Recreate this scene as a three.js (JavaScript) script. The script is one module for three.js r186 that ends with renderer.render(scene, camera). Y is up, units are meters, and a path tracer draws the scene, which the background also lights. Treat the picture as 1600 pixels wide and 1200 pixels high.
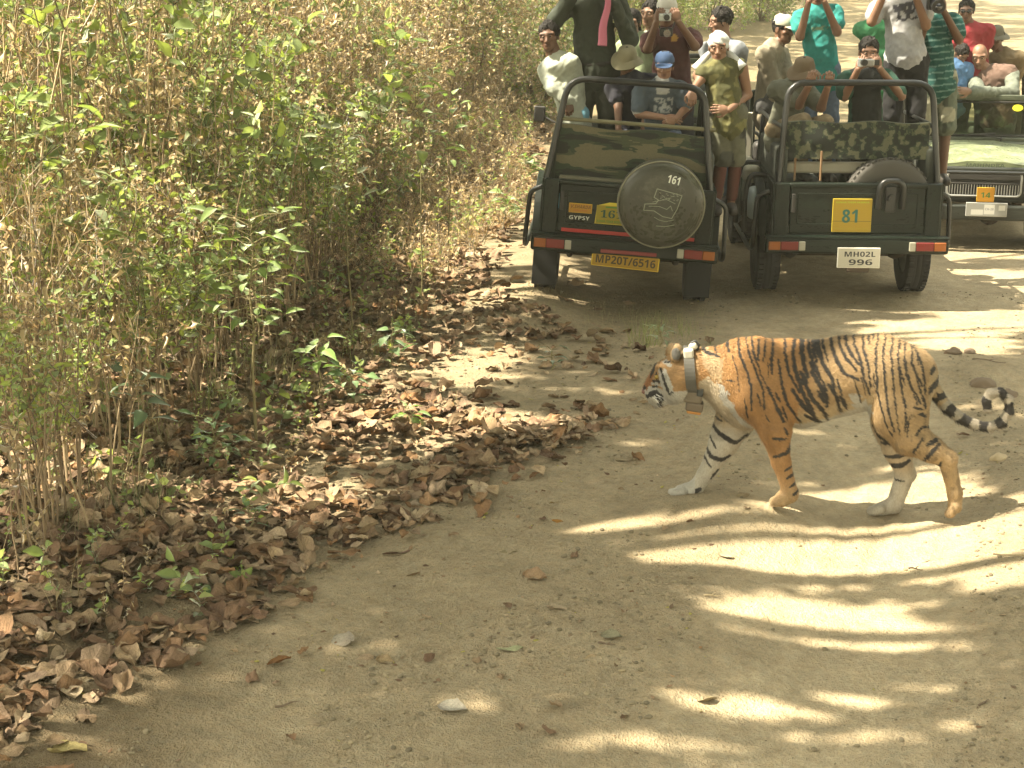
import * as THREE from 'three';
import { mergeGeometries, mergeVertices } from 'three/addons/utils/BufferGeometryUtils.js';
import { RoundedBoxGeometry } from 'three/addons/geometries/RoundedBoxGeometry.js';

// ---------------------------------------------------------------- camera, sky, sun, exposure
const scene = new THREE.Scene();
const EYE = 2.8, PITCH = 15.6 * Math.PI / 180, FPX = 2400;
const camera = new THREE.PerspectiveCamera(2 * Math.atan(600 / FPX) * 180 / Math.PI, 4 / 3, 0.1, 900);
camera.position.set(0, EYE, 0);
camera.rotation.x = -PITCH;
scene.add(camera);
const renderer = new THREE.WebGLRenderer({ antialias: true });
renderer.toneMapping = THREE.LinearToneMapping;
renderer.toneMappingExposure = 4.1;
renderer.shadowMap.enabled = true;

const SUN = new THREE.Vector3(-0.62, 0.95, 0.07).normalize();     // direction to the sun
{ // clear warm sky, thin haze towards the horizon
  const w = 256, h = 128, d = new Float32Array(w * h * 4);
  for (let j = 0; j < h; j++) for (let i = 0; i < w; i++) {
    const el = ((j + 0.5) / h - 0.5) * Math.PI, az = ((i + 0.5) / w) * 2 * Math.PI - Math.PI;
    const dir = new THREE.Vector3(Math.cos(el) * Math.cos(az), Math.sin(el), Math.cos(el) * Math.sin(az));
    const up = Math.max(0, Math.sin(el)), c = dir.dot(SUN);
    const g = 0.35 * Math.pow(Math.max(0, c), 8) ;
    const k = Math.pow(1 - up, 2);
    const q = (j * w + i) * 4;
    const s = 1.4;
    d[q] = s * (0.62 + 0.3 * k + g); d[q + 1] = s * (0.625 + 0.235 * k + g * 0.9); d[q + 2] = s * (0.575 + 0.03 * k + g * 0.55); d[q + 3] = 1;
  }
  const sky = new THREE.DataTexture(d, w, h, THREE.RGBAFormat, THREE.FloatType);
  sky.mapping = THREE.EquirectangularReflectionMapping; sky.magFilter = THREE.LinearFilter; sky.needsUpdate = true;
  scene.background = sky; scene.environment = sky; scene.backgroundIntensity = 1.0; scene.environmentIntensity = 1.0;
}
const sun = new THREE.DirectionalLight(new THREE.Color(1, 0.89, 0.69), 5);
sun.position.copy(SUN).multiplyScalar(40); sun.target.position.set(0, 0, -10); 
sun.position.add(sun.target.position); sun.castShadow = true; sun.shadow.mapSize.set(4096, 4096);
Object.assign(sun.shadow.camera, { left: -25, right: 25, top: 25, bottom: -25, near: 1, far: 120 }); sun.shadow.radius = 1.0;
scene.add(sun); scene.add(sun.target);

// ---------------------------------------------------------------- helpers
let seed = 12345;
function seedTo(n) { seed = n >>> 0; }
function R() { seed = (seed + 0x6D2B79F5) | 0; let t = Math.imul(seed ^ (seed >>> 15), 1 | seed); t = (t + Math.imul(t ^ (t >>> 7), 61 | t)) ^ t; return ((t ^ (t >>> 14)) >>> 0) / 4294967296; }
const rr = (a, b) => a + (b - a) * R();
const V = (x, y, z) => new THREE.Vector3(x, y, z);
const clamp = (x, a, b) => Math.min(b, Math.max(a, x));
const sstep = (a, b, x) => { const t = clamp((x - a) / (b - a), 0, 1); return t * t * (3 - 2 * t); };
const lerp = (a, b, t) => a + (b - a) * t;
function h3(x, y, z) { let n = Math.imul(x, 374761393) + Math.imul(y, 668265263) + Math.imul(z, 1274126177) | 0; n = Math.imul(n ^ (n >>> 13), 1274126177); return ((n ^ (n >>> 16)) >>> 0) / 4294967296; }
function noise(x, y = 0, z = 0) {
  const X = Math.floor(x), Y = Math.floor(y), Z = Math.floor(z); let u = x - X, v = y - Y, w = z - Z;
  u = u * u * (3 - 2 * u); v = v * v * (3 - 2 * v); w = w * w * (3 - 2 * w);
  return lerp(lerp(lerp(h3(X, Y, Z), h3(X + 1, Y, Z), u), lerp(h3(X, Y + 1, Z), h3(X + 1, Y + 1, Z), u), v),
    lerp(lerp(h3(X, Y, Z + 1), h3(X + 1, Y, Z + 1), u), lerp(h3(X, Y + 1, Z + 1), h3(X + 1, Y + 1, Z + 1), u), v), w);
}
const fbm = (x, y, z = 0, o = 4) => { let s = 0, a = 0.5, t = 0; for (let i = 0; i < o; i++) { s += a * noise(x, y, z); t += a; x = x * 2.03 + 17.1; y = y * 2.03 + 5.3; z = z * 2.03 + 9.7; a *= 0.5; } return s / t; };
const names = {};
function numbered(n) { const k = names[n] = (names[n] ?? -1) + 1; return k ? `${n}_${String(k).padStart(3, '0')}` : n; }
function tag(o, label, category, group, kind) {
  if (label) o.userData.label = label; if (category) o.userData.category = category;
  if (group) o.userData.group = group; if (kind) o.userData.kind = kind; return o;
}
function thing(name, label, category, pos = [0, 0, 0], turn = 0, group) {
  const o = new THREE.Group(); o.name = numbered(name); scene.add(o); o.position.set(...pos); o.rotation.y = turn;
  return tag(o, label, category, group);
}
function prep(g) { if (g.index) g = g.toNonIndexed(); for (const k of Object.keys(g.attributes)) if (!['position', 'normal', 'uv', 'color'].includes(k)) g.deleteAttribute(k); return g; }
function merged(gs) {
  if (!Array.isArray(gs)) return gs; if (gs.length === 1) return gs[0];
  const col = gs.some(g => g.attributes.color), uv = gs.every(g => g.attributes.uv);
  return mergeGeometries(gs.map(g => { g = prep(g); if (!uv) g.deleteAttribute('uv'); if (col && !g.attributes.color) g.setAttribute('color', new THREE.BufferAttribute(new Float32Array(g.attributes.position.count * 3).fill(1), 3)); return g; }));
}
function mesh(name, gs, mat, parent = scene) {
  const m = new THREE.Mesh(merged(gs), mat); m.name = parent === scene ? numbered(name) : name; m.castShadow = m.receiveShadow = true; parent.add(m); return m;
}
const M = (rgb, rough = 0.7, o = {}) => new THREE.MeshPhysicalMaterial({ color: new THREE.Color().setRGB(...rgb), roughness: rough, ...o });
const VC = (rough = 0.8, o = {}) => new THREE.MeshPhysicalMaterial({ vertexColors: true, roughness: rough, side: THREE.DoubleSide, ...o });
function bx(w, h, d, x = 0, y = 0, z = 0, r = 0.01) { r = Math.min(r, w / 2.1, h / 2.1, d / 2.1); const g = r > 0.0005 ? new RoundedBoxGeometry(w, h, d, 2, r) : new THREE.BoxGeometry(w, h, d); g.translate(x, y, z); return g; }
function cyl(a, b, r, r2 = r, n = 14) { // cylinder between two points
  const A = V(...a), B = V(...b), L = A.distanceTo(B); const g = new THREE.CylinderGeometry(r2, r, L, n, 1);
  g.applyQuaternion(new THREE.Quaternion().setFromUnitVectors(V(0, 1, 0), B.clone().sub(A).normalize())); g.translate((a[0] + b[0]) / 2, (a[1] + b[1]) / 2, (a[2] + b[2]) / 2); return g;
}
function tube(pts, r, seg = 0, n = 8, tension = 0.5, closed = false) {
  const c = new THREE.CatmullRomCurve3(pts.map(p => V(...p)), closed, 'catmullrom', tension); return new THREE.TubeGeometry(c, seg || pts.length * 5, r, n, closed);
}
function bent(pts, r, rad = 0.08, n = 8) { // pipe with rounded corners through the points
  const P = pts.map(p => V(...p)), path = new THREE.CurvePath(); let last = P[0];
  for (let i = 1; i < P.length - 1; i++) {
    const a = P[i].clone().sub(P[i - 1]), b = P[i + 1].clone().sub(P[i]), q = Math.min(rad, a.length() * 0.49, b.length() * 0.49);
    const s = P[i].clone().addScaledVector(a.normalize(), -q), e = P[i].clone().addScaledVector(b.normalize(), q);
    path.add(new THREE.LineCurve3(last, s)); path.add(new THREE.QuadraticBezierCurve3(s, P[i], e)); last = e;
  }
  path.add(new THREE.LineCurve3(last, P[P.length - 1]));
  const out = []; for (const c of path.curves) { const k = c.isLineCurve3 ? 2 : 6; for (let i = out.length ? 1 : 0; i < k; i++) out.push(c.getPoint(i / (k - 1))); }
  const f = new THREE.CurvePath(); for (let i = 1; i < out.length; i++) if (out[i].distanceTo(out[i - 1]) > 1e-4) f.add(new THREE.LineCurve3(out[i - 1], out[i]));
  return sweep(out, () => r, n);
}
function sweep(P, rad, n = 7, cap = true) { // tube through points with a radius per point
  P = P.filter((p, i) => i === 0 || p.distanceTo(P[i - 1]) > 1e-5);
  const pos = [], idx = [], uv = []; let N = null; const m = P.length;
  for (let i = 0; i < m; i++) {
    const t = P[Math.min(m - 1, i + 1)].clone().sub(P[Math.max(0, i - 1)]).normalize();
    if (!N) N = Math.abs(t.y) < 0.9 ? V(0, 1, 0) : V(1, 0, 0);
    N = N.addScaledVector(t, -N.dot(t)).normalize(); const B = t.clone().cross(N); const r = rad(i / (m - 1), i);
    for (let k = 0; k <= n; k++) { const a = k / n * 2 * Math.PI; const q = P[i].clone().addScaledVector(N, Math.cos(a) * r).addScaledVector(B, Math.sin(a) * r); pos.push(q.x, q.y, q.z); uv.push(k / n, i / m); }
    N = N.clone();
  }
  for (let i = 0; i < m - 1; i++) for (let k = 0; k < n; k++) { const a = i * (n + 1) + k, b = a + n + 1; idx.push(a, a + 1, b, a + 1, b + 1, b); }
  if (cap) for (const i of [0, m - 1]) { const c = pos.length / 3; pos.push(P[i].x, P[i].y, P[i].z); uv.push(0, 0); for (let k = 0; k < n; k++) { const a = i * (n + 1) + k; i ? idx.push(c, a, a + 1) : idx.push(c, a + 1, a); } }
  const g = new THREE.BufferGeometry(); g.setAttribute('position', new THREE.Float32BufferAttribute(pos, 3)); g.setAttribute('uv', new THREE.Float32BufferAttribute(uv, 2)); g.setIndex(idx); g.computeVertexNormals(); return g;
}
function paint(g, f) { // vertex colours: f is a linear rgb or a function of the vertex
  const p = g.attributes.position, n = p.count, a = new Float32Array(n * 3); for (let i = 0; i < n; i++) { const c = typeof f === 'function' ? f(p.getX(i), p.getY(i), p.getZ(i), i) : f; a[i * 3] = c[0]; a[i * 3 + 1] = c[1]; a[i * 3 + 2] = c[2]; }
  g.setAttribute('color', new THREE.BufferAttribute(a, 3)); return g;
}
const dark = (c, k) => [c[0] * k, c[1] * k, c[2] * k];
const mixc = (a, b, t) => [lerp(a[0], b[0], t), lerp(a[1], b[1], t), lerp(a[2], b[2], t)];

// image plane (1600 x 1200) -> direction, used only to survey where things stand
const SP = Math.sin(PITCH), CP = Math.cos(PITCH);
function ray(u, v) { const a = (u - 800) / FPX, b = -(v - 600) / FPX; return V(a, b * CP - SP, -CP - b * SP); }
function at(u, v, d) { const r = ray(u, v); return r.multiplyScalar(d / -r.z).add(V(0, EYE, 0)); }   // point at distance d along -z
function uvOf(x, y, z) { const Y = y - EYE, zc = Y * SP * -1 + -z * CP, yc = Y * CP + -z * SP; return [800 + FPX * x / zc, 600 - FPX * yc / zc]; }

// ---------------------------------------------------------------- relief of the ground
const trackX = z => 1.2 + 0.27 * (-z - 5.7) + 0.1 * Math.sin(z * 0.6);
const brushX = z => -2.1 + 0.11 * (-z - 6.6) + 0.35 * (fbm(z * 0.45, 3.3) - 0.5) * 2;     // edge of the thicket
const JA = at(968, 462, 11.95), JB = V(2.79, 0, -12.3);
function H(x, z) {
  let y = 0; const d = -z;
  y += 0.05 * (fbm(x * 0.8, z * 0.8, 1) - 0.5) + 0.018 * (fbm(x * 3.1, z * 3.1, 2) - 0.5) + 0.006 * (noise(x * 14, z * 14, 4) - 0.5);
  const t = x - trackX(z); y += -0.065 * Math.exp(-Math.pow(t / 0.55, 2)) * sstep(13, 8, d) + 0.05 * Math.exp(-Math.pow((t - 0.95) / 0.35, 2)) * sstep(12, 7, d) * (0.4 + noise(z * 1.7, 9));
  y += 0.005 * Math.sin(t * 2 * Math.PI / 0.17) * Math.exp(-Math.pow(t / 0.42, 4)) * sstep(12, 9, d) * (0.3 + noise(z * 1.1, 7.7));
  y += 0.02 * Math.exp(-Math.pow((t + 0.8) / 0.3, 2)) * noise(z * 1.3, 2.2);
  const b = brushX(z) - x; y += 0.25 * sstep(-0.9, 1.6, b) + 0.5 * sstep(1, 8, b);
  y += 0.105 * sstep(0.95, 0.1, x) * sstep(10.8, 12.2, d) * sstep(-2, -0.4, x) * sstep(18, 15, d);       // verge under the left wheels
  y -= 0.1 * sstep(3.6, 4.3, x) * sstep(12.5, 14.5, d);
  y += 0.10 * Math.exp(-Math.pow((x - 3.1) / 0.8, 2) - Math.pow((d - 10.2) / 0.5, 2)) + 0.05 * Math.exp(-Math.pow((x - 2.0) / 1.2, 2) - Math.pow((d - 10.9) / 0.3, 2));
  y += 0.062 * Math.exp(-(Math.pow(x - 1.22, 2) + Math.pow(z + 7.52, 2)) / 0.13);
  y += sstep(19, 60, d) * 0.9 + 0.05 * Math.max(0, d - 24) * sstep(24, 34, d) + 0.25 * (fbm(x * 0.2, z * 0.2, 8) - 0.5) * sstep(17, 25, d);
  return y;
}
function G(u, v) { const r = ray(u, v); let t = 2.5; for (; t < 120; t += 0.04 + t * 0.004) { const y = EYE + r.y * t; if (y < H(r.x * t, r.z * t)) { let a = t - 0.04 - t * 0.004, b = t; for (let k = 0; k < 18; k++) { const m = (a + b) / 2; (EYE + r.y * m < H(r.x * m, r.z * m)) ? b = m : a = m; } break; } } return V(r.x * t, EYE + r.y * t, r.z * t); }
function inView(x, y, z, pad = 60) { if (z > -1) return false; const [u, v] = uvOf(x, y, z); return u > -pad && u < 1600 + pad && v > -pad && v < 1200 + pad; }
// ---------------------------------------------------------------- ground
function tex(n, f, srgb = false) { // tiling noise texture, f(x, y) in 0..1 returns rgb
  const d = new Uint8Array(n * n * 4); for (let j = 0; j < n; j++) for (let i = 0; i < n; i++) { const c = f(i / n, j / n), q = (j * n + i) * 4; d[q] = clamp(c[0], 0, 1) * 255; d[q + 1] = clamp(c[1], 0, 1) * 255; d[q + 2] = clamp(c[2], 0, 1) * 255; d[q + 3] = 255; }
  const t = new THREE.DataTexture(d, n, n); t.wrapS = t.wrapT = THREE.RepeatWrapping; t.magFilter = THREE.LinearFilter; t.minFilter = THREE.LinearMipmapLinearFilter; t.generateMipmaps = true; if (srgb) t.colorSpace = THREE.SRGBColorSpace; t.needsUpdate = true; return t;
}
function tnoise(n, oct) { // periodic value-noise sum: oct = [[cells, amp], ...]
  const grids = oct.map(([c]) => { const a = new Float32Array(c * c); for (let i = 0; i < c * c; i++) a[i] = R(); return a; });
  return (x, y) => { let s = 0, t = 0; oct.forEach(([c, a], k) => { const X = x * c, Y = y * c, i = Math.floor(X), j = Math.floor(Y); let u = X - i, v = Y - j; u = u * u * (3 - 2 * u); v = v * v * (3 - 2 * v); const g = grids[k], q = (p, r) => g[((r % c) * c) + (p % c)]; s += a * lerp(lerp(q(i, j), q(i + 1, j), u), lerp(q(i, j + 1), q(i + 1, j + 1), u), v); t += a; }); return s / t; };
}
seedTo(77);
const nA = tnoise(1024, [[14, 0.8], [37, 1], [91, 1], [223, 1], [500, 1]]), nB = tnoise(1024, [[29, 1], [120, 1], [330, 1.2]]);
const specks = []; for (let k = 0; k < 900; k++) specks.push([R(), R(), rr(0.0008, 0.003), rr(0.3, 1), rr(0, 3.1), R()]);
const soilColor = (() => { // tint of the soil: grains, crumbs, tiny bits of leaf
  const n = 1024, a = new Float32Array(n * n * 3);
  for (let j = 0; j < n; j++) for (let i = 0; i < n; i++) { const s = 0.5 + 1.5 * (nA(i / n, j / n) - 0.5) + (R() - 0.5) * 0.22, b = nB(i / n, j / n) - 0.5; const q = (j * n + i) * 3; a[q] = 0.82 * (0.62 + 0.5 * s) + 0.1 * b; a[q + 1] = 0.82 * (0.62 + 0.5 * s); a[q + 2] = 0.82 * (0.6 + 0.5 * s) - 0.1 * b; }
  for (const [x, y, r, e, t, c] of specks) { const R2 = Math.ceil(r * n * 1.5), cx = x * n, cy = y * n; const col = c < 0.45 ? [0.42, 0.36, 0.28] : c < 0.75 ? [1.25, 1.12, 0.86] : [1.1, 1.0, 0.5];
    for (let j = -R2; j <= R2; j++) for (let i = -R2; i <= R2; i++) { const p = Math.cos(t) * i + Math.sin(t) * j, o = -Math.sin(t) * i + Math.cos(t) * j; if (p * p + o * o / (e * e * 0.3) < r * r * n * n) { const q = ((((cy + j) | 0) + n) % n * n + (((cx + i) | 0) + n) % n) * 3; for (let k = 0; k < 3; k++) a[q + k] = lerp(a[q + k], col[k] * 0.8, 0.75); } } }
  return tex(n, (x, y) => { const q = ((y * n + 0.5 | 0) * n + (x * n + 0.5 | 0)) * 3; return [a[q], a[q + 1], a[q + 2]]; });
})();
const soilBump = tex(1024, (x, y) => { const s = nA(x, y) * 0.7 + nB(y, x) * 0.3; return [s, s, s]; });
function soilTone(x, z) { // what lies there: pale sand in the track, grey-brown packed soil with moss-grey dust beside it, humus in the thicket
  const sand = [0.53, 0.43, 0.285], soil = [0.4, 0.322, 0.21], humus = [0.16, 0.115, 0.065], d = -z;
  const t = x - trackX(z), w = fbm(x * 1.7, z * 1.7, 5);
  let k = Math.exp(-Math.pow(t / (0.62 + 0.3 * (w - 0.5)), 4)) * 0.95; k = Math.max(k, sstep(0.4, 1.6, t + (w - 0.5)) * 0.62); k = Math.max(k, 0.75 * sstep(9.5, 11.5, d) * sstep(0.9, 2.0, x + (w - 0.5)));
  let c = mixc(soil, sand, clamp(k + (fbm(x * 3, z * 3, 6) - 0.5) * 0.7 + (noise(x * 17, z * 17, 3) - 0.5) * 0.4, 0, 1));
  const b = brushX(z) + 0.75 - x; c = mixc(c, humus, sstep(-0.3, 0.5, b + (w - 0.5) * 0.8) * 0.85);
  c = mixc(c, [0.27, 0.215, 0.125], 0.75 * sstep(16.5, 21, d) * sstep(0.3, 0.55, fbm(x * 0.6, z * 0.35, 14) + 0.15)); c = dark(c, 0.82 + 0.36 * fbm(x * 5, z * 5, 7)); return c;  // far ground browned in the colour to stand for shade there
}
function groundSheet(xs, zs) {
  const nx = xs.length, nz = zs.length, pos = new Float32Array(nx * nz * 3), uv = new Float32Array(nx * nz * 2), col = new Float32Array(nx * nz * 3), idx = [];
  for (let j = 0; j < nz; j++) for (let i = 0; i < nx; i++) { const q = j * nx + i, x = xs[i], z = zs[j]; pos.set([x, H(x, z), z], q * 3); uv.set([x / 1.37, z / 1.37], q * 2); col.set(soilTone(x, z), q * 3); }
  for (let j = 0; j < nz - 1; j++) for (let i = 0; i < nx - 1; i++) { const a = j * nx + i, b = a + nx; idx.push(a, a + 1, b, a + 1, b + 1, b); }
  const g = new THREE.BufferGeometry(); g.setAttribute('position', new THREE.BufferAttribute(pos, 3)); g.setAttribute('uv', new THREE.BufferAttribute(uv, 2)); g.setAttribute('color', new THREE.BufferAttribute(col, 3)); g.setIndex(idx); g.computeVertexNormals();
  if (g.attributes.normal.getY(0) < 0) { const a = g.index.array; for (let i = 0; i < a.length; i += 3) { const t = a[i]; a[i] = a[i + 1]; a[i + 1] = t; } g.computeVertexNormals(); }
  return g;
}
function steps(a, b, s, lo, hi) { const o = []; for (let x = a; x <= b + 1e-6; x += s) o.push(x); let x = a, k = s; const L = []; while (x > lo) { k *= 1.25; x -= k; L.unshift(x); } x = b; k = s; while (x < hi) { k *= 1.25; x += k; o.push(x); } return [...L, ...o]; }
const soilMat = new THREE.MeshPhysicalMaterial({ vertexColors: true, map: soilColor, bumpMap: soilBump, bumpScale: 0.028, roughness: 0.97, specularIntensity: 0.25 });
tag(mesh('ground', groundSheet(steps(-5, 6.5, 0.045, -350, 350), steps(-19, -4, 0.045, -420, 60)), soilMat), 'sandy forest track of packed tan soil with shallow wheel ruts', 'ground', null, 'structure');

// crumbs of soil and gravel
function instanced(name, geo, mat, list, parent = scene) { // list of [Matrix4, Color?]
  const m = new THREE.InstancedMesh(geo, mat, list.length); m.name = parent === scene ? numbered(name) : name; list.forEach(([a, c], i) => { m.setMatrixAt(i, a); if (c) m.setColorAt(i, c); }); m.castShadow = m.receiveShadow = true; parent.add(m); return m;
}
const _q = new THREE.Quaternion(), _e = new THREE.Euler();
function xf(x, y, z, rx, ry, rz, sx, sy = sx, sz = sx) { return new THREE.Matrix4().compose(V(x, y, z), _q.clone().setFromEuler(_e.set(rx, ry, rz, 'YXZ')), V(sx, sy, sz)); }
{
  seedTo(5); const g = new THREE.IcosahedronGeometry(1, 1), p = g.attributes.position; for (let i = 0; i < p.count; i++) { const k = 0.7 + 0.6 * noise(p.getX(i) * 1.7 + 9, p.getY(i) * 1.7 + 3, p.getZ(i) * 1.7); p.setXYZ(i, p.getX(i) * k, p.getY(i) * k * 0.7, p.getZ(i) * k); } g.computeVertexNormals();
  const L = []; for (let k = 0; k < 26000; k++) { const z = -rr(4.6, 13), x = rr(-0.36, 0.36) * -z + 0.3; if (x < brushX(z) + 0.3) continue; const t = x - trackX(z); if (Math.abs(t) < 0.6 && R() < 0.93) continue; if (noise(x * 2, z * 2, 3) < 0.4) continue; const s = 0.0022 + 0.011 * Math.pow(R(), 6); L.push([xf(x, H(x, z) + s * 0.25, z, 0, rr(0, 6), rr(-0.4, 0.4), s * rr(0.8, 1.4), s, s), new THREE.Color().setRGB(...dark(mixc([0.3, 0.245, 0.15], [0.17, 0.14, 0.09], R()), rr(0.6, 1.1)))]); }
  tag(instanced('gravel', g, M([1, 1, 1], 0.95, { side: THREE.DoubleSide }), L), 'small crumbs of soil and grit scattered over the packed track', 'gravel', null, 'stuff');
}
// clods of dry earth
{
  seedTo(91);
  const spots = [[1535, 606, 0.075, 'dark brown rounded clod of earth just behind the curled tail tip'], [1578, 620, 0.05, 'small dark clod at the right edge level with the tail'], [1560, 720, 0.05, 'small tan clod on the sand to the right of the hind legs'], [1490, 553, 0.05, 'low dark clod on the sand above the base of the tail'], [1516, 552, 0.04, 'smaller dark lump beside the low clod above the tail']];
  spots.forEach(([u, v, s, label], n) => { const p = G(u, v), g = new THREE.IcosahedronGeometry(1, 4), a = g.attributes.position; for (let i = 0; i < a.count; i++) { const x = a.getX(i), y = a.getY(i), z = a.getZ(i), k = 0.5 + 0.75 * fbm(x * 1.6 + n * 7, y * 1.6, z * 1.6, 4) + 0.5 * Math.abs(fbm(x * 4 + n, y * 4, z * 4, 3) - 0.5); a.setXYZ(i, x * k * 1.25, y * k * 0.75, z * k); } const q = mergeVertices((g.deleteAttribute('uv'), g.deleteAttribute('normal'), g)); q.computeVertexNormals(); q.scale(s, s, s);
    const m = mesh('earth_clod', q, M(n === 2 ? [0.42, 0.33, 0.2] : [0.17, 0.125, 0.085], 0.95)); m.position.set(p.x, p.y + s * 0.25, p.z); m.rotation.y = n * 2; tag(m, label, 'earth clod'); });
}
// ---------------------------------------------------------------- chosen sun patches; crown leaves are left out to let them through
const LIT = []; // [x, z, rx, rz, strength]
function litPx(u, v, ru, rv, s = 1) { const p = G(u, v), a = G(u + ru, v), b = G(u, v - rv), c = G(u, v + rv); LIT.push([p.x, p.z, Math.abs(a.x - p.x) + 0.1, Math.max(0.04, Math.abs(b.z - c.z) / 2) + 0.09, s, (G(u + ru, v).z - G(u - ru, v).z)]); }
function lit3(u, v, d, r, s = 1) { const p = at(u, v, d), k = p.y / SUN.y; LIT.push([p.x - SUN.x * k, p.z - SUN.z * k, r + 0.12, r * 1.15 + 0.12, s]); }  // crown gap aimed so the sun falls on a spot above ground
for (const e of [[1400, 850, 240, 58], [1570, 860, 140, 46], [1250, 850, 130, 34], [1310, 912, 190, 9], [1200, 942, 110, 8], [1330, 968, 120, 8], [1230, 985, 150, 9], [1350, 1008, 130, 24], [1500, 1030, 110, 26, 0.65], [1190, 1112, 170, 9, 0.85], [1330, 1165, 220, 10, 0.65], [1060, 1180, 110, 10, 0.6], [1420, 1085, 160, 8, 0.5],
  [950, 822, 80, 8], [1010, 868, 70, 12], [1100, 812, 70, 8, 0.7], [830, 968, 90, 7, 0.7], [770, 1102, 90, 6, 0.6], [860, 1195, 120, 5, 0.3],
  [480, 790, 130, 34], [330, 800, 70, 34], [740, 668, 160, 20, 0.9], [560, 690, 80, 26, 0.9], [80, 600, 60, 30, 0.9], [100, 662, 90, 24], [300, 630, 60, 20], [420, 725, 60, 24, 0.8], [30, 1160, 60, 14, 0.6], [250, 760, 40, 20],
  [710, 410, 80, 34], [800, 300, 70, 70], [740, 330, 60, 60], [760, 470, 50, 24, 0.6], [830, 500, 60, 10, 0.5], [760, 585, 100, 7, 0.5], [900, 612, 120, 6, 0.5], [960, 690, 60, 5, 0.5], [1470, 515, 150, 12], [1510, 540, 90, 12], [1560, 640, 50, 14, 0.7], [1360, 480, 110, 7], [1130, 433, 80, 8], [1540, 436, 90, 9], [900, 462, 80, 10, 0.7], [1330, 415, 60, 5], [1560, 500, 80, 10], [1200, 560, 160, 6, 0.35]]) litPx(...e);
for (const e of [[872, 110, 13, 0.35], [890, 15, 13.4, 0.3], [850, 60, 13, 0.15], [1125, 62, 13.2, 0.16], [1195, 100, 14.2, 0.35], [1228, 22, 14.2, 0.2], [1275, 60, 14.4, 0.4], [1300, 110, 14.3, 0.12, 0.6], [1530, 225, 15.6, 0.75], [1480, 225, 15.8, 0.6], [1410, 40, 14.2, 0.22, 0.6], [1470, 45, 14.3, 0.14], [1525, 60, 17, 0.3], [1530, 75, 16.2, 0.15], [1190, 250, 14.5, 0.4], [870, 240, 12.6, 0.25], [880, 205, 12.6, 0.3, 0.6], [975, 80, 13.1, 0.12], [1000, 60, 14, 0.25],
  [1300, 528, 7.7, 0.42], [1400, 560, 7.5, 0.3], [1410, 640, 7.4, 0.22], [1480, 740, 7.3, 0.2], [1230, 540, 7.8, 0.3, 0.8], [1120, 560, 7.8, 0.16, 0.8], [1180, 620, 7.7, 0.14, 0.5], [1560, 640, 7.3, 0.2], [1215, 740, 7.6, 0.12, 0.7]]) lit3(...e);
function sunShare(x, z) {  // share of sun that the crown gaps are shaped to let through
  let L = 0; const w = (fbm(x * 1.1, z * 5.2, 31, 3) - 0.5) * 1.9;
  for (const [a, b, rx, rz, s] of LIT) { const p = (x - a) / rx, q = (z - b) / rz, r = Math.sqrt(p * p + q * q) + w * 0.5; if (r < 1.25) L = Math.max(L, s * sstep(1.25, 0.8, r)); }
  const d = -z, bz = brushX(z) - x; 
  const wild = sstep(0.4, 0.5, fbm(x * 1.1, z * 1.1, 21, 3)), tall = sstep(8.2, 10, d);
  L = Math.max(L, sstep(-2.1, -1.5, bz) * sstep(-0.2, -0.8, bz) * sstep(7.6, 9, d) * sstep(0.3, 0.4, fbm(x * 1.3, z * 1.3, 51, 3)));
  if (bz > -0.2 && d > 8) L = 1; if (bz > 0 && d > 6) L = Math.max(L, 0.5 + 0.5 * wild);
  L = Math.max(L, wild * sstep(-1.6, -0.2, bz) * lerp(0.55, 1, tall), sstep(7.6, 9.2, d) * sstep(-2.2, -0.6, bz));
  L = Math.max(L, sstep(19, 22, d) * sstep(0.62, 0.68, fbm(x * 0.7, z * 0.35, 61, 3)));
  if (d > 11 && bz < -0.6) L = Math.max(L, 0.8 * sstep(0.56, 0.62, fbm(x * 1.6 + 4, z * 1.6, 41, 3)));
  return L;
}

// ---------------------------------------------------------------- leaves
function leafGeo(o) { // a leaf along +x from its stalk: length 1; width, curl up of the edges, droop, waviness
  const { w = 0.5, curl = 0.2, droop = 0.2, wave = 0.06, twist = 0, nx = 6, ny = 4, s = 1, tip = 1, vein = 0.12 } = o, pos = [], col = [], uv = [], idx = [];
  for (let i = 0; i <= nx; i++) for (let j = 0; j <= ny; j++) {
    const t = i / nx, e = j / ny * 2 - 1, hw = w * 0.5 * Math.pow(Math.sin(Math.PI * Math.pow(t, 0.8) * 0.985 + 0.03), tip) * (1 + 0.14 * (noise(t * 7, e * 2, s) - 0.5) * 2);
    let y = -droop * t * t + curl * e * e * hw * 2 + wave * (noise(t * 4, e * 2.2, s * 3.7) - 0.5) * 2, x = t, z = e * hw; const a = twist * t; [y, z] = [y * Math.cos(a) - z * Math.sin(a), y * Math.sin(a) + z * Math.cos(a)];
    pos.push(x, y, z); uv.push(t, j / ny); const c = 1 + (Math.abs(e) < 0.1 ? vein : 0) + (j === 0 || j === ny ? -0.12 : 0) + 0.35 * (noise(t * 5, e * 3, s * 1.3) - 0.5); col.push(c, c * (1 + 0.06 * (noise(t * 3, e, s * 5) - 0.5)), c);
  }
  for (let i = 0; i < nx; i++) for (let j = 0; j < ny; j++) { const a = i * (ny + 1) + j, b = a + ny + 1; idx.push(a, a + 1, b, a + 1, b + 1, b); }
  const g = new THREE.BufferGeometry(); g.setAttribute('position', new THREE.Float32BufferAttribute(pos, 3)); g.setAttribute('uv', new THREE.Float32BufferAttribute(uv, 2)); g.setAttribute('color', new THREE.Float32BufferAttribute(col, 3)); g.setIndex(idx); g.computeVertexNormals(); return g;
}
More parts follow.
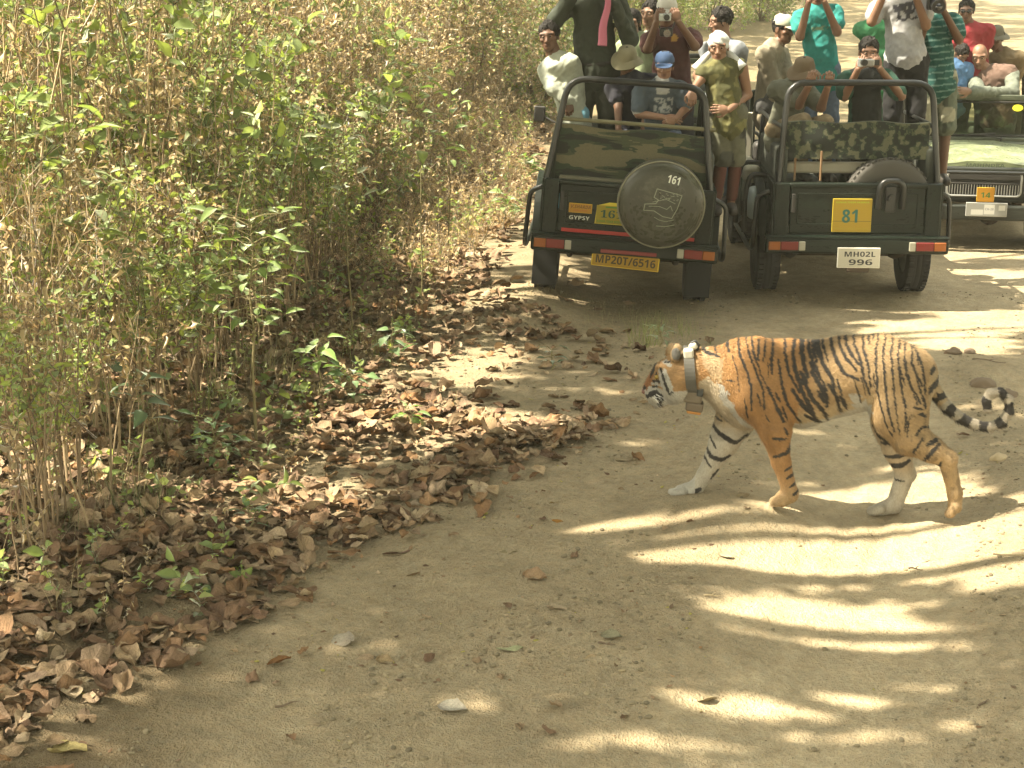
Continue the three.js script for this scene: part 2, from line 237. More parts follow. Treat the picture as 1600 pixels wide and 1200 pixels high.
seedTo(55); const leafVein = (() => { const a = tnoise(256, [[7, 1], [19, 1], [60, 0.7]]); return (x, y) => { const e = Math.abs(y - 0.5) * 2, v = Math.abs((((x - e * 0.22) * 9) % 1 + 1) % 1 - 0.5) * 2, mid = sstep(0.09, 0.03, e), lat = sstep(0.22, 0.06, v) * sstep(1, 0.6, e); return [a(x, y), Math.max(mid, lat * 0.75)]; }; })();
const leafMap = tex(256, (x, y) => { const [n, v] = leafVein(x, y), k = 0.72 + 0.8 * (n - 0.2) + 0.16 * v, spot = n > 0.64 ? 0.62 : 1; return [k * spot, k * spot * 0.99, k * spot * 0.97]; }), leafBump = tex(256, (x, y) => { const [n, v] = leafVein(x, y), k = 0.5 * n + 0.5 * v; return [k, k, k]; });
const dryMat = VC(0.8, { specularIntensity: 0.3, map: leafMap, bumpMap: leafBump, bumpScale: 0.006 });
const leafMat = VC(1, { transmission: 0.6, thickness: 0 });
const crownMat = VC(0.9);
const barkTex = tex(128, (x, y) => { const s = 0.55 + 0.45 * Math.sin(x * 60 + 6 * Math.sin(y * 12)) * R(); return [s, s, s]; });
const barkMat = M([0.17, 0.13, 0.085], 0.95, { bumpMap: barkTex, bumpScale: 0.01 });
seedTo(404);
const litterLeaf = []; for (let k = 0; k < 9; k++) litterLeaf.push(leafGeo({ w: rr(0.5, 0.8), curl: rr(-0.25, 0.4), droop: rr(-0.25, 0.2), wave: rr(0.09, 0.24), twist: rr(-0.8, 0.8), s: k * 11 + 1, nx: 9, ny: 6, tip: rr(0.55, 1) }));
const DRY = [[0.32, 0.22, 0.13], [0.23, 0.145, 0.09], [0.37, 0.275, 0.175], [0.14, 0.085, 0.055], [0.3, 0.215, 0.145], [0.29, 0.165, 0.08], [0.43, 0.335, 0.225]];
const dryColor = () => new THREE.Color().setRGB(...dark(mixc(DRY[R() * 7 | 0], DRY[R() * 7 | 0], R()), rr(0.75, 1.2)));
const LITTER = [[-80, 1260], [60, 1185], [130, 1120], [330, 1000], [500, 890], [570, 855], [700, 785], [760, 740], [900, 690], [935, 662], [890, 642], [760, 640], [650, 600], [590, 555], [700, 480], [740, 420], [800, 330], [840, 260], [840, 150], [700, 130], [400, 380], [-80, 380]];
const VERGE = [[560, 490], [780, 470], [1010, 560], [1000, 590], [840, 575], [720, 580], [600, 560]];
function inside(P, x, y) { let c = false; for (let i = 0, j = P.length - 1; i < P.length; j = i++) if ((P[i][1] > y) !== (P[j][1] > y) && x < (P[j][0] - P[i][0]) * (y - P[i][1]) / (P[j][1] - P[i][1]) + P[i][0]) c = !c; return c; }
{
  seedTo(808); const lists = litterLeaf.map(() => []); let near = [];
  for (let k = 0; k < 60000; k++) {
    const z = -Math.pow(R(), 0.85) * 22 - 4.6, x = rr(-0.4, 0.2) * -z, y = H(x, z), [u, v] = uvOf(x, y, z); if (u < -120 || u > 1300 || v > 1280) continue;
    const sc = R() < 0.12 ? 170 : 50, ju = u - 12 + rr(-1, 1) * sc * (noise(x * 3, z * 3, 6) + 0.2), jv = v + rr(-0.3, 0.3) * sc; const zone = inside(LITTER, ju, jv) ? 1 : inside(VERGE, ju, jv) ? 0.42 : 0; if (R() > zone) continue;
    const thick = sstep(0.25, 0.7, fbm(x * 1.3, z * 1.3, 12)); if (R() > 0.22 + 0.78 * thick) continue; if (-z > 14 && R() < 0.4) continue;
    const s = rr(0.05, 0.165) * (R() < 0.3 ? 0.7 : 1), m = xf(x, y + 0.004 + rr(0, 0.05) * zone * thick + 0.01, z, rr(-0.3, 0.3), rr(0, 6.28), rr(-0.3, 0.3), s * rr(0.8, 1.1), s * rr(0.8, 1.4), s), kind = R() * 9 | 0, c = dryColor();
    if (-z < 8.4 && u > -20 && x > brushX(z) - 0.2 && v < 1215 && s > 0.11) near.push([m, kind, c, -z]); else lists[kind].push([m, c]);
  }
  near.sort((a, b) => a[3] - b[3]); near.slice(190).forEach(([m, k, c]) => lists[k].push([m, c]));
  const mats = []; for (let k = 0; k < 14; k++) { const m = dryMat.clone(); m.color = dryColor(); mats.push(m); }
  near.slice(0, 190).forEach(([m, k], i) => { const o = mesh('fallen_leaf', litterLeaf[k], mats[i % 14]); o.applyMatrix4(m); tag(o, 'curled brown dry leaf in the thick litter along the left edge of the track', 'leaf', 'dry leaves of the roadside litter'); });
  const root = tag(new THREE.Group(), 'carpet of brown dry leaves along the track and under the thicket', 'leaf litter', null, 'stuff'); root.name = 'leaf_litter'; scene.add(root);
  lists.forEach((l, k) => instanced('leaves', litterLeaf[k], dryMat, l, root));
  // leaves lying singly on the bare track
  const single = [[430, 1042, 0.1, [0.3, 0.15, 0.06], 'small orange-brown curled leaf alone on the track beside the lower litter edge'], [535, 998, 0.12, [0.42, 0.37, 0.29], 'flat pale grey leaf on the bare track just beyond the litter'], [565, 1028, 0.1, [0.4, 0.3, 0.19], 'tan leaf lying tip to tip with a crumpled leaf'], [598, 1034, 0.08, [0.45, 0.33, 0.19], 'crumpled tan leaf beside a flat tan leaf'], [692, 978, 0.12, [0.46, 0.37, 0.24], 'flat light tan leaf alone on the shaded track'], [790, 1018, 0.11, [0.5, 0.52, 0.3], 'pale yellow-green leaf lying on the track'], [865, 952, 0.09, [0.48, 0.38, 0.26], 'small tan leaf with a bent stalk near the sunlit streak'], [950, 997, 0.09, [0.36, 0.33, 0.22], 'grey-green flat leaf on the edge of the sandy track'], [925, 1034, 0.09, [0.5, 0.38, 0.22], 'narrow light brown leaf on the sand'], [700, 1106, 0.12, [0.5, 0.46, 0.38], 'whitish leaf on a sunlit streak of the track'], [480, 1132, 0.08, [0.42, 0.34, 0.22], 'pale leaf near the bottom edge of the photo'], [757, 897, 0.09, [0.24, 0.15, 0.07], 'dark brown upright curled leaf on the shaded track'], [830, 902, 0.12, [0.42, 0.28, 0.17], 'pinkish brown leaf folded upwards on the shaded track'], [790, 867, 0.09, [0.3, 0.25, 0.14], 'dark curled leaf with a green sprig beneath it'], [868, 816, 0.06, [0.5, 0.25, 0.06], 'small bright orange leaf on the track'], [838, 814, 0.09, [0.46, 0.42, 0.28], 'pale leaf next to the small orange leaf'], [1098, 1101, 0.09, [0.4, 0.33, 0.2], 'small pale leaf on the sandy wheel track'], [970, 722, 0.1, [0.36, 0.28, 0.17], 'brown leaf on the track left of the tiger'], [1000, 635, 0.09, [0.42, 0.3, 0.17], 'tan leaf on the track under the muzzle'], [1157, 778, 0.08, [0.4, 0.31, 0.18], 'small brown leaf between the front paws'], [640, 790, 0.11, [0.42, 0.33, 0.23], 'pale leaf at the outer rim of the litter'], [860, 790, 0.07, [0.46, 0.34, 0.18], 'little tan leaf in the sunlit streak'], [905, 655, 0.11, [0.36, 0.26, 0.16], 'brown leaf at the tip of the litter tongue'], [148, 1165, 0.16, [0.3, 0.19, 0.12], 'large brown leaf at the lower left corner of the photo'], [95, 1178, 0.14, [0.55, 0.45, 0.2], 'yellowish leaf at the lower left corner of the photo'], [640, 905, 0.11, [0.4, 0.28, 0.17], 'tan leaf beside the litter, close to a yellow crumb'], [610, 870, 0.14, [0.3, 0.19, 0.14], 'large purplish brown leaf standing on edge at the litter rim'], [1130, 868, 0.08, [0.52, 0.44, 0.28], 'pale twiggy leaf on the sunny bank of the track']];
  seedTo(99); single.forEach(([u, v, s, c, label], i) => { const p = G(u, v), m = dryMat.clone(); s *= 0.85; m.color.setRGB(...dark(c, 0.72)); const o = mesh('fallen_leaf', litterLeaf[i % 9], m); o.position.set(p.x - s * 0.4, p.y + 0.012, p.z); o.rotation.set(rr(-0.3, 0.3), rr(-0.6, 0.6), rr(-0.2, 0.2)); o.scale.set(s * 1.2, s * 0.9, s * 1.2); tag(o, label, 'leaf'); });
  for (let k = 0; k < 60; k++) { const z = -rr(5, 11), x = rr(-0.2, 0.32) * -z, [u, v] = uvOf(x, 0, z); if (inside(LITTER, u, v) || Math.abs(x - trackX(z)) < 0.5) { k -= R() < 0.9 ? 1 : 0; continue; } const o = mesh('fallen_leaf', litterLeaf[R() * 9 | 0], mats[R() * 14 | 0]), s = rr(0.025, 0.075); o.position.set(x, H(x, z) + 0.012, z); o.rotation.set(rr(-0.3, 0.3), rr(0, 6), rr(-0.2, 0.2)); o.scale.setScalar(s); tag(o, 'small dry leaf scrap scattered on the open track', 'leaf', 'leaf scraps on the track'); }
  { const L = []; for (let k = 0; k < 5200; k++) { const z = -rr(4.7, 13), x = rr(-0.36, 0.36) * -z; if (x < brushX(z) || (Math.abs(x - trackX(z)) < 0.55 && R() < 0.9) || noise(x * 1.5, z * 1.5, 9) < 0.42 * R() + 0.2) continue; const s = 0.006 + 0.02 * Math.pow(R(), 3); L.push([xf(x, H(x, z) + 0.004, z, rr(-0.3, 0.3), rr(0, 6.28), rr(-0.3, 0.3), s * rr(0.8, 1.6), s * 0.6, s), R() < 0.12 ? new THREE.Color().setRGB(0.42, 0.38, 0.1) : dryColor().multiplyScalar(rr(0.6, 1.3))]); }
    tag(instanced('leaf_crumbs', litterLeaf[2], dryMat, L), 'crushed bits of dry leaf strewn over the packed track', 'leaf crumbs', null, 'stuff'); }
  // twigs
  const twigs = [[1460, 878, 60, 'long thin twig at the front of the bright sunlit patch'], [1590, 874, 90, 'long twig at the right edge of the sunlit patch'], [1430, 893, 26, 'short dark twig below the long twig in the sun'], [1494, 1010, 22, 'short dark stick on the right bank of the track'], [1350, 1038, 12, 'tiny twig in the middle of the wheel track'], [1478, 1122, 22, 'dark twig at the lower right on the bare soil'], [1538, 1103, 30, 'pale forked twig on the soil at the lower right'], [1112, 934, 30, 'brown twig on the bank left of the wheel track'], [960, 993, 40, 'thin curved twig near the grey-green leaf'], [948, 1010, 34, 'fine straight twig on the edge of the sand'], [1580, 1100, 26, 'twig at the right edge of the photo on bare soil'], [660, 1103, 40, 'pale bent twig on the shaded track'], [450, 1104, 50, 'thin pale twig with an upturned end on the shaded track'], [870, 822, 40, 'thin dark twig leading to the orange leaf'], [1230, 588, 40, 'dark twig behind the tiger on the track'], [1545, 566, 60, 'thin dark stick above the tail']];
  twigs.forEach(([u, v, l, label], i) => { const p = G(u, v), L = l / 400 * 0.9 * (-p.z / 6), a = rr(-0.6, 0.6); const P = []; for (let k = 0; k <= 6; k++) { const t = (k / 6 - 0.5) * L; P.push(V(t * Math.cos(a), 0.008 + 0.012 * noise(k * 0.7, i), t * Math.sin(a) + 0.03 * L * Math.sin(k * 1.3 + i))); } const parts = [sweep(P, t => 0.0045 * (1.1 - 0.7 * t), 5)]; if (L > 0.06) parts.push(sweep([P[3], P[3].clone().add(V(L * 0.12, 0.012, L * 0.1)), P[3].clone().add(V(L * 0.22, 0.016, L * 0.13))], t => 0.003 * (1.1 - 0.8 * t), 5)); const o = mesh('twig', parts, M(i % 3 === 1 ? [0.4, 0.32, 0.2] : [0.15, 0.11, 0.075], 0.9)); o.position.copy(p); tag(o, label, 'twig'); });
}

// ---------------------------------------------------------------- thicket
const GREEN = [[0.3, 0.38, 0.06], [0.38, 0.46, 0.08], [0.23, 0.31, 0.07], [0.45, 0.5, 0.15], [0.26, 0.35, 0.12]];
const STRAW = [[0.58, 0.45, 0.23], [0.48, 0.36, 0.18], [0.38, 0.27, 0.14], [0.64, 0.52, 0.3], [0.53, 0.38, 0.18]];
function leafAt(p, dir, len, w, col, o = {}) { // a small leaf from p along dir
  const g = leafGeo({ w, nx: 3, ny: 2, curl: rr(0, 0.5), droop: rr(0, 0.4), wave: 0.05, s: R() * 99, ...o }); const q = new THREE.Quaternion().setFromUnitVectors(V(1, 0, 0), dir.clone().normalize()); g.rotateX(rr(-1.2, 1.2)); g.scale(len, len, len); g.applyQuaternion(q); g.translate(p.x, p.y, p.z);
  const c = g.attributes.color, k = rr(0.75, 1.25); for (let i = 0; i < c.count; i++) c.setXYZ(i, c.getX(i) * col[0] * k, c.getY(i) * col[1] * k, c.getZ(i) * col[2] * k); return g;
}
function spray(kind) { // a twig about 0.4 m long with its leaves
  const parts = [], P = []; let p = V(0, 0, 0), d = V(rr(-0.5, 0.5), 1, rr(-0.5, 0.5)).normalize(); const L = kind === 'dry' ? 0.42 : 0.36;
  for (let k = 0; k <= 5; k++) { P.push(p.clone()); d.add(V(rr(-0.25, 0.25), rr(-0.1, 0.1), rr(-0.25, 0.25))).normalize(); p = p.clone().addScaledVector(d, L / 5); }
  const tw = kind !== 'dry' ? [0.16, 0.14, 0.06] : [0.3, 0.21, 0.12]; parts.push(paint(sweep(P, t => 0.0038 * (1.1 - 0.8 * t), 4, false), tw));
  const n = kind === 'broad' ? 7 : kind === 'green' ? 11 : kind === 'dry' ? 15 : 9;
  for (let k = 0; k < n; k++) { const i = Math.min(5, 1 + (k / n * 5 | 0)), a = k * 2.4 + rr(-0.4, 0.4), dir = V(Math.cos(a), kind === 'dry' ? rr(-0.9, 0.3) : rr(0, 0.8), Math.sin(a)); const q = P[i - 1].clone().lerp(P[i], R());
    if (kind === 'broad') parts.push(leafAt(q, dir, rr(0.08, 0.15), rr(0.45, 0.65), GREEN[R() * 5 | 0], { nx: 5, ny: 2 })); else if (kind === 'green') parts.push(leafAt(q, dir, rr(0.04, 0.085), rr(0.42, 0.6), GREEN[R() * 5 | 0])); else if (kind === 'dry') parts.push(leafAt(q, dir, rr(0.02, 0.055), rr(0.3, 0.6), STRAW[R() * 5 | 0], { curl: rr(0.4, 1.5), droop: rr(0.2, 0.9), wave: 0.14 })); else { const e = q.clone().addScaledVector(dir, 0.12).add(V(0, 0.06, 0)); parts.push(paint(sweep([q, q.clone().lerp(e, 0.5).add(V(0, 0.02, 0)), e], t => 0.002 * (1.1 - 0.7 * t), 3, false), STRAW[R() * 5 | 0])); if (R() < 0.5) parts.push(leafAt(e, dir, rr(0.015, 0.03), 0.5, STRAW[R() * 5 | 0], { curl: 1 })); }
  }
  return merged(parts);
}
function stemGeo(s) { const P = []; let x = 0, z = 0; const a = rr(-0.12, 0.12), b = rr(-0.12, 0.12); for (let k = 0; k <= 6; k++) { P.push(V(x, k / 6, z)); x += a / 6 + rr(-0.02, 0.02); z += b / 6 + rr(-0.02, 0.02); } return paint(sweep(P, t => 0.0042 * (1.15 - 0.85 * t), 5, false), () => [1, 1, 1]); }
seedTo(2020);
const sprays = { green: [0, 1, 2, 3, 4].map(() => spray('green')), dry: [0, 1, 2, 3, 4].map(() => spray('dry')), wisp: [0, 1, 2].map(() => spray('wisp')), broad: [0, 1, 2, 3].map(() => spray('broad')) };
const stems = [0, 1, 2, 3, 4].map(stemGeo);
const blade = (() => { const pos = [], idx = []; for (let k = 0; k <= 4; k++) { const t = k / 4, w = 0.012 * (1 - t) + 0.0005; pos.push(-w, t - 0.12 * t * t, 0.35 * t * t, w, t - 0.12 * t * t, 0.35 * t * t); } for (let k = 0; k < 4; k++) idx.push(k * 2, k * 2 + 1, k * 2 + 2, k * 2 + 1, k * 2 + 3, k * 2 + 2); const g = new THREE.BufferGeometry(); g.setAttribute('position', new THREE.Float32BufferAttribute(pos, 3)); g.setIndex(idx); g.computeVertexNormals(); return paint(g, [1, 1, 1]); })();
const FOLIAGE = { green: sprays.green.map(() => []), dry: sprays.dry.map(() => []), wisp: sprays.wisp.map(() => []), broad: sprays.broad.map(() => []) }, STEMS = stems.map(() => []);
{
  seedTo(31337);
  const put = (kind, x, y, z, s, c) => { const l = FOLIAGE[kind]; l[R() * l.length | 0].push([xf(x, y, z, rr(-0.7, 0.7), rr(0, 6.28), rr(-0.7, 0.7), s), c]); };
  for (let k = 0; k < 4200; k++) {
    const d = 5.6 + 22 * Math.pow(R(), 0.8), z = -d, hi = brushX(z), lo = -0.38 * d - 0.6; if (hi < lo) continue; const x = hi - Math.pow(R(), 1.25) * (hi - lo); if (R() > (hi - lo) / 6 + 0.25) continue;
    const edge = sstep(0, 1.0, hi - x), clump = fbm(x * 1.4, z * 1.4, 17, 3), y = H(x, z), near = d < 8 ? 0.45 : 1; if (R() > near * (0.3 + 1.1 * sstep(0.32, 0.62, clump)) * (0.35 + 0.65 * edge)) continue;
    const h = Math.min(rr(0.7, 1.4) + 1.7 * edge * R(), lerp(2.8, 0.35 + 1.25 * (hi - x) + 0.3 * R(), sstep(10.5, 13.5, d)), d > 13 ? 2.6 + 0.03 * d : 2.8), lx = rr(-0.1, 0.1), lz = rr(-0.1, 0.1), straw = sstep(-1.8, 0.3, x + 0.12 * (d - 12)) * sstep(8.5, 12, d);
    STEMS[R() * 5 | 0].push([xf(x, y - 0.03, z, lz, rr(0, 6.28), lx, h * 1.0 * rr(0.7, 1.6), h, h * 1.0 * rr(0.7, 1.6)), new THREE.Color().setRGB(...dark(mixc([0.28, 0.2, 0.12], [0.54, 0.42, 0.25], R()), rr(0.6, 1.1)))]);
    const greenish = (0.33 - 0.25 * straw) * sstep(0.35, 0.6, fbm(x * 0.9 + 30, z * 0.9, 23, 3)) * 1.7, n = 2 + (h * 2.6 | 0);
    for (let q = 0; q < n; q++) { const t = h * (0.24 + 0.76 * Math.sqrt(R())), kind = R() < greenish ? (R() < 0.3 ? 'broad' : 'green') : R() < 0.62 ? 'dry' : 'wisp'; put(kind, x + rr(-0.16, 0.16) * t, y + t - 0.1, z + rr(-0.16, 0.16) * t, rr(0.65, 1.25) * (d > 14 ? 1.25 : 1), new THREE.Color().setRGB(...dark([1, 1, 1], rr(0.7, 1.25)))); }
  }
  for (let k = 0; k < 300; k++) { const d = 6.5 + 10 * R(), z = -d, x = brushX(z) - 0.3 - R() * 3.2, y = H(x, z) + rr(0, 0.9), h = rr(0.4, 1.2); STEMS[R() * 5 | 0].push([xf(x, y, z, rr(-0.8, 0.8), rr(0, 6.28), rr(-0.8, 0.8), h, h, h), new THREE.Color().setRGB(...dark(mixc([0.3, 0.22, 0.13], [0.55, 0.44, 0.28], R()), rr(0.6, 1.1)))]); }
  for (let k = 0; k < 1100; k++) { const d = rr(6.0, 17), z = -d, x = brushX(z) + rr(-2.5, 0.8), y = H(x, z); put(R() < 0.7 ? (R() < 0.35 ? 'broad' : 'green') : 'dry', x, y, z, rr(0.3, 0.75), new THREE.Color().setScalar(rr(0.7, 1.2))); }
  for (let k = 0; k < 1500; k++) { const d = rr(12.6, 25), z = -d, x = brushX(z) + rr(-0.6, 1.0) * (0.6 + 0.03 * d), y = H(x, z), s = rr(0.5, 1.1), [u] = uvOf(x, y, z); if (u > 832) continue; put(R() < 0.13 ? 'green' : R() < 0.6 ? 'wisp' : 'dry', x, y + rr(0, 0.35) * sstep(1.2, -0.4, x - brushX(z)), z, s, new THREE.Color().setScalar(rr(0.9, 1.4))); }
  const root = tag(new THREE.Group(), 'dense thicket of dry stems with small green and withered leaves left of the track', 'undergrowth', null, 'stuff'); root.name = 'undergrowth'; scene.add(root);
  stems.forEach((g, i) => instanced('stems', g, VC(0.9), STEMS[i], root)); for (const k of Object.keys(FOLIAGE)) FOLIAGE[k].forEach((l, i) => instanced('foliage', sprays[k][i], leafMat, l, root));
  console.log('thicket', STEMS.map(l => l.length), Object.values(FOLIAGE).flat().map(l => l.length).reduce((a, b) => a + b));
}
// grass: tufts in the litter, on the verge and by the wheels
{
  seedTo(606); const L = []; const tuft = (u, v, n, h, r, c0, c1) => { const p = G(u, v); for (let k = 0; k < n; k++) { const a = rr(0, 6.28), q = Math.sqrt(R()) * r, x = p.x + Math.cos(a) * q, z = p.z + Math.sin(a) * q * 0.8, s = h * rr(0.5, 1.15); L.push([xf(x, H(x, z), z, rr(-0.35, 0.45), rr(0, 6.28), rr(-0.3, 0.3), s * 0.7, s, s), new THREE.Color().setRGB(...mixc(c0, c1, R()))]); } };
  const g1 = [0.16, 0.22, 0.05], g2 = [0.36, 0.33, 0.13], s1 = [0.42, 0.34, 0.18], dk = [0.09, 0.12, 0.04];
  for (const a of [[125, 640, 130, 0.3, 0.24, g1, g2], [70, 650, 60, 0.2, 0.2, g2, s1], [240, 700, 50, 0.25, 0.16, g1, s1], [190, 790, 160, 0.3, 0.26, dk, s1], [330, 640, 50, 0.3, 0.16, g1, g2], [60, 850, 60, 0.25, 0.25, dk, s1], [1010, 540, 60, 0.28, 0.14, g1, g2], [1040, 520, 140, 0.18, 0.25, g1, g2], [1070, 530, 80, 0.14, 0.3, g1, s1], [1000, 500, 90, 0.12, 0.35, g1, s1], [850, 455, 40, 0.14, 0.16, g1, s1], [880, 470, 60, 0.12, 0.4, g2, s1], [960, 500, 60, 0.12, 0.5, g1, s1], [1110, 495, 16, 0.14, 0.1, g1, g2], [700, 640, 30, 0.12, 0.2, g1, g2], [540, 560, 120, 0.3, 0.3, dk, g2], [420, 590, 120, 0.34, 0.3, dk, s1], [620, 500, 120, 0.25, 0.4, dk, s1], [840, 520, 90, 0.1, 0.5, g1, s1], [1080, 545, 30, 0.1, 0.2, g1, s1], [660, 470, 60, 0.25, 0.3, dk, s1], [1095, 460, 20, 0.12, 0.2, g1, g2]]) tuft(...a);
  for (let k = 0; k < 1500; k++) { const d = rr(6, 15), z = -d, x = brushX(z) + rr(-2.6, 0.25), s = rr(0.12, 0.42); L.push([xf(x, H(x, z), z, rr(-0.5, 0.6), rr(0, 6.28), rr(-0.4, 0.4), s * 0.6, s, s), new THREE.Color().setRGB(...(R() < 0.35 ? mixc(g1, dk, R()) : mixc(s1, [0.26, 0.19, 0.1], R())))]); }
  tag(instanced('grass', blade, VC(1, { transmission: 0.35, thickness: 0 }), L), 'thin green and straw grass blades along the verge and thicket edge', 'grass', null, 'stuff');
}
// single plants one can tell apart: stem and leaves
function leafyPlant(name, label, category, u, v, d, h, n, len, col, o = {}) {
  const p = at(u, v, d); const y0 = o.onGround === false ? p.y - h : H(p.x, p.z), base = [p.x, y0, p.z], t = thing(name, label, category, base), H0 = o.onGround === false ? h : Math.max(h, 0.05); const P = []; for (let k = 0; k <= 6; k++) P.push(V(rr(-0.02, 0.02) + 0.05 * (o.lean || 0) * k, H0 * k / 6, rr(-0.02, 0.02)));
  const twigs = [sweep(P, q => (o.r || 0.006) * (1.1 - 0.7 * q), 6)], sp = o.spread ?? 0.05;
  const mats = [0, 1, 2].map(() => { const m = leafMat.clone(); m.color.setRGB(...dark(col, rr(0.75, 1.25))); return m; }), from = o.from ?? 0.45, gs = [0, 1, 2].map(k => leafGeo({ w: o.w || 0.55, curl: 0.15, droop: 0.25 + k * 0.12, wave: 0.04, s: k + h, nx: 6, ny: 4, vein: 0.25 }));
  for (let k = 0; k < n; k++) { const q = from + (1 - from) * (k + 0.5) / n, i = Math.min(5, q * 6 | 0), c = P[i].clone().lerp(P[i + 1], q * 6 - i), m = mesh('leaf', gs[k % 3], mats[k % 3], t), a = k * 2.4 + rr(-0.3, 0.3), s = len * rr(0.7, 1.15); const e = c.clone().add(V(Math.cos(a), rr(-0.1, 0.5), -Math.sin(a)).multiplyScalar(sp * rr(0.3, 1.2))); twigs.push(sweep([c, c.clone().lerp(e, 0.5).add(V(0, 0.01, 0)), e], q => 0.0028 * (1.2 - 0.6 * q), 4)); m.position.copy(e); m.rotation.set(rr(-0.5, 0.5), a, rr(-0.15, 0.7), 'YXZ'); m.scale.setScalar(s); }
  mesh('stem', twigs, M([0.2, 0.17, 0.08], 0.8), t); return t;
}
seedTo(515);
const BR = [0.19, 0.31, 0.05], MG = [0.12, 0.22, 0.06], YG = [0.27, 0.36, 0.06], PG = [0.3, 0.36, 0.17];
leafyPlant('sapling', 'bright mid-green leafy sapling in the middle of the thicket', 'sapling', 385, 285, 8.6, 1.4, 64, 0.11, [0.2, 0.31, 0.05], { from: 0.5, r: 0.009, spread: 0.2 });
leafyPlant('sapling', 'tall sapling with large lime-green leaves at the upper left of the thicket', 'sapling', 100, 60, 8.4, 1.95, 18, 0.19, YG, { from: 0.6, r: 0.009, spread: 0.14 });
leafyPlant('sapling', 'sapling with pale grey-green leaves beneath the lime-green ones at upper left', 'sapling', 125, 130, 8.9, 1.55, 16, 0.12, PG, { from: 0.7, spread: 0.16 });
leafyPlant('sapling', 'lime-green sapling in the thicket right of its middle, topped by a bright leaf', 'sapling', 655, 120, 12, 1.95, 22, 0.14, YG, { from: 0.6, spread: 0.16 });
leafyPlant('sapling', 'small yellow-green sapling near the right end of the thicket', 'sapling', 700, 175, 13, 1.6, 18, 0.12, BR, { from: 0.6, spread: 0.16 });
leafyPlant('sapling', 'sapling with whitish-green top leaves in the upper middle of the thicket', 'sapling', 535, 110, 11, 1.8, 22, 0.12, PG, { from: 0.6, spread: 0.16 });
leafyPlant('sapling', 'grey-green sapling with broad leaves low in the thicket above the grass clump', 'sapling', 210, 520, 7.9, 0.62, 11, 0.14, [0.12, 0.2, 0.1], { from: 0.5 });
leafyPlant('seedling', 'bright green seedling at the foot of the thicket', 'seedling', 495, 450, 9.6, 0.42, 9, 0.14, BR, { from: 0.5 });
leafyPlant('seedling', 'mid-green seedling just right of the bright one at the thicket foot', 'seedling', 612, 450, 10.5, 0.3, 12, 0.13, MG, { from: 0.3 });
leafyPlant('seedling', 'dull green bushy seedling at the brush edge above the leaf litter', 'seedling', 545, 535, 9.6, 0.22, 24, 0.09, MG, { from: 0.2, spread: 0.12 });
leafyPlant('seedling', 'pale seedling standing in the sunlit litter', 'seedling', 640, 630, 9.0, 0.14, 10, 0.08, BR, { from: 0.2 });
leafyPlant('seedling', 'small green seedling between dry leaves in the lower litter', 'seedling', 390, 820, 7.2, 0.14, 7, 0.09, MG, { from: 0.3 });
leafyPlant('seedling', 'leafy green seedling at the left side of the litter slope', 'seedling', 335, 650, 8.2, 0.3, 26, 0.08, MG, { from: 0.2, spread: 0.1 });
leafyPlant('seedling', 'grey-green weed on the verge below the spare wheel cover', 'seedling', 1035, 490, 11.0, 0.16, 16, 0.08, [0.2, 0.25, 0.12], { from: 0.2, w: 0.35 });
leafyPlant('seedling', 'dark little weed on the verge near the left mud flap', 'seedling', 862, 530, 10.4, 0.16, 10, 0.08, [0.11, 0.16, 0.09], { from: 0.2, w: 0.4 });
leafyPlant('seedling', 'single tiny green sprout in the litter near the bottom left', 'seedling', 325, 955, 6.45, 0.05, 3, 0.09, MG, { from: 0.3 });
leafyPlant('seedling', 'light green shrublet on the bank left of the tilted jeep', 'seedling', 790, 335, 16, 0.32, 16, 0.16, BR, { from: 0.2 });
leafyPlant('seedling', 'yellow-green shrublet on the sunny bank beyond the tilted jeep', 'seedling', 825, 222, 20, 0.3, 16, 0.2, BR, { from: 0.2 });
// dry upright shrubs along the edge, each with its stems and foliage
{
  seedTo(717);
  const protos = [0, 1, 2, 3].map(i => { const t = new THREE.Group(), f = [], n = 5 + i; for (let s = 0; s < n; s++) { const a = rr(0, 6.28), h = rr(0.8, 1.5), P = []; for (let k = 0; k <= 6; k++) { const q = k / 6; P.push(V(Math.cos(a) * (0.05 + 0.24 * q * q) + rr(-0.015, 0.015), h * q, Math.sin(a) * (0.05 + 0.24 * q * q) + rr(-0.015, 0.015))); } const m = new THREE.Mesh(sweep(P, q => 0.006 * (1.15 - 0.85 * q), 5), M(dark([0.24, 0.17, 0.1], rr(0.6, 1.2)), 0.9)); m.name = 'stem'; m.castShadow = m.receiveShadow = true; t.add(m);
    for (let q = 0; q < 6; q++) { const b = P[3 + (R() * 4 | 0)], g = sprays[i % 2 ? 'green' : (R() < 0.6 ? 'dry' : 'green')][R() * 5 | 0].clone(); g.applyMatrix4(xf(b.x, b.y - 0.05, b.z, rr(-0.7, 0.7), rr(0, 6), rr(-0.7, 0.7), rr(0.5, 0.9))); f.push(g); } }
    const m = new THREE.Mesh(merged(f), leafMat); m.name = 'foliage'; m.castShadow = m.receiveShadow = true; t.add(m); return t; });
  for (let k = 0; k < 34; k++) { const t = protos[k % 4].clone(), d = 6.6 + 11 * k / 34 + rr(-0.2, 0.2), z = -d, x = brushX(z) + rr(-0.7, 0.0); t.position.set(x, H(x, z) - 0.02, z); t.rotation.y = rr(0, 6); t.scale.setScalar(rr(0.7, 1.05)); t.name = numbered('shrub'); scene.add(t); tag(t, k % 2 ? 'thin-stemmed shrub with small green leaves on the edge of the roadside thicket' : 'thin-stemmed shrub with withered leaves on the edge of the roadside thicket', 'shrub', k % 2 ? 'green shrubs along the thicket edge' : 'withered shrubs along the thicket edge'); }
}

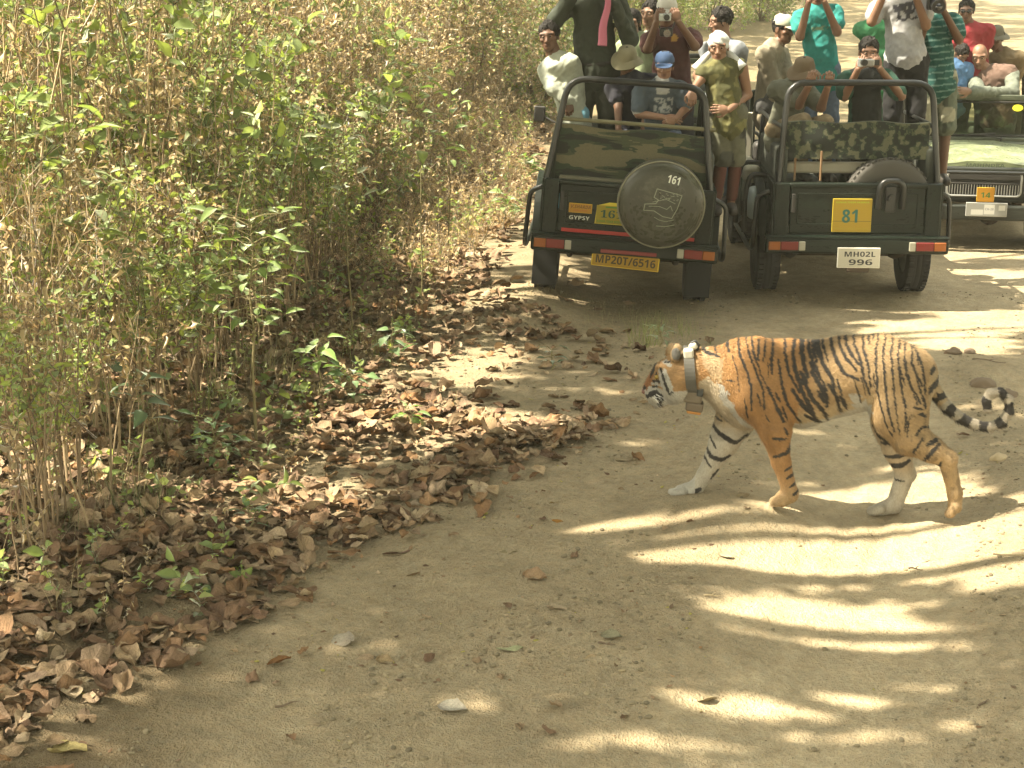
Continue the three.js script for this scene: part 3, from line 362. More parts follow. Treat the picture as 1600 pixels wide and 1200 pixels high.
// ---------------------------------------------------------------- trees: unseen crowns shade the track through shaped gaps, scrub closes the view behind
function tree(label, x, z, h, r, crownGeo, crownList, limbsTo, group) {
  const y = H(x, z), t = thing('forest_tree', label, 'tree', [x, y, z], 0, group), P = []; for (let k = 0; k <= 8; k++) P.push(V(0.12 * Math.sin(k * 0.9 + x), h * k / 8, 0.12 * Math.cos(k * 0.7 + z) - 0.1)); mesh('trunk', sweep(P, q => r * (1.3 - 0.6 * q) * (1 + 0.5 * Math.exp(-q * 12)), 14), barkMat, t);
  for (const e of limbsTo) { const a = P[5 + (R() * 3 | 0)], b = V(e.x - x, e.y - y, e.z - z), m = a.clone().lerp(b, 0.5).add(V(rr(-0.5, 0.5), 0.5, rr(-0.5, 0.5))); const c = new THREE.CatmullRomCurve3([a, m, b]); mesh('limb', sweep(c.getPoints(10), q => r * 0.42 * (1.1 - q), 8), barkMat, t); }
  const c = instanced('crown', crownGeo, crownMat, crownList.map(([m, q]) => { m = m.clone(); m.elements[12] -= x; m.elements[13] -= y; m.elements[14] -= z; return [m, q]; }), t); c.userData.kind = 'stuff'; return t;
}
{
  seedTo(4242); const parts = []; for (let k = 0; k < 8; k++) { const a = k * 2.4; parts.push(leafAt(V(rr(-0.05, 0.05), rr(-0.04, 0.04), rr(-0.05, 0.05)), V(Math.cos(a), rr(-0.4, 0.4), Math.sin(a)), rr(0.17, 0.27), rr(0.5, 0.62), [0.1, 0.17, 0.04], { nx: 2, ny: 1 })); } const clump = merged(parts);
  const trunks = [[-6.6, -10.5], [-8.4, -17.5], [-5.2, -6.2], [-12.5, -14], [-11, -24], [-13, -33], [-20, -40]], lists = trunks.map(() => []), ends = trunks.map(() => []);
  let tried = 0; for (let k = 0; k < 62000; k++) { const far = k > 54000, gx = far ? rr(-12, 15) : rr(-6.5, 8.5), gz = far ? -rr(21, 48) : -rr(2.2, 22); if (gx < brushX(gz) - 2.6 && R() < 0.75) continue; tried++; if (R() < Math.min(1, 1.35 * sunShare(gx, gz))) continue; const hgt = 6.6 + 3.4 * R(), q = hgt / SUN.y, x = gx + SUN.x * q, z = gz + SUN.z * q; let b = 0, bd = 1e9; trunks.forEach(([a, c], i) => { const dd = Math.hypot(x - a, z - c); if (dd < bd) { bd = dd; b = i; } }); const mm = xf(0, 0, 0, rr(-0.6, 0.6), rr(0, 6.28), rr(-0.6, 0.6), rr(0.6, 0.8) * (far ? 2.2 : 1)).premultiply(new THREE.Matrix4().makeScale(1.7, 1, 0.62)).setPosition(x, hgt, z); lists[b].push([mm, new THREE.Color().setScalar(rr(0.7, 1.3))]); if (R() < 0.002) ends[b].push(V(x, hgt, z)); }  // clumps dropped where their shadow would cover a chosen sun patch
  console.log('crowns', lists.map(l => l.length), tried);
  trunks.forEach(([x, z], i) => { if (lists[i].length > 50) tree('unseen forest tree beside the track, its crown gaps shaped to cast the sun dapples', x, z, 8.2, 0.2, clump, lists[i], ends[i].slice(0, 14), 'forest trees over the track'); });
  const fringe = [[10.5, -3], [13, -10], [6, 4.5], [15, -19], [-3.5, 8.5], [1.5, 11]]; fringe.forEach(([x, z], i) => { const L = [], e = []; for (let k = 0; k < 2600; k++) { const a = rr(0, 6.28), c = rr(-1, 1), r = Math.cbrt(R()), q = V(x + Math.cos(a) * Math.sqrt(1 - c * c) * 4.2 * r, 8.2 + c * r * 5.6, z + Math.sin(a) * Math.sqrt(1 - c * c) * 4.2 * r); if (noise(q.x * 0.8, q.y * 0.8, q.z * 0.8) < 0.4) continue; L.push([xf(q.x, q.y, q.z, rr(-0.8, 0.8), rr(0, 6.28), rr(-0.8, 0.8), rr(1.8, 2.6)), new THREE.Color().setScalar(rr(0.7, 1.6))]); if (R() < 0.008) e.push(q); } tree('unseen forest tree beside the track, its crown gaps shaped to cast the sun dapples', x, z, 8.5, 0.2, clump, L, e, 'forest trees over the track'); });
  // scrub behind the jeeps
  const bushes = [[840, 120, 26, 2.2, 1.5, 0.5, 'dark shady bush behind the man leaning out of the tilted jeep'], [780, 60, 30, 3.2, 2, 0.3, 'straw-coloured tall bush on the bank at the end of the thicket'], [1000, 40, 34, 2.2, 2.2, 0.7, 'green scrub bush on the far bank behind the guard'], [1110, 30, 38, 2.6, 2.6, 0.8, 'green scrub bush on the far bank behind the white headscarf'], [1190, 25, 40, 2.4, 2.2, 0.8, 'green scrub bush on the far bank left of the white cap'], [930, 60, 31, 2.4, 1.8, 0.5, 'brownish bush on the far bank behind the raised arm'], [1290, 8, 46, 2.6, 3, 0.75, 'far scrub bush behind the turquoise shirt'], [1420, -10, 60, 3, 4, 0.7, 'far scrub bush behind the white shirt'], [720, 30, 24, 3.4, 1.8, 0.25, 'tall withered bush closing the thicket on the right'], [670, 10, 26, 3.6, 1.8, 0.35, 'tall half-green bush at the back of the thicket']];
  bushes.forEach(([u, v, d, h, w, green, label]) => { const p = at(u, v, d), y = H(p.x, p.z), t = thing('bush', label, 'bush', [p.x, y, p.z]); for (let s = 0; s < 7; s++) { const a = rr(0, 6.28), P = []; for (let k = 0; k <= 5; k++) P.push(V(Math.cos(a) * w * 0.4 * k / 5 + rr(-0.05, 0.05), h * rr(0.75, 0.8) * k / 5, Math.sin(a) * w * 0.4 * k / 5)); mesh('stem', sweep(P, q => 0.02 * (1.1 - 0.8 * q), 5), barkMat, t); }
    const lists2 = { green: [], dry: [] }; for (let k = 0; k < 620 * Math.sqrt(w); k++) { const a = rr(0, 6.28), c = rr(-1, 1), r = Math.pow(R(), 0.4), q = V(Math.cos(a) * Math.sqrt(1 - c * c) * w * 0.62 * r, h * 0.5 + c * r * h * 0.5, Math.sin(a) * Math.sqrt(1 - c * c) * w * 0.55 * r); if (noise(q.x * 1.6 + u, q.y * 1.6, q.z * 1.6) < 0.34) continue; lists2[R() < green ? 'green' : 'dry'].push([xf(q.x, q.y - 0.2, q.z, rr(-0.9, 0.9), rr(0, 6), rr(-0.9, 0.9), rr(0.9, 1.5)), new THREE.Color().setScalar(rr(0.65, 1.1))]); }
    for (const k of ['green', 'dry']) if (lists2[k].length) { const c = instanced('crown', sprays[k][R() * 5 | 0], leafMat, lists2[k], t); c.userData.kind = 'stuff'; } });
  // far wood behind everything: trunks and leaves
  const L2 = []; for (let k = 0; k < 2600; k++) { const a = rr(-0.75, 0.75), d = rr(62, 95), x = Math.sin(a) * d, z = -Math.cos(a) * d, y = H(x, z); L2.push([xf(x, y + Math.pow(R(), 0.8) * 9, z, rr(-1, 1), rr(0, 6), rr(-1, 1), rr(5, 9)), new THREE.Color().setScalar(rr(0.6, 1.2))]); }
  tag(instanced('distant_wood', clump, crownMat, L2), 'far wood of green trees closing the view beyond the track', 'wood', null, 'stuff');
}
// ---------------------------------------------------------------- smooth bodies: bones joined by a smooth minimum, meshed on a grid
function meshField(bones, cell, disp) {
  const lo = V(1e9, 1e9, 1e9), hi = V(-1e9, -1e9, -1e9);
  for (const b of bones) { const r = b.e ? Math.max(...b.e) : Math.max(b.ra, b.rb); b.m = r + (b.k ?? 0.02) + cell * 2; for (const p of [b.a, b.b || b.a]) { lo.min(p.clone().subScalar(b.m)); hi.max(p.clone().addScalar(b.m)); } }
  const nx = Math.ceil((hi.x - lo.x) / cell) + 1, ny = Math.ceil((hi.y - lo.y) / cell) + 1, nz = Math.ceil((hi.z - lo.z) / cell) + 1, F = new Float32Array(nx * ny * nz).fill(1);
  for (const b of bones) {
    const A = b.a, B = b.b || b.a, k = b.k ?? 0.02, m = b.m, i0 = Math.max(0, Math.floor((Math.min(A.x, B.x) - m - lo.x) / cell)), i1 = Math.min(nx - 1, Math.ceil((Math.max(A.x, B.x) + m - lo.x) / cell)), j0 = Math.max(0, Math.floor((Math.min(A.y, B.y) - m - lo.y) / cell)), j1 = Math.min(ny - 1, Math.ceil((Math.max(A.y, B.y) + m - lo.y) / cell)), l0 = Math.max(0, Math.floor((Math.min(A.z, B.z) - m - lo.z) / cell)), l1 = Math.min(nz - 1, Math.ceil((Math.max(A.z, B.z) + m - lo.z) / cell));
    const dx = B.x - A.x, dy = B.y - A.y, dz = B.z - A.z, L2 = dx * dx + dy * dy + dz * dz, n = b.n, iq = n ? 1 / b.q - 1 : 0, E = b.e, X = b.x, Y = b.y, Z = b.z;
    for (let l = l0; l <= l1; l++) for (let j = j0; j <= j1; j++) { let q = (l * ny + j) * nx + i0; for (let i = i0; i <= i1; i++, q++) {
      let px = lo.x + i * cell - A.x, py = lo.y + j * cell - A.y, pz = lo.z + l * cell - A.z, d;
      if (E) { let ex = px, ey = py, ez = pz; if (X) { ex = px * X.x + py * X.y + pz * X.z; ey = px * Y.x + py * Y.y + pz * Y.z; ez = px * Z.x + py * Z.y + pz * Z.z; } ex /= E[0]; ey /= E[1]; ez /= E[2]; const u = Math.sqrt(ex * ex + ey * ey + ez * ez); d = (u - 1) * Math.min(E[0], E[1], E[2]) * (u > 1 ? 1.15 : 1); }
      else { if (n) { const c = (px * n.x + py * n.y + pz * n.z) * iq; px += n.x * c; py += n.y * c; pz += n.z * c; } let t = L2 > 0 ? (px * dx + py * dy + pz * dz) / L2 : 0; t = t < 0 ? 0 : t > 1 ? 1 : t; const ex = px - t * dx, ey = py - t * dy, ez = pz - t * dz; d = Math.sqrt(ex * ex + ey * ey + ez * ez) - (b.ra + (b.rb - b.ra) * t); }
      const f = F[q]; if (b.cut) { F[q] = Math.max(f, -d); continue; } const h = k - Math.abs(f - d); F[q] = (f < d ? f : d) - (h > 0 ? h * h / (4 * k) : 0);
    } }
  }
  if (disp) { let q = 0; for (let l = 0; l < nz; l++) for (let j = 0; j < ny; j++) for (let i = 0; i < nx; i++, q++) if (Math.abs(F[q]) < cell * 3) F[q] += disp(lo.x + i * cell, lo.y + j * cell, lo.z + l * cell); }
  const id = new Int32Array(nx * ny * nz).fill(-1), pos = [], nor = [], idx = [], S = [1, nx, nx * ny];
  for (let l = 0; l < nz - 1; l++) for (let j = 0; j < ny - 1; j++) for (let i = 0; i < nx - 1; i++) {
    const q = (l * ny + j) * nx + i, c = [F[q], F[q + 1], F[q + nx], F[q + nx + 1], F[q + S[2]], F[q + S[2] + 1], F[q + S[2] + nx], F[q + S[2] + nx + 1]]; let neg = 0; for (const v of c) if (v < 0) neg++; if (neg === 0 || neg === 8) continue;
    let x = 0, y = 0, z = 0, n = 0; const e = (a, b, ax, ay, az, ux, uy, uz) => { const p = c[a], r = c[b]; if ((p < 0) !== (r < 0)) { const t = p / (p - r); x += ax + ux * t; y += ay + uy * t; z += az + uz * t; n++; } };
    e(0, 1, 0, 0, 0, 1, 0, 0); e(2, 3, 0, 1, 0, 1, 0, 0); e(4, 5, 0, 0, 1, 1, 0, 0); e(6, 7, 0, 1, 1, 1, 0, 0); e(0, 2, 0, 0, 0, 0, 1, 0); e(1, 3, 1, 0, 0, 0, 1, 0); e(4, 6, 0, 0, 1, 0, 1, 0); e(5, 7, 1, 0, 1, 0, 1, 0); e(0, 4, 0, 0, 0, 0, 0, 1); e(1, 5, 1, 0, 0, 0, 0, 1); e(2, 6, 0, 1, 0, 0, 0, 1); e(3, 7, 1, 1, 0, 0, 0, 1);
    id[q] = pos.length / 3; pos.push(lo.x + (i + x / n) * cell, lo.y + (j + y / n) * cell, lo.z + (l + z / n) * cell);
    const gx = c[1] + c[3] + c[5] + c[7] - c[0] - c[2] - c[4] - c[6], gy = c[2] + c[3] + c[6] + c[7] - c[0] - c[1] - c[4] - c[5], gz = c[4] + c[5] + c[6] + c[7] - c[0] - c[1] - c[2] - c[3], g = Math.hypot(gx, gy, gz) || 1; nor.push(gx / g, gy / g, gz / g);
  }
  for (let l = 1; l < nz - 1; l++) for (let j = 1; j < ny - 1; j++) for (let i = 1; i < nx - 1; i++) {
    const q = (l * ny + j) * nx + i, s = F[q] < 0;
    for (let a = 0; a < 3; a++) { if (s === (F[q + S[a]] < 0)) continue; const u = S[(a + 1) % 3], v = S[(a + 2) % 3], A = id[q], B = id[q - u], C = id[q - u - v], D = id[q - v]; if (A < 0 || B < 0 || C < 0 || D < 0) continue; s ? idx.push(A, B, C, A, C, D) : idx.push(A, C, B, A, D, C); }
  }
  const g = new THREE.BufferGeometry(); g.setAttribute('position', new THREE.Float32BufferAttribute(pos, 3)); g.setAttribute('normal', new THREE.Float32BufferAttribute(nor, 3)); g.setIndex(idx); return g;
}
const bone = (a, b, ra, rb = ra, k = 0.02, o = {}) => ({ a, b, ra, rb, k, ...o });
const ball = (a, e, k = 0.02, o = {}) => ({ a, e: typeof e === 'number' ? [e, e, e] : e, k, ...o });
// ---------------------------------------------------------------- the tiger
{
  const TC = at(1330, 700, 7.585), TD = V(-1, 0, -0.13).normalize(), TN = V(-0.13, 0, 1).normalize(), K = 1 / 297;
  const T = (u, v, w = 0) => { const r = ray(u, v), o = V(0, EYE, 0); const t = (TC.clone().sub(o).dot(TN) + w) / r.dot(TN); return o.addScaledVector(r, t); };
  const base = V(TC.x, H(TC.x, TC.z), TC.z);
  for (const f of [[1222, 790, 0.11], [1490, 808, 0.1], [1070, 776, -0.1], [1378, 803, -0.1]]) { const p = T(...f); console.log('paw above ground', (p.y - H(p.x, p.z)).toFixed(3)); }
  const seg = (a, b, ra, rb, k = 0.03, q = 1) => bone(T(...a), T(...b), ra * K, rb * K, k, q !== 1 ? { n: TN, q } : {});
  const X = TD.clone().negate(), Y = V(0, 1, 0), Z = TN; const el = (p, e, k = 0.02, rot = 0) => { const c = Math.cos(rot), s = Math.sin(rot); return ball(T(...p), e.map(x => x * K), k, { x: X.clone().multiplyScalar(c).addScaledVector(Y, s), y: Y.clone().multiplyScalar(c).addScaledVector(X, -s), z: Z }); };
  const B = [ // trunk
    seg([1168, 597], [1250, 597], 60, 62, 0.05, 0.68), seg([1250, 597], [1320, 585], 62, 56, 0.05, 0.74), seg([1320, 585], [1372, 580], 57, 54, 0.05, 0.7), seg([1372, 580], [1412, 589], 54, 50, 0.05, 0.72), seg([1255, 612], [1310, 606], 52, 38, 0.05, 0.7),
    seg([1150, 585], [1092, 577], 50, 33, 0.05, 0.75), seg([1135, 605], [1165, 640], 30, 28, 0.06, 0.8), seg([1160, 556], [1230, 556], 27, 24, 0.05, 0.5),
    // head
    el([1060, 582], [29, 29, 30], 0.03, -0.6), seg([1046, 594], [1025, 615], 21, 16, 0.03, 0.95), seg([1034, 578], [1013, 606], 13, 9, 0.02, 0.9), el([1014, 611], [8, 8, 8], 0.015), seg([1027, 627], [1046, 616], 10, 15, 0.02, 1), el([1053, 602, 0.06], [19, 28, 17], 0.03, 0.25), el([1053, 602, -0.06], [19, 28, 17], 0.03, 0.25), seg([1056, 608, 0.06], [1053, 624, 0.05], 9, 5, 0.02), seg([1056, 608, -0.06], [1053, 624, -0.05], 9, 5, 0.02), el([1023, 619, 0.026], [15, 12, 11], 0.015, -0.7), el([1023, 619, -0.026], [15, 12, 11], 0.015, -0.7),
    el([1036, 573, 0.04], [9, 6, 8], 0.02), el([1036, 573, -0.04], [9, 6, 8], 0.02), seg([1085, 580], [1056, 590], 33, 26, 0.04, 0.85),
    el([1056, 551, 0.06], [7, 15, 9], 0.01, -0.22), el([1047, 550, -0.06], [7, 15, 9], 0.01, -0.22),
    // near fore leg
    seg([1180, 570, 0.07], [1190, 620, 0.1], 44, 38, 0.05, 0.55), seg([1190, 620, 0.1], [1211, 668, 0.115], 37, 25, 0.04, 0.8), seg([1210, 672, 0.115], [1221, 722, 0.115], 22.5, 14, 0.03), seg([1221, 722, 0.115], [1233, 765, 0.115], 14, 11.5, 0.02), seg([1234, 772, 0.115], [1222, 780, 0.115], 14, 12, 0.02),
    ...[-0.036, -0.013, 0.013, 0.034].map((w, i) => seg([1224, 781, 0.115 + w], [1210 + (i === 0 || i === 3 ? 3 : 0), 784, 0.115 + w * 1.1], 8, 7.5, 0.008)),
    // far fore leg
    seg([1160, 630, -0.1], [1131, 690, -0.1], 36, 23.5, 0.04, 0.85), seg([1131, 690, -0.1], [1103, 741, -0.1], 21.5, 13.2, 0.02), seg([1103, 741, -0.1], [1086, 764, -0.1], 13.2, 11.5, 0.02), seg([1086, 764, -0.1], [1064, 768, -0.1], 12.5, 11, 0.02),
    ...[-0.034, -0.012, 0.012, 0.034].map((w, i) => seg([1066, 769, -0.1 + w], [1050 + (i === 0 || i === 3 ? 3 : 0), 770, -0.1 + w * 1.1], 8, 7, 0.008)),
    // near hind leg
    seg([1408, 590, 0.07], [1406, 645, 0.09], 48, 41, 0.05, 0.62), seg([1406, 645, 0.09], [1421, 682, 0.1], 40, 27, 0.04, 0.75), seg([1421, 682, 0.1], [1455, 702, 0.1], 26, 20, 0.03, 0.85), seg([1455, 702, 0.1], [1480, 717, 0.1], 19, 13.5, 0.02), seg([1481, 712, 0.1], [1484, 716, 0.1], 11, 11, 0.02), seg([1480, 719, 0.1], [1492, 770, 0.1], 12.8, 10.4, 0.02), seg([1492, 770, 0.1], [1492, 792, 0.1], 10.4, 10.4, 0.02),
    ...[-0.032, -0.011, 0.011, 0.032].map((w, i) => seg([1492, 792, 0.1 + w], [1486 - (i === 1 || i === 2 ? 3 : 0), 802, 0.1 + w], 7.5, 7, 0.008)),
    // far hind leg
    seg([1400, 610, -0.08], [1396, 660, -0.1], 46, 33, 0.05, 0.7), seg([1396, 660, -0.1], [1402, 700, -0.1], 32, 23, 0.03, 0.85), seg([1402, 700, -0.1], [1414, 738, -0.1], 22, 14, 0.02), seg([1415, 740, -0.1], [1398, 788, -0.1], 14, 12, 0.02), seg([1420, 738, -0.1], [1422, 742, -0.1], 9, 9, 0.015), seg([1398, 789, -0.1], [1376, 795, -0.1], 12, 10, 0.02),
    ...[-0.032, -0.011, 0.011, 0.032].map((w, i) => seg([1376, 795, -0.1 + w], [1362 + (i === 0 || i === 3 ? 4 : 0), 798, -0.1 + w], 7.5, 7, 0.008)),
    // flank fold and haunch hollow
    seg([1372, 625, 0.06], [1385, 660, 0.08], 14, 12, 0.04), 
  ];
  const tailP = [[1428, 556], [1441, 570], [1450, 590], [1463, 615], [1480, 637], [1500, 653], [1524, 664], [1546, 667], [1565, 659], [1577, 642], [1576, 624], [1563, 612], [1548, 614], [1541, 626], [1543, 639]];
  tailP.slice(1).forEach((p, i) => B.push(seg([...tailP[i], i * 0.002], [...p, i * 0.002 + 0.002], lerp(10.5, 5.8, sstep(0, 9, i)), lerp(10.5, 5.8, sstep(0, 9, i + 1)), 0.012)));
  B.forEach(b => { b.a = b.a.clone().sub(base); if (b.b) b.b = b.b.clone().sub(base); });
  const g = meshField(B, 0.0052, (x, y, z) => 0.0016 * (noise(x * 70, y * 70, z * 70) - 0.5) + 0.004 * (noise(x * 16, y * 9, z * 16) - 0.5));
  // colours of the coat, in the animal's own side plane: s along the body, y up, w across
  const flat = (u, v, w = 0.13) => { const p = T(u, v, w).sub(base); return [p.dot(X), p.y]; };
  const A5 = (x, y) => [990 + x / 3.637, 500 + y / 3.637], A6 = (x, y) => [1250 + x / 3.637, 500 + y / 3.637], AH = (x, y) => [1000 + x / 8.892, 515 + y / 8.892];
  const strokes = []; const add = (f, scale, which, list, w = 0.13) => list.forEach(s => { const W = s[s.length - 1], P = s.slice(0, -1).map(p => flat(...f(...p), w)); let lo = [1e9, 1e9], hi = [-1e9, -1e9]; const r = W / scale * K * 0.5 * (W > 25 && which === 'body' ? 0.78 : 1.2); P.forEach(p => { lo = [Math.min(lo[0], p[0]), Math.min(lo[1], p[1])]; hi = [Math.max(hi[0], p[0]), Math.max(hi[1], p[1])]; }); strokes.push({ P, r, lo, hi, which }); });
  add(A5, 3.637, 'body', [[[590, 105], [600, 190], [640, 280], [665, 370], [668, 500], 14], [[635, 105], [655, 190], [700, 300], [730, 370], [740, 490], 12], [[670, 110], [680, 190], [710, 260], 12], [[710, 120], [705, 220], 16], [[748, 120], [735, 230], 13], [[792, 120], [780, 250], [785, 300], 17], [[515, 125], [540, 190], 18], [[420, 150], [458, 190], 12], [[355, 165], [410, 210], [490, 225], 13], [[330, 215], [380, 220], 9], [[820, 230], [840, 360], [870, 470], [940, 580], 26], [[862, 110], [860, 200], [880, 300], [940, 400], 26], [[900, 390], [960, 480], [1010, 535], 40], [[935, 105], [905, 190], [915, 280], [940, 350], [970, 440], 22], [[985, 100], [960, 180], [970, 280], [990, 320], 21], [[1030, 95], [1020, 180], [1040, 240], 19], [[1000, 240], [1040, 340], [1085, 390], 28], [[1080, 95], [1055, 160], [1070, 230], [1085, 260], 17], [[760, 370], [800, 460], [830, 520], [862, 595], 18], [[630, 430], [640, 520], [650, 560], 9], [[525, 345], [570, 345], 7], [[960, 330], [1010, 440], [1060, 500], 24], [[1040, 470], [1090, 545], 38], [[975, 545], [1065, 600], 34], [[700, 400], [720, 470], 8], [[800, 400], [830, 450], 14], [[455, 165], [470, 215], 8]]);
  add(A6, 3.637, 'body', [[[10, 90], [5, 200], [40, 300], 17], [[62, 90], [50, 180], [80, 260], [112, 330], 19], [[112, 85], [90, 170], [130, 250], [180, 330], [192, 400], 21], [[152, 85], [132, 160], [160, 240], 15], [[188, 85], [180, 160], [210, 240], [250, 300], [330, 335], 30], [[237, 80], [225, 160], [260, 220], [320, 285], 26], [[272, 80], [265, 150], [290, 200], [330, 250], 19], [[322, 80], [310, 150], [345, 240], [360, 330], [395, 420], 15], [[372, 80], [360, 170], [385, 260], [400, 380], 14], [[402, 85], [395, 150], 14], [[462, 95], [430, 180], [430, 280], [435, 400], [455, 480], [490, 600], 12], [[502, 100], [470, 190], [475, 300], [485, 420], [500, 520], [530, 620], 12], [[542, 115], [515, 190], [520, 300], [530, 420], [545, 560], 10], [[577, 125], [555, 200], [560, 300], [575, 400], [590, 480], [590, 620], 13], [[607, 140], [590, 210], [600, 310], [640, 400], [660, 470], 13], [[642, 160], [630, 240], [660, 310], [690, 370], 13], [[60, 290], [110, 370], [150, 440], [150, 490], 38], [[0, 380], [50, 480], [85, 570], 38], [[100, 400], [140, 470], 22], [[160, 360], [210, 440], [222, 520], 36], [[130, 520], [150, 590], 32], [[230, 430], [262, 505], 22], [[30, 540], [100, 595], 30], [[0, 290], [40, 350], 22], [[430, 100], [425, 130], 12], [[415, 300], [420, 380], 7], [[505, 620], [520, 650], 10], [[640, 480], [690, 500], 12], [[610, 300], [620, 350], 10]]);
  add(A5, 3.637, 'body', [[[690, 200], [720, 300], [760, 380], 8], [[760, 240], [765, 320], 7], [[560, 200], [590, 300], [600, 400], 6], [[745, 520], [770, 560], 8], [[840, 480], [870, 560], 12], [[1040, 260], [1060, 330], 9], [[930, 290], [960, 360], 9]]); add(A6, 3.637, 'body', [[[120, 330], [150, 400], 10], [[205, 330], [235, 420], 12], [[300, 330], [330, 420], [345, 470], 9], [[345, 320], [370, 420], 8], [[520, 250], [525, 350], 6], [[650, 400], [680, 470], 9], [[545, 560], [560, 640], 8], [[620, 520], [600, 600], 7], [[668, 195], [690, 260], [703, 340], [708, 420], 14], [[650, 300], [680, 400], [700, 470], 9], [[690, 420], [712, 500], 14], [[655, 170], [672, 250], 10], [[590, 500], [600, 580], 8], [[560, 250], [590, 360], 7]]);
  add(A5, 3.637, 'foreNear', [[[790, 650], [860, 662], 18], [[800, 765], [870, 742], [890, 705], 22], [[860, 845], [895, 830], 18], [[870, 890], [912, 872], 18], [[890, 940], [925, 922], 18], [[905, 985], [935, 965], 18], [[855, 600], [870, 640], 14]]);
  add(A5, 3.637, 'foreFar', [[[455, 450], [480, 490], [520, 500], 13], [[455, 550], [500, 565], 13], [[450, 600], [490, 640], [580, 690], [640, 650], 26], [[405, 720], [440, 770], [500, 790], [545, 770], 26], [[395, 770], [440, 830], 14], [[470, 515], [540, 560], 12], [[430, 660], [470, 720], 12], [[480, 850], [440, 900], 16], [[330, 985], [380, 960], 30], [[300, 1000], [370, 1005], 22]], -0.06);
  add(A6, 3.637, 'hindNear', [[[600, 500], [660, 505], [705, 540], 22], [[650, 640], [690, 600], [735, 612], 16], [[635, 745], [690, 660], 18], [[720, 695], [775, 680], 24], [[700, 795], [740, 740], [785, 700], 24], [[780, 855], [802, 800], 12], [[600, 650], [610, 560], 8]]);
  add(A6, 3.637, 'hindFar', [[[425, 600], [450, 650], [500, 670], [545, 650], 32], [[465, 692], [545, 682], 28], [[485, 775], [560, 762], [625, 748], 26], [[495, 832], [560, 822], [615, 800], 32], [[520, 910], [590, 912], 11], [[430, 560], [450, 600], 20]], -0.06);
  add(AH, 8.892, 'headDark', [[[280, 540], [330, 680], [380, 800], [405, 880], 34], [[175, 745], [265, 735], 40], [[165, 815], [230, 810], 24], [[250, 430], [195, 550], [140, 690], 26], [[215, 620], [225, 700], 26], [[100, 950], [150, 915], [220, 890], [300, 940], 60], [[230, 960], [290, 990], [250, 1060], 60], [[40, 870], [60, 840], 40], [[420, 860], [440, 850], 20], [[330, 480], [420, 470], 16], [[520, 430], [560, 400], 24], [[420, 440], [500, 470], 14]], 0.08);
  add(AH, 8.892, 'headPale', [[[150, 930], [190, 980], [240, 1080], 20], [[200, 900], [250, 900], 10], [[270, 570], [300, 720], [370, 860], 50], [[340, 580], [400, 740], [460, 960], 75], [[300, 460], [420, 500], 50], [[160, 780], [300, 780], 30], [[160, 850], [270, 845], 24]], 0.08);
  add(AH, 8.892, 'headBrown', [[[150, 660], [100, 770], [60, 850], 80]], 0.08);
  const distTo = (s, x, y) => { if (x < s.lo[0] - s.r * 1.5 || x > s.hi[0] + s.r * 1.5 || y < s.lo[1] - s.r * 1.5 || y > s.hi[1] + s.r * 1.5) return 9; let best = 9, n = s.P.length - 1; for (let i = 0; i < n; i++) { const [ax, ay] = s.P[i], [bx2, by] = s.P[i + 1], dx = bx2 - ax, dy = by - ay, t = clamp(((x - ax) * dx + (y - ay) * dy) / (dx * dx + dy * dy), 0, 1), d = Math.hypot(x - ax - t * dx, y - ay - t * dy), w = s.r * (0.55 + 0.45 * Math.sin(Math.PI * clamp((i + t) / n, 0.12, 0.88))); best = Math.min(best, d / w); } return best; };
  const poly = L => { const P = L.map(p => flat(...p)); return (x, y) => inside(P, x, y); };
  const polyF = L => { const P = L.map(p => flat(...p, -0.08)); return (x, y) => inside(P, x, y); };
  const isForeNear = poly([[1165, 664], [1240, 655], [1260, 800], [1190, 800]]), isForeFar = polyF([[1180, 645], [1090, 640], [1030, 790], [1120, 790], [1170, 700]]), isHindNear = poly([[1392, 645], [1470, 640], [1520, 720], [1520, 815], [1460, 815], [1466, 740], [1400, 712]]), isHindFar = polyF([[1340, 640], [1430, 640], [1440, 760], [1410, 815], [1345, 815], [1380, 745]]);
  const chest = poly([[1085, 605], [1105, 590], [1127, 607], [1150, 640], [1172, 672], [1150, 690], [1090, 650]]), whiteChest = poly([[1119, 600], [1130, 606], [1150, 640], [1176, 672], [1168, 680], [1140, 648], [1124, 622]]), groin = poly([[1324, 614], [1344, 616], [1354, 636], [1366, 648], [1350, 645], [1330, 634]]), paleShoulder = poly([[1090, 545], [1128, 565], [1130, 600], [1120, 600], [1096, 572]]), rump = poly([[1350, 500], [1460, 500], [1460, 720], [1360, 700], [1352, 600]]);
  const OR = [0.27, 0.142, 0.05], TAN = [0.3, 0.21, 0.108], WHT = [0.36, 0.34, 0.295], BLK = [0.02, 0.017, 0.015], CREAM = [0.37, 0.29, 0.175];
  const [headX] = flat(1092, 570), tailPts = tailP.map(p => flat(...p, 0.01)), tl = []; let acc = 0; tailPts.forEach((p, i) => { if (i) acc += Math.hypot(p[0] - tailPts[i - 1][0], p[1] - tailPts[i - 1][1]); tl.push(acc); });
  const [tailX] = flat(1452, 590), bel = [[1200, 664], [1250, 662], [1290, 655], [1325, 640], [1360, 632]].map(p => flat(...p, 0.05)), belly = x => { for (let i = 1; i < bel.length; i++) if (x < bel[i][0]) return lerp(bel[i - 1][1], bel[i][1], clamp((x - bel[i - 1][0]) / (bel[i][0] - bel[i - 1][0]), 0, 1)); return -9; };
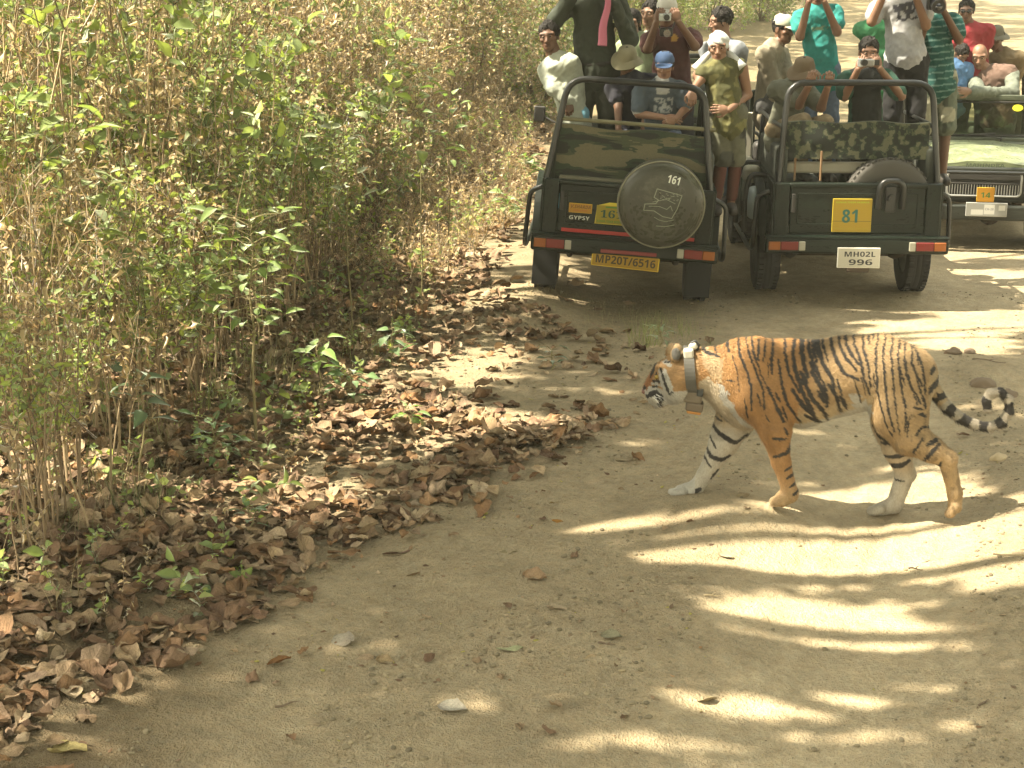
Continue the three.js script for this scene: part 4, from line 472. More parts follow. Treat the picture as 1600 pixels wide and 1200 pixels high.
  paint(g, (px, py, pz) => {
    const w = px * TN.x + pz * TN.z, x = px * X.x + pz * X.z, y = py; const jig = 0.004, X2 = x + jig * (noise(px * 90, py * 90, pz * 90) - 0.5) * 2, Y2 = y + jig * (noise(px * 90 + 50, py * 90, pz * 90) - 0.5) * 2;
    const jr = 0.011 * (noise(px * 34, py * 34, pz * 34) - 0.5) * 2 + 0.009 * (noise(px * 120, py * 120, pz * 120) - 0.5) * 2, xr = x + jr, yr = y + 0.8 * jr; const grain = (0.84 + 0.32 * noise(px * 22, py * 22, pz * 22)) * (0.86 + 0.28 * noise(px * 260, py * 130, pz * 260)); let c, sets = ['body'];
    if (x > tailX) { let bi = -1, bd = 9, bt = 0; for (let i = 1; i < tailPts.length; i++) { const [ax, ay] = tailPts[i - 1], [ex, ey] = tailPts[i], dx = ex - ax, dy = ey - ay, t = clamp(((x - ax) * dx + (y - ay) * dy) / (dx * dx + dy * dy), 0, 1), d = Math.hypot(x - ax - t * dx, y - ay - t * dy); if (d < bd) { bd = d; bi = i; bt = tl[i - 1] + t * (tl[i] - tl[i - 1]); } }
      if (bd < 0.05 && bi > 1) { const s = bt / acc; const ring = Math.sin((Math.pow(s, 0.9)) * 2 * Math.PI * 10.5 + 0.8 + (noise(x * 40, y * 40) - 0.5) * 1.6); return dark(ring > (s < 0.25 ? 0.1 : -0.15) ? BLK : (s < 0.3 ? mixc(TAN, CREAM, 0.5) : dark(mixc(CREAM, WHT, 0.6), 0.8)), grain); } }
    if (x < headX) { // head
      c = mixc(OR, TAN, 0.35); const sh = w > 0 ? w : -w; if (y < flat(1050, 612)[1] && sh > 0.02) c = WHT; 
      const t = n => strokes.some(s => s.which === n && distTo(s, X2, Y2) < 1); if (t('headBrown')) c = [0.2, 0.085, 0.03]; if (sh > 0.015 && t('headPale')) c = WHT; if (t('headDark')) c = BLK;
      const [ex, ey] = flat(1056, 551, 0.06); const er = Math.hypot((x - ex) * 1.5, y - ey); if (y > ey - 0.03 && er < 0.07) c = er < 0.032 ? [0.13, 0.125, 0.115] : mixc(CREAM, OR, 0.4); return dark(c, grain);
    }
    if (isHindNear(x, y) && w > 0) { sets = ['hindNear', 'body']; c = w < 0.075 && y < 0.35 ? WHT : mixc(TAN, OR, 0.12); if (y < 0.07 + jr) c = CREAM; if (noise(px * 60, py * 25, pz * 60) > 0.66) c = dark(c, 0.72); }
    else if (isHindFar(x, y) && w < 0) { sets = ['hindFar']; c = w > -0.125 ? mixc(mixc(WHT, CREAM, 0.25), TAN, 0.6 * sstep(0.2, 0.3, y + jr)) : TAN; }
    else if (isForeNear(x, y) && w > 0) { sets = ['foreNear']; c = w < 0.09 ? mixc(WHT, CREAM, 0.3) : mixc(OR, TAN, sstep(0.34, 0.1, y) * 0.9); if (xr < flat(1198, 690)[0] + (0.42 - y) * 0.13 && y < 0.42 && y > 0.1) c = mixc(c, CREAM, 0.75); if (y < 0.075 + jr) c = CREAM; }
    else if (isForeFar(x, y) && w < 0.0) { sets = ['foreFar']; c = w > -0.15 ? mixc(mixc(WHT, CREAM, 0.25), TAN, sstep(0.42, 0.56, y + 1.5 * jr)) : OR; if (x < flat(1078, 765, -0.1)[0]) c = CREAM; }
    else { const r = rump(xr, yr) ? 0.85 : 0; c = mixc(OR, TAN, Math.max(r, 0.75 * sstep(flat(1230, 600)[0], flat(1300, 600)[0], x + 0.1 * (noise(px * 9, py * 9, pz * 9) - 0.5)))); const b = belly(x); const up = y - b; if (x > bel[0][0] + 0.14 && up < 0.13) c = mixc(c, CREAM, 0.8 * sstep(0.13, 0.04, up + 0.05 * (noise(px * 20, py * 20, pz * 20) - 0.5))); if (x > bel[0][0] + 0.12 && up < 0.02) c = WHT; if (groin(xr, yr)) c = WHT; if (paleShoulder(xr, yr)) c = mixc(c, CREAM, 0.6); if (chest(xr, yr)) c = mixc(CREAM, [0.4, 0.34, 0.26], 0.6); if (whiteChest(xr, yr)) c = WHT; }
    let k = 9; for (const s of strokes) if (sets.includes(s.which)) k = Math.min(k, distTo(s, X2, Y2)); c = mixc(BLK, c, sstep(0.75, 1.05, k)); return dark(c, grain);
  });
  const t = thing('tiger', 'striped tiger with a collar walking to the left across the sandy track', 'tiger', [base.x, base.y, base.z]);
  mesh('body', g, new THREE.MeshPhysicalMaterial({ vertexColors: true, roughness: 0.75, sheen: 0.25, sheenRoughness: 0.5, sheenColor: new THREE.Color(0.9, 0.7, 0.45) }), t);
  { // coat: short hairs lying backwards along the body
    seedTo(8); const p = g.attributes.position, n = g.attributes.normal, cc = g.attributes.color, L = []; const hair = (() => { const q = new THREE.BufferGeometry(); q.setAttribute('position', new THREE.Float32BufferAttribute([-0.0011, 0, 0, 0.0011, 0, 0, 0.0003, 1, 0.12, -0.0003, 1, 0.12], 3)); q.setIndex([0, 1, 2, 0, 2, 3]); q.computeVertexNormals(); return q; })(), m4 = new THREE.Matrix4();
    for (let k = 0; k < 150000; k++) { const i = R() * p.count | 0, N = V(n.getX(i), n.getY(i), n.getZ(i)); let D = X.clone().addScaledVector(Y, -0.55); if (p.getY(i) < 0.4) D = V(0, -1, 0).addScaledVector(X, 0.15); D.add(V(rr(-0.4, 0.4), rr(-0.4, 0.4), rr(-0.4, 0.4))).addScaledVector(N, -D.dot(N)).normalize(); D.addScaledVector(N, rr(0.22, 0.55)).normalize(); const z = N.clone().addScaledVector(D, -N.dot(D)).normalize(), x = D.clone().cross(z); const len = rr(0.007, 0.014) * (p.getY(i) > 0.4 && n.getY(i) < -0.5 ? 1.9 : 1) * (p.getY(i) < 0.4 ? 0.55 : 1);
      m4.makeBasis(x, D.clone().multiplyScalar(len), z.multiplyScalar(len)).setPosition(p.getX(i), p.getY(i), p.getZ(i)); const v = rr(0.8, 1.2); L.push([m4.clone(), new THREE.Color().setRGB(cc.getX(i) * v, cc.getY(i) * v, cc.getZ(i) * v)]); }
    instanced('fur', hair, M([1, 1, 1], 0.8, { side: THREE.DoubleSide }), L, t).userData.kind = 'stuff';
  }
  // face: eyes, nose; whiskers
  const L = (u, v, w) => T(u, v, w).sub(base);
  for (const s of [1, -1]) { const e = new THREE.SphereGeometry(0.011, 14, 10); const p = L(1026, 589, s * 0.048); e.translate(p.x, p.y, p.z); mesh('eye', e, M([0.25, 0.17, 0.03], 0.15), t); }
  { const e = new THREE.SphereGeometry(1, 16, 12); e.scale(0.016, 0.017, 0.024); const p = L(1007, 611, 0); e.translate(p.x, p.y, p.z); mesh('nose', e, M([0.16, 0.07, 0.06], 0.4), t); }
  const wk = []; seedTo(3); for (let k = 0; k < 14; k++) { const s = k % 2 ? 1 : -1, a = L(1020 + rr(-5, 6), 617 + rr(-5, 4), s * 0.05), b = a.clone().addScaledVector(TN, s * rr(0.05, 0.1)).addScaledVector(X, rr(0.01, 0.08)).add(V(0, rr(-0.07, 0.01), 0)); wk.push(sweep([a, a.clone().lerp(b, 0.5).add(V(0, 0.01, 0)), b], q => 0.0011 * (1.1 - q), 4)); } mesh('whiskers', wk, M([0.8, 0.8, 0.76], 0.4), t).userData.kind = 'stuff';
  // collar with its box
  const c = thing('radio_collar', 'grey-brown radio collar with a box hanging under the neck of the tiger', 'collar', [base.x, base.y, base.z]);
  const ring = []; for (let k = 0; k <= 40; k++) { const a = k / 40 * 2 * Math.PI, cu = 1079 - 3 * Math.cos(a), p = T(cu, 579 - 36 * Math.cos(a), 0).sub(base).addScaledVector(TN, 36 * K * 0.86 * Math.sin(a)); ring.push(p); }
  const bandG = (() => { const pos = [], idx = []; ring.forEach((p, k) => { const o = p.clone().sub(L(1079, 579, 0)).normalize(); for (const [dx, dr] of [[-8, 0], [8, 0], [8, 2.2], [-8, 2.2]]) { const q = p.clone().addScaledVector(X, dx * K).addScaledVector(o, dr * K); pos.push(q.x, q.y, q.z); } }); for (let k = 0; k < 40; k++) for (let e = 0; e < 4; e++) { const a = k * 4 + e, b = k * 4 + (e + 1) % 4; idx.push(a, b, a + 4, b, b + 4, a + 4); } const g = new THREE.BufferGeometry(); g.setAttribute('position', new THREE.Float32BufferAttribute(pos, 3)); g.setIndex(idx); return g.toNonIndexed(); })(); bandG.computeVertexNormals();
  const m1 = M([0.065, 0.062, 0.053], 0.75, { side: THREE.DoubleSide }); mesh('band', bandG, m1, c);
  const place = (g, u, v, w, rz = 0) => { g.rotateZ(rz); g.rotateY(Math.atan2(-TD.z, -TD.x) * -1); const p = L(u, v, w); g.translate(p.x, p.y, p.z); return g; };
  mesh('battery_box', place(bx(31 * K, 30 * K, 0.085, 0, 0, 0, 0.014), 1082, 613, 0.03, -0.1), M([0.12, 0.095, 0.065], 0.6), c); mesh('lower_box', place(bx(27 * K, 15 * K, 0.08, 0, 0, 0, 0.012), 1085, 634, 0.03, -0.12), M([0.1, 0.075, 0.05], 0.55), c); mesh('orange_base', place(bx(22 * K, 6 * K, 0.07, 0, 0, 0, 0.008), 1084, 642, 0.03, -0.12), M([0.36, 0.16, 0.03], 0.6), c);
  mesh('clasp', place(bx(10 * K, 14 * K, 0.04, 0, 0, 0, 0.008), 1094, 612, 0.06, -0.1), M([0.03, 0.035, 0.035], 0.5), c);
  mesh('white_wrap', [place(bx(16 * K, 15 * K, 0.06, 0, 0, 0, 0.012), 1076, 552, 0.055, 0.1), place(bx(13 * K, 10 * K, 0.05, 0, 0, 0, 0.012), 1083, 541, 0.03, 0.5)], M([0.45, 0.43, 0.36], 0.8), c);
  mesh('antenna', sweep([[1080, 536], [1087, 533], [1092, 539], [1088, 550], [1085, 562]].map(p => L(...p, 0.03)), q => 0.008, 8), M([0.03, 0.03, 0.03], 0.6), c);
}
// ---------------------------------------------------------------- open safari jeeps
const FLAP = M([0.012, 0.012, 0.011], 0.9); const RUB = M([0.022, 0.021, 0.02], 0.85), DARKM = M([0.028, 0.026, 0.024], 0.6), RUST = M([0.07, 0.05, 0.035], 0.85), PIPE = M([0.01, 0.011, 0.011], 0.4, { clearcoat: 0.25, clearcoatRoughness: 0.3 }), CHROME = M([0.6, 0.6, 0.58], 0.25, { metalness: 1 }), GALV = M([0.42, 0.42, 0.4], 0.45, { metalness: 0.7 });
const GLASS = new THREE.MeshPhysicalMaterial({ color: 0xffffff, transmission: 1, thickness: 0, roughness: 0.03, ior: 1.5 });
const GLASS2 = new THREE.MeshPhysicalMaterial({ color: new THREE.Color().setRGB(0.35, 0.4, 0.3), transmission: 1, thickness: 0, roughness: 0.02, ior: 1.9 });
seedTo(66);
const dustTex = (() => { const a = tnoise(512, [[5, 1], [13, 1], [40, 0.8], [120, 0.6]]); return tex(512, (x, y) => { const s = a(x, y), k = 0.5 + 1.9 * Math.max(0, s - 0.46); return [k * 1.08, k, k * 0.86]; }); })();
const smudge = (() => { const a = tnoise(256, [[6, 1], [17, 1], [60, 1]]); return tex(256, (x, y) => { const s = 0.45 + 1.1 * (a(x, y) - 0.3); return [s, s, s]; }); })();
const paintM = (c, r = 0.42) => M(c, r, { map: dustTex, roughnessMap: smudge, roughness: Math.min(1, r * 1.5), clearcoat: 0.12, clearcoatRoughness: 0.4, specularIntensity: 0.6 });
function camo(n, cells, stretch, cols, th) { const a = tnoise(512, [[cells, 1], [cells * 2, 0.45], [cells * 5, 0.2]]), b = tnoise(512, [[cells, 1], [cells * 2, 0.5], [cells * 4, 0.2]]), f = tnoise(512, [[170, 1]]); return tex(n, (x, y) => { const Y = (y * stretch) % 1, p = a(x, Y), q = b((x + 0.37) % 1, Y); let c = cols[0]; if (p > th[0]) c = cols[1]; else if (q > th[1]) c = cols[2]; if (p < th[2]) c = cols[3]; const g = 0.9 + 0.2 * f(x, y); return [c[0] * g, c[1] * g, c[2] * g]; }); }
const camoWide = camo(512, 5, 3.4, [[0.028, 0.042, 0.024], [0.115, 0.103, 0.06], [0.05, 0.06, 0.032], [0.016, 0.018, 0.015]], [0.56, 0.56, 0.42]), camoFine = camo(512, 26, 1, [[0.024, 0.036, 0.023], [0.105, 0.106, 0.064], [0.058, 0.072, 0.037], [0.013, 0.018, 0.013]], [0.575, 0.57, 0.44]);
function print(w, h, px, draw, x, y, z, parent, o = {}) { // flat print on a thin plate facing +z
  const c = document.createElement('canvas'); c.width = px; c.height = Math.round(px * h / w); const q = c.getContext('2d'); draw(q, c.width, c.height); const t = new THREE.CanvasTexture(c); t.colorSpace = THREE.SRGBColorSpace;
  const g = o.circle ? new THREE.CircleGeometry(w / 2, 48) : new THREE.PlaneGeometry(w, h); const m = mesh(o.name || 'lettering', g, new THREE.MeshPhysicalMaterial({ map: t, roughness: o.rough ?? 0.5, transparent: !!o.alpha, alphaTest: o.alpha ? 0.5 : 0 }), parent); m.position.set(x, y, z); m.rotation.set(o.rx || 0, o.ry || 0, o.rz || 0); return m;
}
const fit = (q, s, x, y, w, h, font = 'bold', fam = 'sans-serif') => { q.save(); q.font = `${font} ${h}px ${fam}`; q.textAlign = 'center'; q.textBaseline = 'middle'; const k = w / q.measureText(s).width; q.translate(x, y); q.scale(k, 1.25); q.fillText(s, 0, h * 0.02); q.restore(); };
const tyreGeo = (() => { const p = []; const prof = [[0.19, -0.085], [0.24, -0.1], [0.31, -0.105], [0.335, -0.095], [0.348, -0.08], [0.35, -0.03], [0.343, -0.028], [0.343, -0.018], [0.35, -0.016], [0.35, 0.016], [0.343, 0.018], [0.343, 0.028], [0.35, 0.03], [0.348, 0.08], [0.335, 0.095], [0.31, 0.105], [0.24, 0.1], [0.19, 0.085]]; const g = new THREE.LatheGeometry(prof.map(([r, y]) => new THREE.Vector2(r, y)), 56); g.rotateZ(Math.PI / 2); const lugs = []; for (let k = 0; k < 44; k++) for (const s of [-1, 1]) { const b = bx(0.042, 0.014, 0.03, s * 0.07, 0.352, 0, 0.003); b.rotateX((k + (s > 0 ? 0.5 : 0)) / 44 * 2 * Math.PI); lugs.push(b); } return merged([g, ...lugs]); })();
const rimGeo = (() => { const g = new THREE.LatheGeometry([[0.0, 0.03], [0.06, 0.035], [0.07, 0.02], [0.14, 0.0], [0.17, 0.03], [0.195, 0.085], [0.2, 0.09], [0.2, -0.08], [0.17, -0.07], [0.0, -0.06]].map(([r, y]) => new THREE.Vector2(r, y)), 32); g.rotateZ(-Math.PI / 2); const b = [g]; for (let k = 0; k < 5; k++) { const a = k / 5 * 6.283; b.push(cyl([0.02, Math.cos(a) * 0.1, Math.sin(a) * 0.1], [0.04, Math.cos(a) * 0.1, Math.sin(a) * 0.1], 0.012)); } return merged(b); })();
const RED = M([0.16, 0.014, 0.012], 0.25, { clearcoat: 0.6 }), AMB = M([0.26, 0.075, 0.012], 0.25, { clearcoat: 0.6 }), WHL = M([0.32, 0.31, 0.25], 0.25, { clearcoat: 0.6 });
function wheel(t, x, y, z, steer = 0) { const w = new THREE.Group(); w.name = 'wheel'; t.add(w); w.position.set(x, y, z); w.rotation.y = (x < 0 ? Math.PI : 0) + steer; mesh('tyre', tyreGeo, RUB, w); mesh('rim', rimGeo, M([0.1, 0.1, 0.09], 0.6), w); return w; }
function jeep(label, pos, turn, col, o = {}) {
  const LF = o.lift ?? 0.13;
  const t = thing('safari_jeep', label, 'jeep', pos, turn), P = paintM(col, o.rough ?? 0.42), P2 = paintM(o.col2 || col, 0.5);
  // tub: side panels with wheel arch, floor
  for (const s of [-1, 1]) {
    const sh = new THREE.Shape(); sh.moveTo(0.06, 0.42); sh.lineTo(0.06, 0.94); sh.lineTo(1.55, 0.94); sh.lineTo(1.7, 0.72); sh.lineTo(2.25, 0.72); sh.lineTo(2.35, 0.98); sh.lineTo(2.55, 0.98); sh.lineTo(2.55, 0.42); sh.lineTo(1.3, 0.42); sh.absarc(0.86, 0.42, 0.44, 0, Math.PI, false); sh.lineTo(0.06, 0.42);
    const g = new THREE.ExtrudeGeometry(sh, { depth: 0.03, bevelEnabled: true, bevelSize: 0.006, bevelThickness: 0.006, bevelSegments: 2, curveSegments: 18 }); g.rotateY(Math.PI / 2); g.translate(s > 0 ? 0.68 : -0.71, 0, 0); mesh('side_panel', g, P, t);
    const fl = new THREE.Shape(); fl.absarc(0, 0, 0.47, 0.05, Math.PI - 0.05, false); fl.absarc(0, 0, 0.42, Math.PI - 0.05, 0.05, true); const f = new THREE.ExtrudeGeometry(fl, { depth: 0.07, bevelEnabled: true, bevelSize: 0.005, bevelThickness: 0.005, bevelSegments: 1, curveSegments: 20 }); f.rotateY(Math.PI / 2); f.translate(s > 0 ? 0.715 : -0.785, 0.42, -0.86); mesh('wheel_arch', f, o.flare || P2, t);
    // front wing
    const w = new THREE.Shape(); w.moveTo(-0.32, 0); w.lineTo(0.06, 0); w.lineTo(0.06, 0.03); w.quadraticCurveTo(0, 0.06, -0.32, 0.05); const fw = new THREE.Shape(); fw.moveTo(2.55, 0.42); fw.lineTo(2.55, 0.9); fw.lineTo(3.74, 0.84); fw.lineTo(3.82, 0.7); fw.lineTo(3.8, 0.52); fw.lineTo(3.64, 0.5); fw.absarc(3.2, 0.45, 0.43, 0.1, Math.PI - 0.1, false); fw.lineTo(2.55, 0.42);
    const fg = new THREE.ExtrudeGeometry(fw, { depth: 0.03, bevelEnabled: true, bevelSize: 0.006, bevelThickness: 0.006, bevelSegments: 2, curveSegments: 16 }); fg.rotateY(Math.PI / 2); fg.translate(s > 0 ? 0.7 : -0.73, 0, 0); mesh('front_wing', [fg, bx(0.26, 0.025, 1.2, s * 0.6, 0.875, -3.14, 0.012)], P, t);
    const fa = f.clone(); fa.translate(0, 0.02, -2.34); mesh('wheel_arch', fa, o.flare || P2, t);
    mesh('side_bar', [bent([[s * 0.72, 0.85, -0.25], [s * 0.82, 0.8, -0.28], [s * 0.84, 0.36, -0.28], [s * 0.84, 0.3, -0.5], [s * 0.84, 0.3, -1.9], [s * 0.72, 0.34, -2.1]], 0.021, 0.1)], PIPE, t);
    wheel(t, s * 0.66, 0.35 - LF, -0.86); wheel(t, s * 0.66, 0.35 - LF, -3.2, o.steer || 0);
    mesh('mud_flap', bx(0.21, o.flap ?? 0.34, 0.012, s * 0.66, (o.flapY ?? 0.3) - LF * 0.5, -0.44, 0.004), FLAP, t);
    // seats and benches
    mesh('bench_seat', [bx(0.42, 0.1, 1.35, s * 0.44, 0.86, -0.85, 0.04), bx(0.1, 0.34, 1.3, s * 0.63, 1.06, -0.85, 0.04)], M([0.045, 0.05, 0.04], 0.8), t);
    mesh('front_seat', [bx(0.46, 0.12, 0.46, s * 0.34, 0.75, -1.95, 0.05), bx(0.46, 0.5, 0.12, s * 0.34, 1.03, -1.7, 0.05)], M([0.04, 0.045, 0.04], 0.8), t);
    mesh('mirror', [cyl([s * 0.66, 1.12, -2.4], [s * 0.86, 1.2, -2.46], 0.009), bx(0.11, 0.15, 0.04, s * 0.9, 1.22, -2.46, 0.015)], DARKM, t);
  }
  mesh('floor', [bx(1.36, 0.04, 2.6, 0, 0.57, -1.35, 0.006), bx(1.36, 0.4, 0.04, 0, 0.76, -2.5, 0.006)], DARKM, t);
  // under the body
  mesh('chassis', [bx(0.07, 0.1, 3.6, -0.36, 0.5, -1.95), bx(0.07, 0.1, 3.6, 0.36, 0.5, -1.95), bx(0.72, 0.08, 0.08, 0, 0.5, -0.16), bx(0.5, 0.2, 0.5, 0.05, 0.46, -0.45, 0.05)], RUST, t);
  mesh('rear_axle', [cyl([-0.62, 0.35, -0.86], [0.62, 0.35, -0.86], 0.042), (() => { const g = new THREE.SphereGeometry(0.13, 18, 14); g.translate(0.1, 0.35, -0.86); return g; })(), ...[-1, 1].map(s => tube([[s * 0.46, 0.46, -0.25], [s * 0.46, 0.33, -0.8], [s * 0.46, 0.42, -1.4]], 0.028))], RUST, t).position.y = -LF;
  mesh('front_axle', [cyl([-0.62, 0.35, -3.2], [0.62, 0.35, -3.2], 0.04), (() => { const g = new THREE.SphereGeometry(0.12, 18, 14); g.translate(-0.16, 0.34, -3.2); return g; })(), ...[-1, 1].map(s => tube([[s * 0.44, 0.45, -2.7], [s * 0.44, 0.33, -3.25], [s * 0.44, 0.42, -3.75]], 0.026)), bx(0.9, 0.05, 0.07, 0, 0.42, -3.72, 0.01), cyl([-0.5, 0.37, -3.4], [0.5, 0.37, -3.4], 0.018)], RUST, t).position.y = -LF;
  mesh('exhaust', [tube([[-0.5, 0.36, -0.1], [-0.48, 0.37, -0.4], [-0.4, 0.42, -1.2]], 0.024), cyl([-0.36, 0.38, -0.32], [0.05, 0.38, -0.32], 0.07)], RUST, t);
  // tail
  mesh('tail_panel', [bx(0.13, 0.46, 0.05, -0.635, 0.72, -0.065, 0.015), bx(0.13, 0.46, 0.05, 0.635, 0.72, -0.065, 0.015), bx(1.4, 0.06, 0.05, 0, 0.49, -0.067, 0.01)], P, t);
  const gate = mesh('tailgate', [bx(1.13, 0.42, 0.035, 0, 0.73, -0.06, 0.012), bx(1.16, 0.045, 0.06, 0, 0.93, -0.065, 0.015), bx(1.0, 0.012, 0.012, 0, 0.86, -0.04, 0.004), bx(1.0, 0.012, 0.012, 0, 0.6, -0.04, 0.004), bx(0.012, 0.26, 0.012, -0.5, 0.73, -0.04, 0.004), bx(0.012, 0.26, 0.012, 0.5, 0.73, -0.04, 0.004)], P, t);
  mesh('latch', [bx(0.03, 0.16, 0.02, -0.54, 0.78, -0.03, 0.006)], DARKM, gate);
  const bump = mesh('rear_bumper', [bx(1.54, 0.135, 0.11, 0, 0.43, 0, 0.022), bx(1.54, 0.012, 0.13, 0, 0.5, -0.01, 0.004)], P, t);
  for (const s of [-1, 1]) { const q = s * (o.lamp ?? 0.58); mesh('tail_lamp', bx(0.1, 0.075, 0.02, q + s * 0.115, 0.43, 0.052, 0.008), AMB, bump); mesh('tail_lamp', bx(0.15, 0.075, 0.02, q - s * 0.012, 0.43, 0.053, 0.008), RED, bump); mesh('reversing_lamp', bx(0.055, 0.08, 0.022, q - s * 0.118, 0.43, 0.054, 0.008), WHL, bump); }
  // scuttle, windscreen, bonnet, front
  const wz = -2.5, wt = o.screenTop ?? 1.5; mesh('scuttle', [bx(1.42, 0.1, 0.26, 0, 0.94, -2.5, 0.03)], P, t);
  const fr = mesh('windscreen_frame', [bx(1.36, 0.06, 0.045, 0, 1.0, wz - 0.03, 0.015), bx(1.36, 0.065, 0.045, 0, wt, wz + 0.1, 0.015), ...[-1, 1].map(s => { const g = bx(0.07, wt - 0.94, 0.045, s * 0.65, 0, 0, 0.015); g.rotateX(0.24); g.translate(0, (wt + 1.0) / 2, wz + 0.035); return g; })], P, t);
  const gl = new THREE.PlaneGeometry(1.25, wt - 1.03); gl.rotateX(0.24); gl.translate(0, (wt + 1.0) / 2, wz + 0.035); mesh('glass', gl, o.front ? GLASS2 : GLASS, fr);
  if (o.front) { const seal = []; const c = (wt + 1) / 2, hh = (wt - 1.08) / 2; seal.push((() => { const g = bent([[0, -hh, 0], [0.61, -hh, 0], [0.61, hh, 0], [-0.61, hh, 0], [-0.61, -hh, 0], [0, -hh, 0]], 0.011, 0.07); g.rotateX(0.24); g.translate(0, c, wz + 0.02); return g; })()); mesh('rubber_seal', seal, RUB, fr); }
  for (const x of [-0.3, 0.25]) mesh('wiper', [cyl([x, 1.02, wz - 0.07], [x + 0.22, 1.06, wz - 0.06], 0.006), cyl([x + 0.06, 1.075, wz - 0.05], [x + 0.38, 1.05, wz - 0.055], 0.007), cyl([x, 0.98, wz - 0.05], [x, 1.03, wz - 0.075], 0.013)], DARKM, fr);
  const bg = (() => { const g = new THREE.BoxGeometry(1, 1, 1, 12, 4, 16), p = g.attributes.position; for (let i = 0; i < p.count; i++) { const u = p.getX(i) * 2, vv = p.getY(i) + 0.5, w = p.getZ(i) + 0.5; const half = lerp(0.56, 0.66, w), x = u * half, top = 0.985 - 0.05 * (1 - w) - 0.05 * Math.pow(Math.abs(u), 4) - 0.03 * Math.pow(1 - w, 6) + 0.018 * sstep(0.55, 0.35, Math.abs(u)); p.setXYZ(i, x, lerp(0.84, top, vv), lerp(-3.78, -2.6, w)); } g.computeVertexNormals(); return g; })();
  mesh('bonnet', bg, o.bonnet ? paintM(o.bonnet, 0.4) : P, t);
  const fp = mesh('front_panel', [bx(1.4, 0.36, 0.06, 0, 0.69, -3.79, 0.03)], P2, t), bez = mesh('grille_frame', (() => { const g = bent([[0, 0.12, 0], [0.36, 0.12, 0], [0.36, -0.12, 0], [-0.36, -0.12, 0], [-0.36, 0.12, 0], [0, 0.12, 0]], 0.012, 0.05); g.translate(0, 0.7, -3.825); return g; })(), GALV, fp);
  mesh('grille_back', bx(0.7, 0.23, 0.01, 0, 0.7, -3.822, 0.003), RUB, fp); for (let k = 0; k < 26; k++) { const x = -0.335 + k * 0.0268; mesh('slat', bx(0.007, 0.1, 0.014, x, 0.645, -3.828, 0.002), GALV, bez); } mesh('grille_bar', [bx(0.7, 0.016, 0.016, 0, 0.705, -3.828, 0.004), bx(0.7, 0.05, 0.01, 0, 0.77, -3.828, 0.003)], DARKM, bez);
  for (const s of [-1, 1]) { const g = new THREE.SphereGeometry(0.1, 20, 12, 0, 6.283, 0, 1.0); g.rotateX(-Math.PI / 2); g.translate(s * 0.5, 0.7, -3.77); mesh('headlight', g, M([0.55, 0.5, 0.3], 0.12, { clearcoat: 1 }), fp); const r = new THREE.TorusGeometry(0.092, 0.012, 8, 28); r.translate(s * 0.5, 0.7, -3.825); mesh('headlight_ring', r, GALV, fp); }
  const fb = mesh('front_bumper', [bx(1.5, 0.15, 0.1, 0, 0.43, -3.93, 0.02)], P2, t); for (const s of [-1, 1]) mesh('indicator', bx(0.11, 0.06, 0.02, s * 0.58, 0.44, -3.985, 0.008), AMB, fb);
  mesh('nudge_bar', [bent([[-0.42, 0.4, -3.99], [-0.42, 0.83, -3.93], [0.42, 0.83, -3.93], [0.42, 0.4, -3.99]], 0.017, 0.06), ...[-1, 1].map(s => bent([[s * 0.42, 0.8, -3.93], [s * 0.68, 0.8, -3.9], [s * 0.68, 0.48, -3.92]], 0.015, 0.08))], PIPE, t);
  mesh('dashboard', [bx(1.3, 0.2, 0.18, 0, 0.94, -2.3, 0.05)], DARKM, t); const sw = new THREE.TorusGeometry(0.19, 0.014, 8, 30); sw.rotateX(-0.9); sw.translate(0.34, 1.06, -2.12); mesh('steering_wheel', [sw, cyl([0.34, 1.06, -2.12], [0.34, 0.92, -2.3], 0.018)], DARKM, t);
  return t;
}
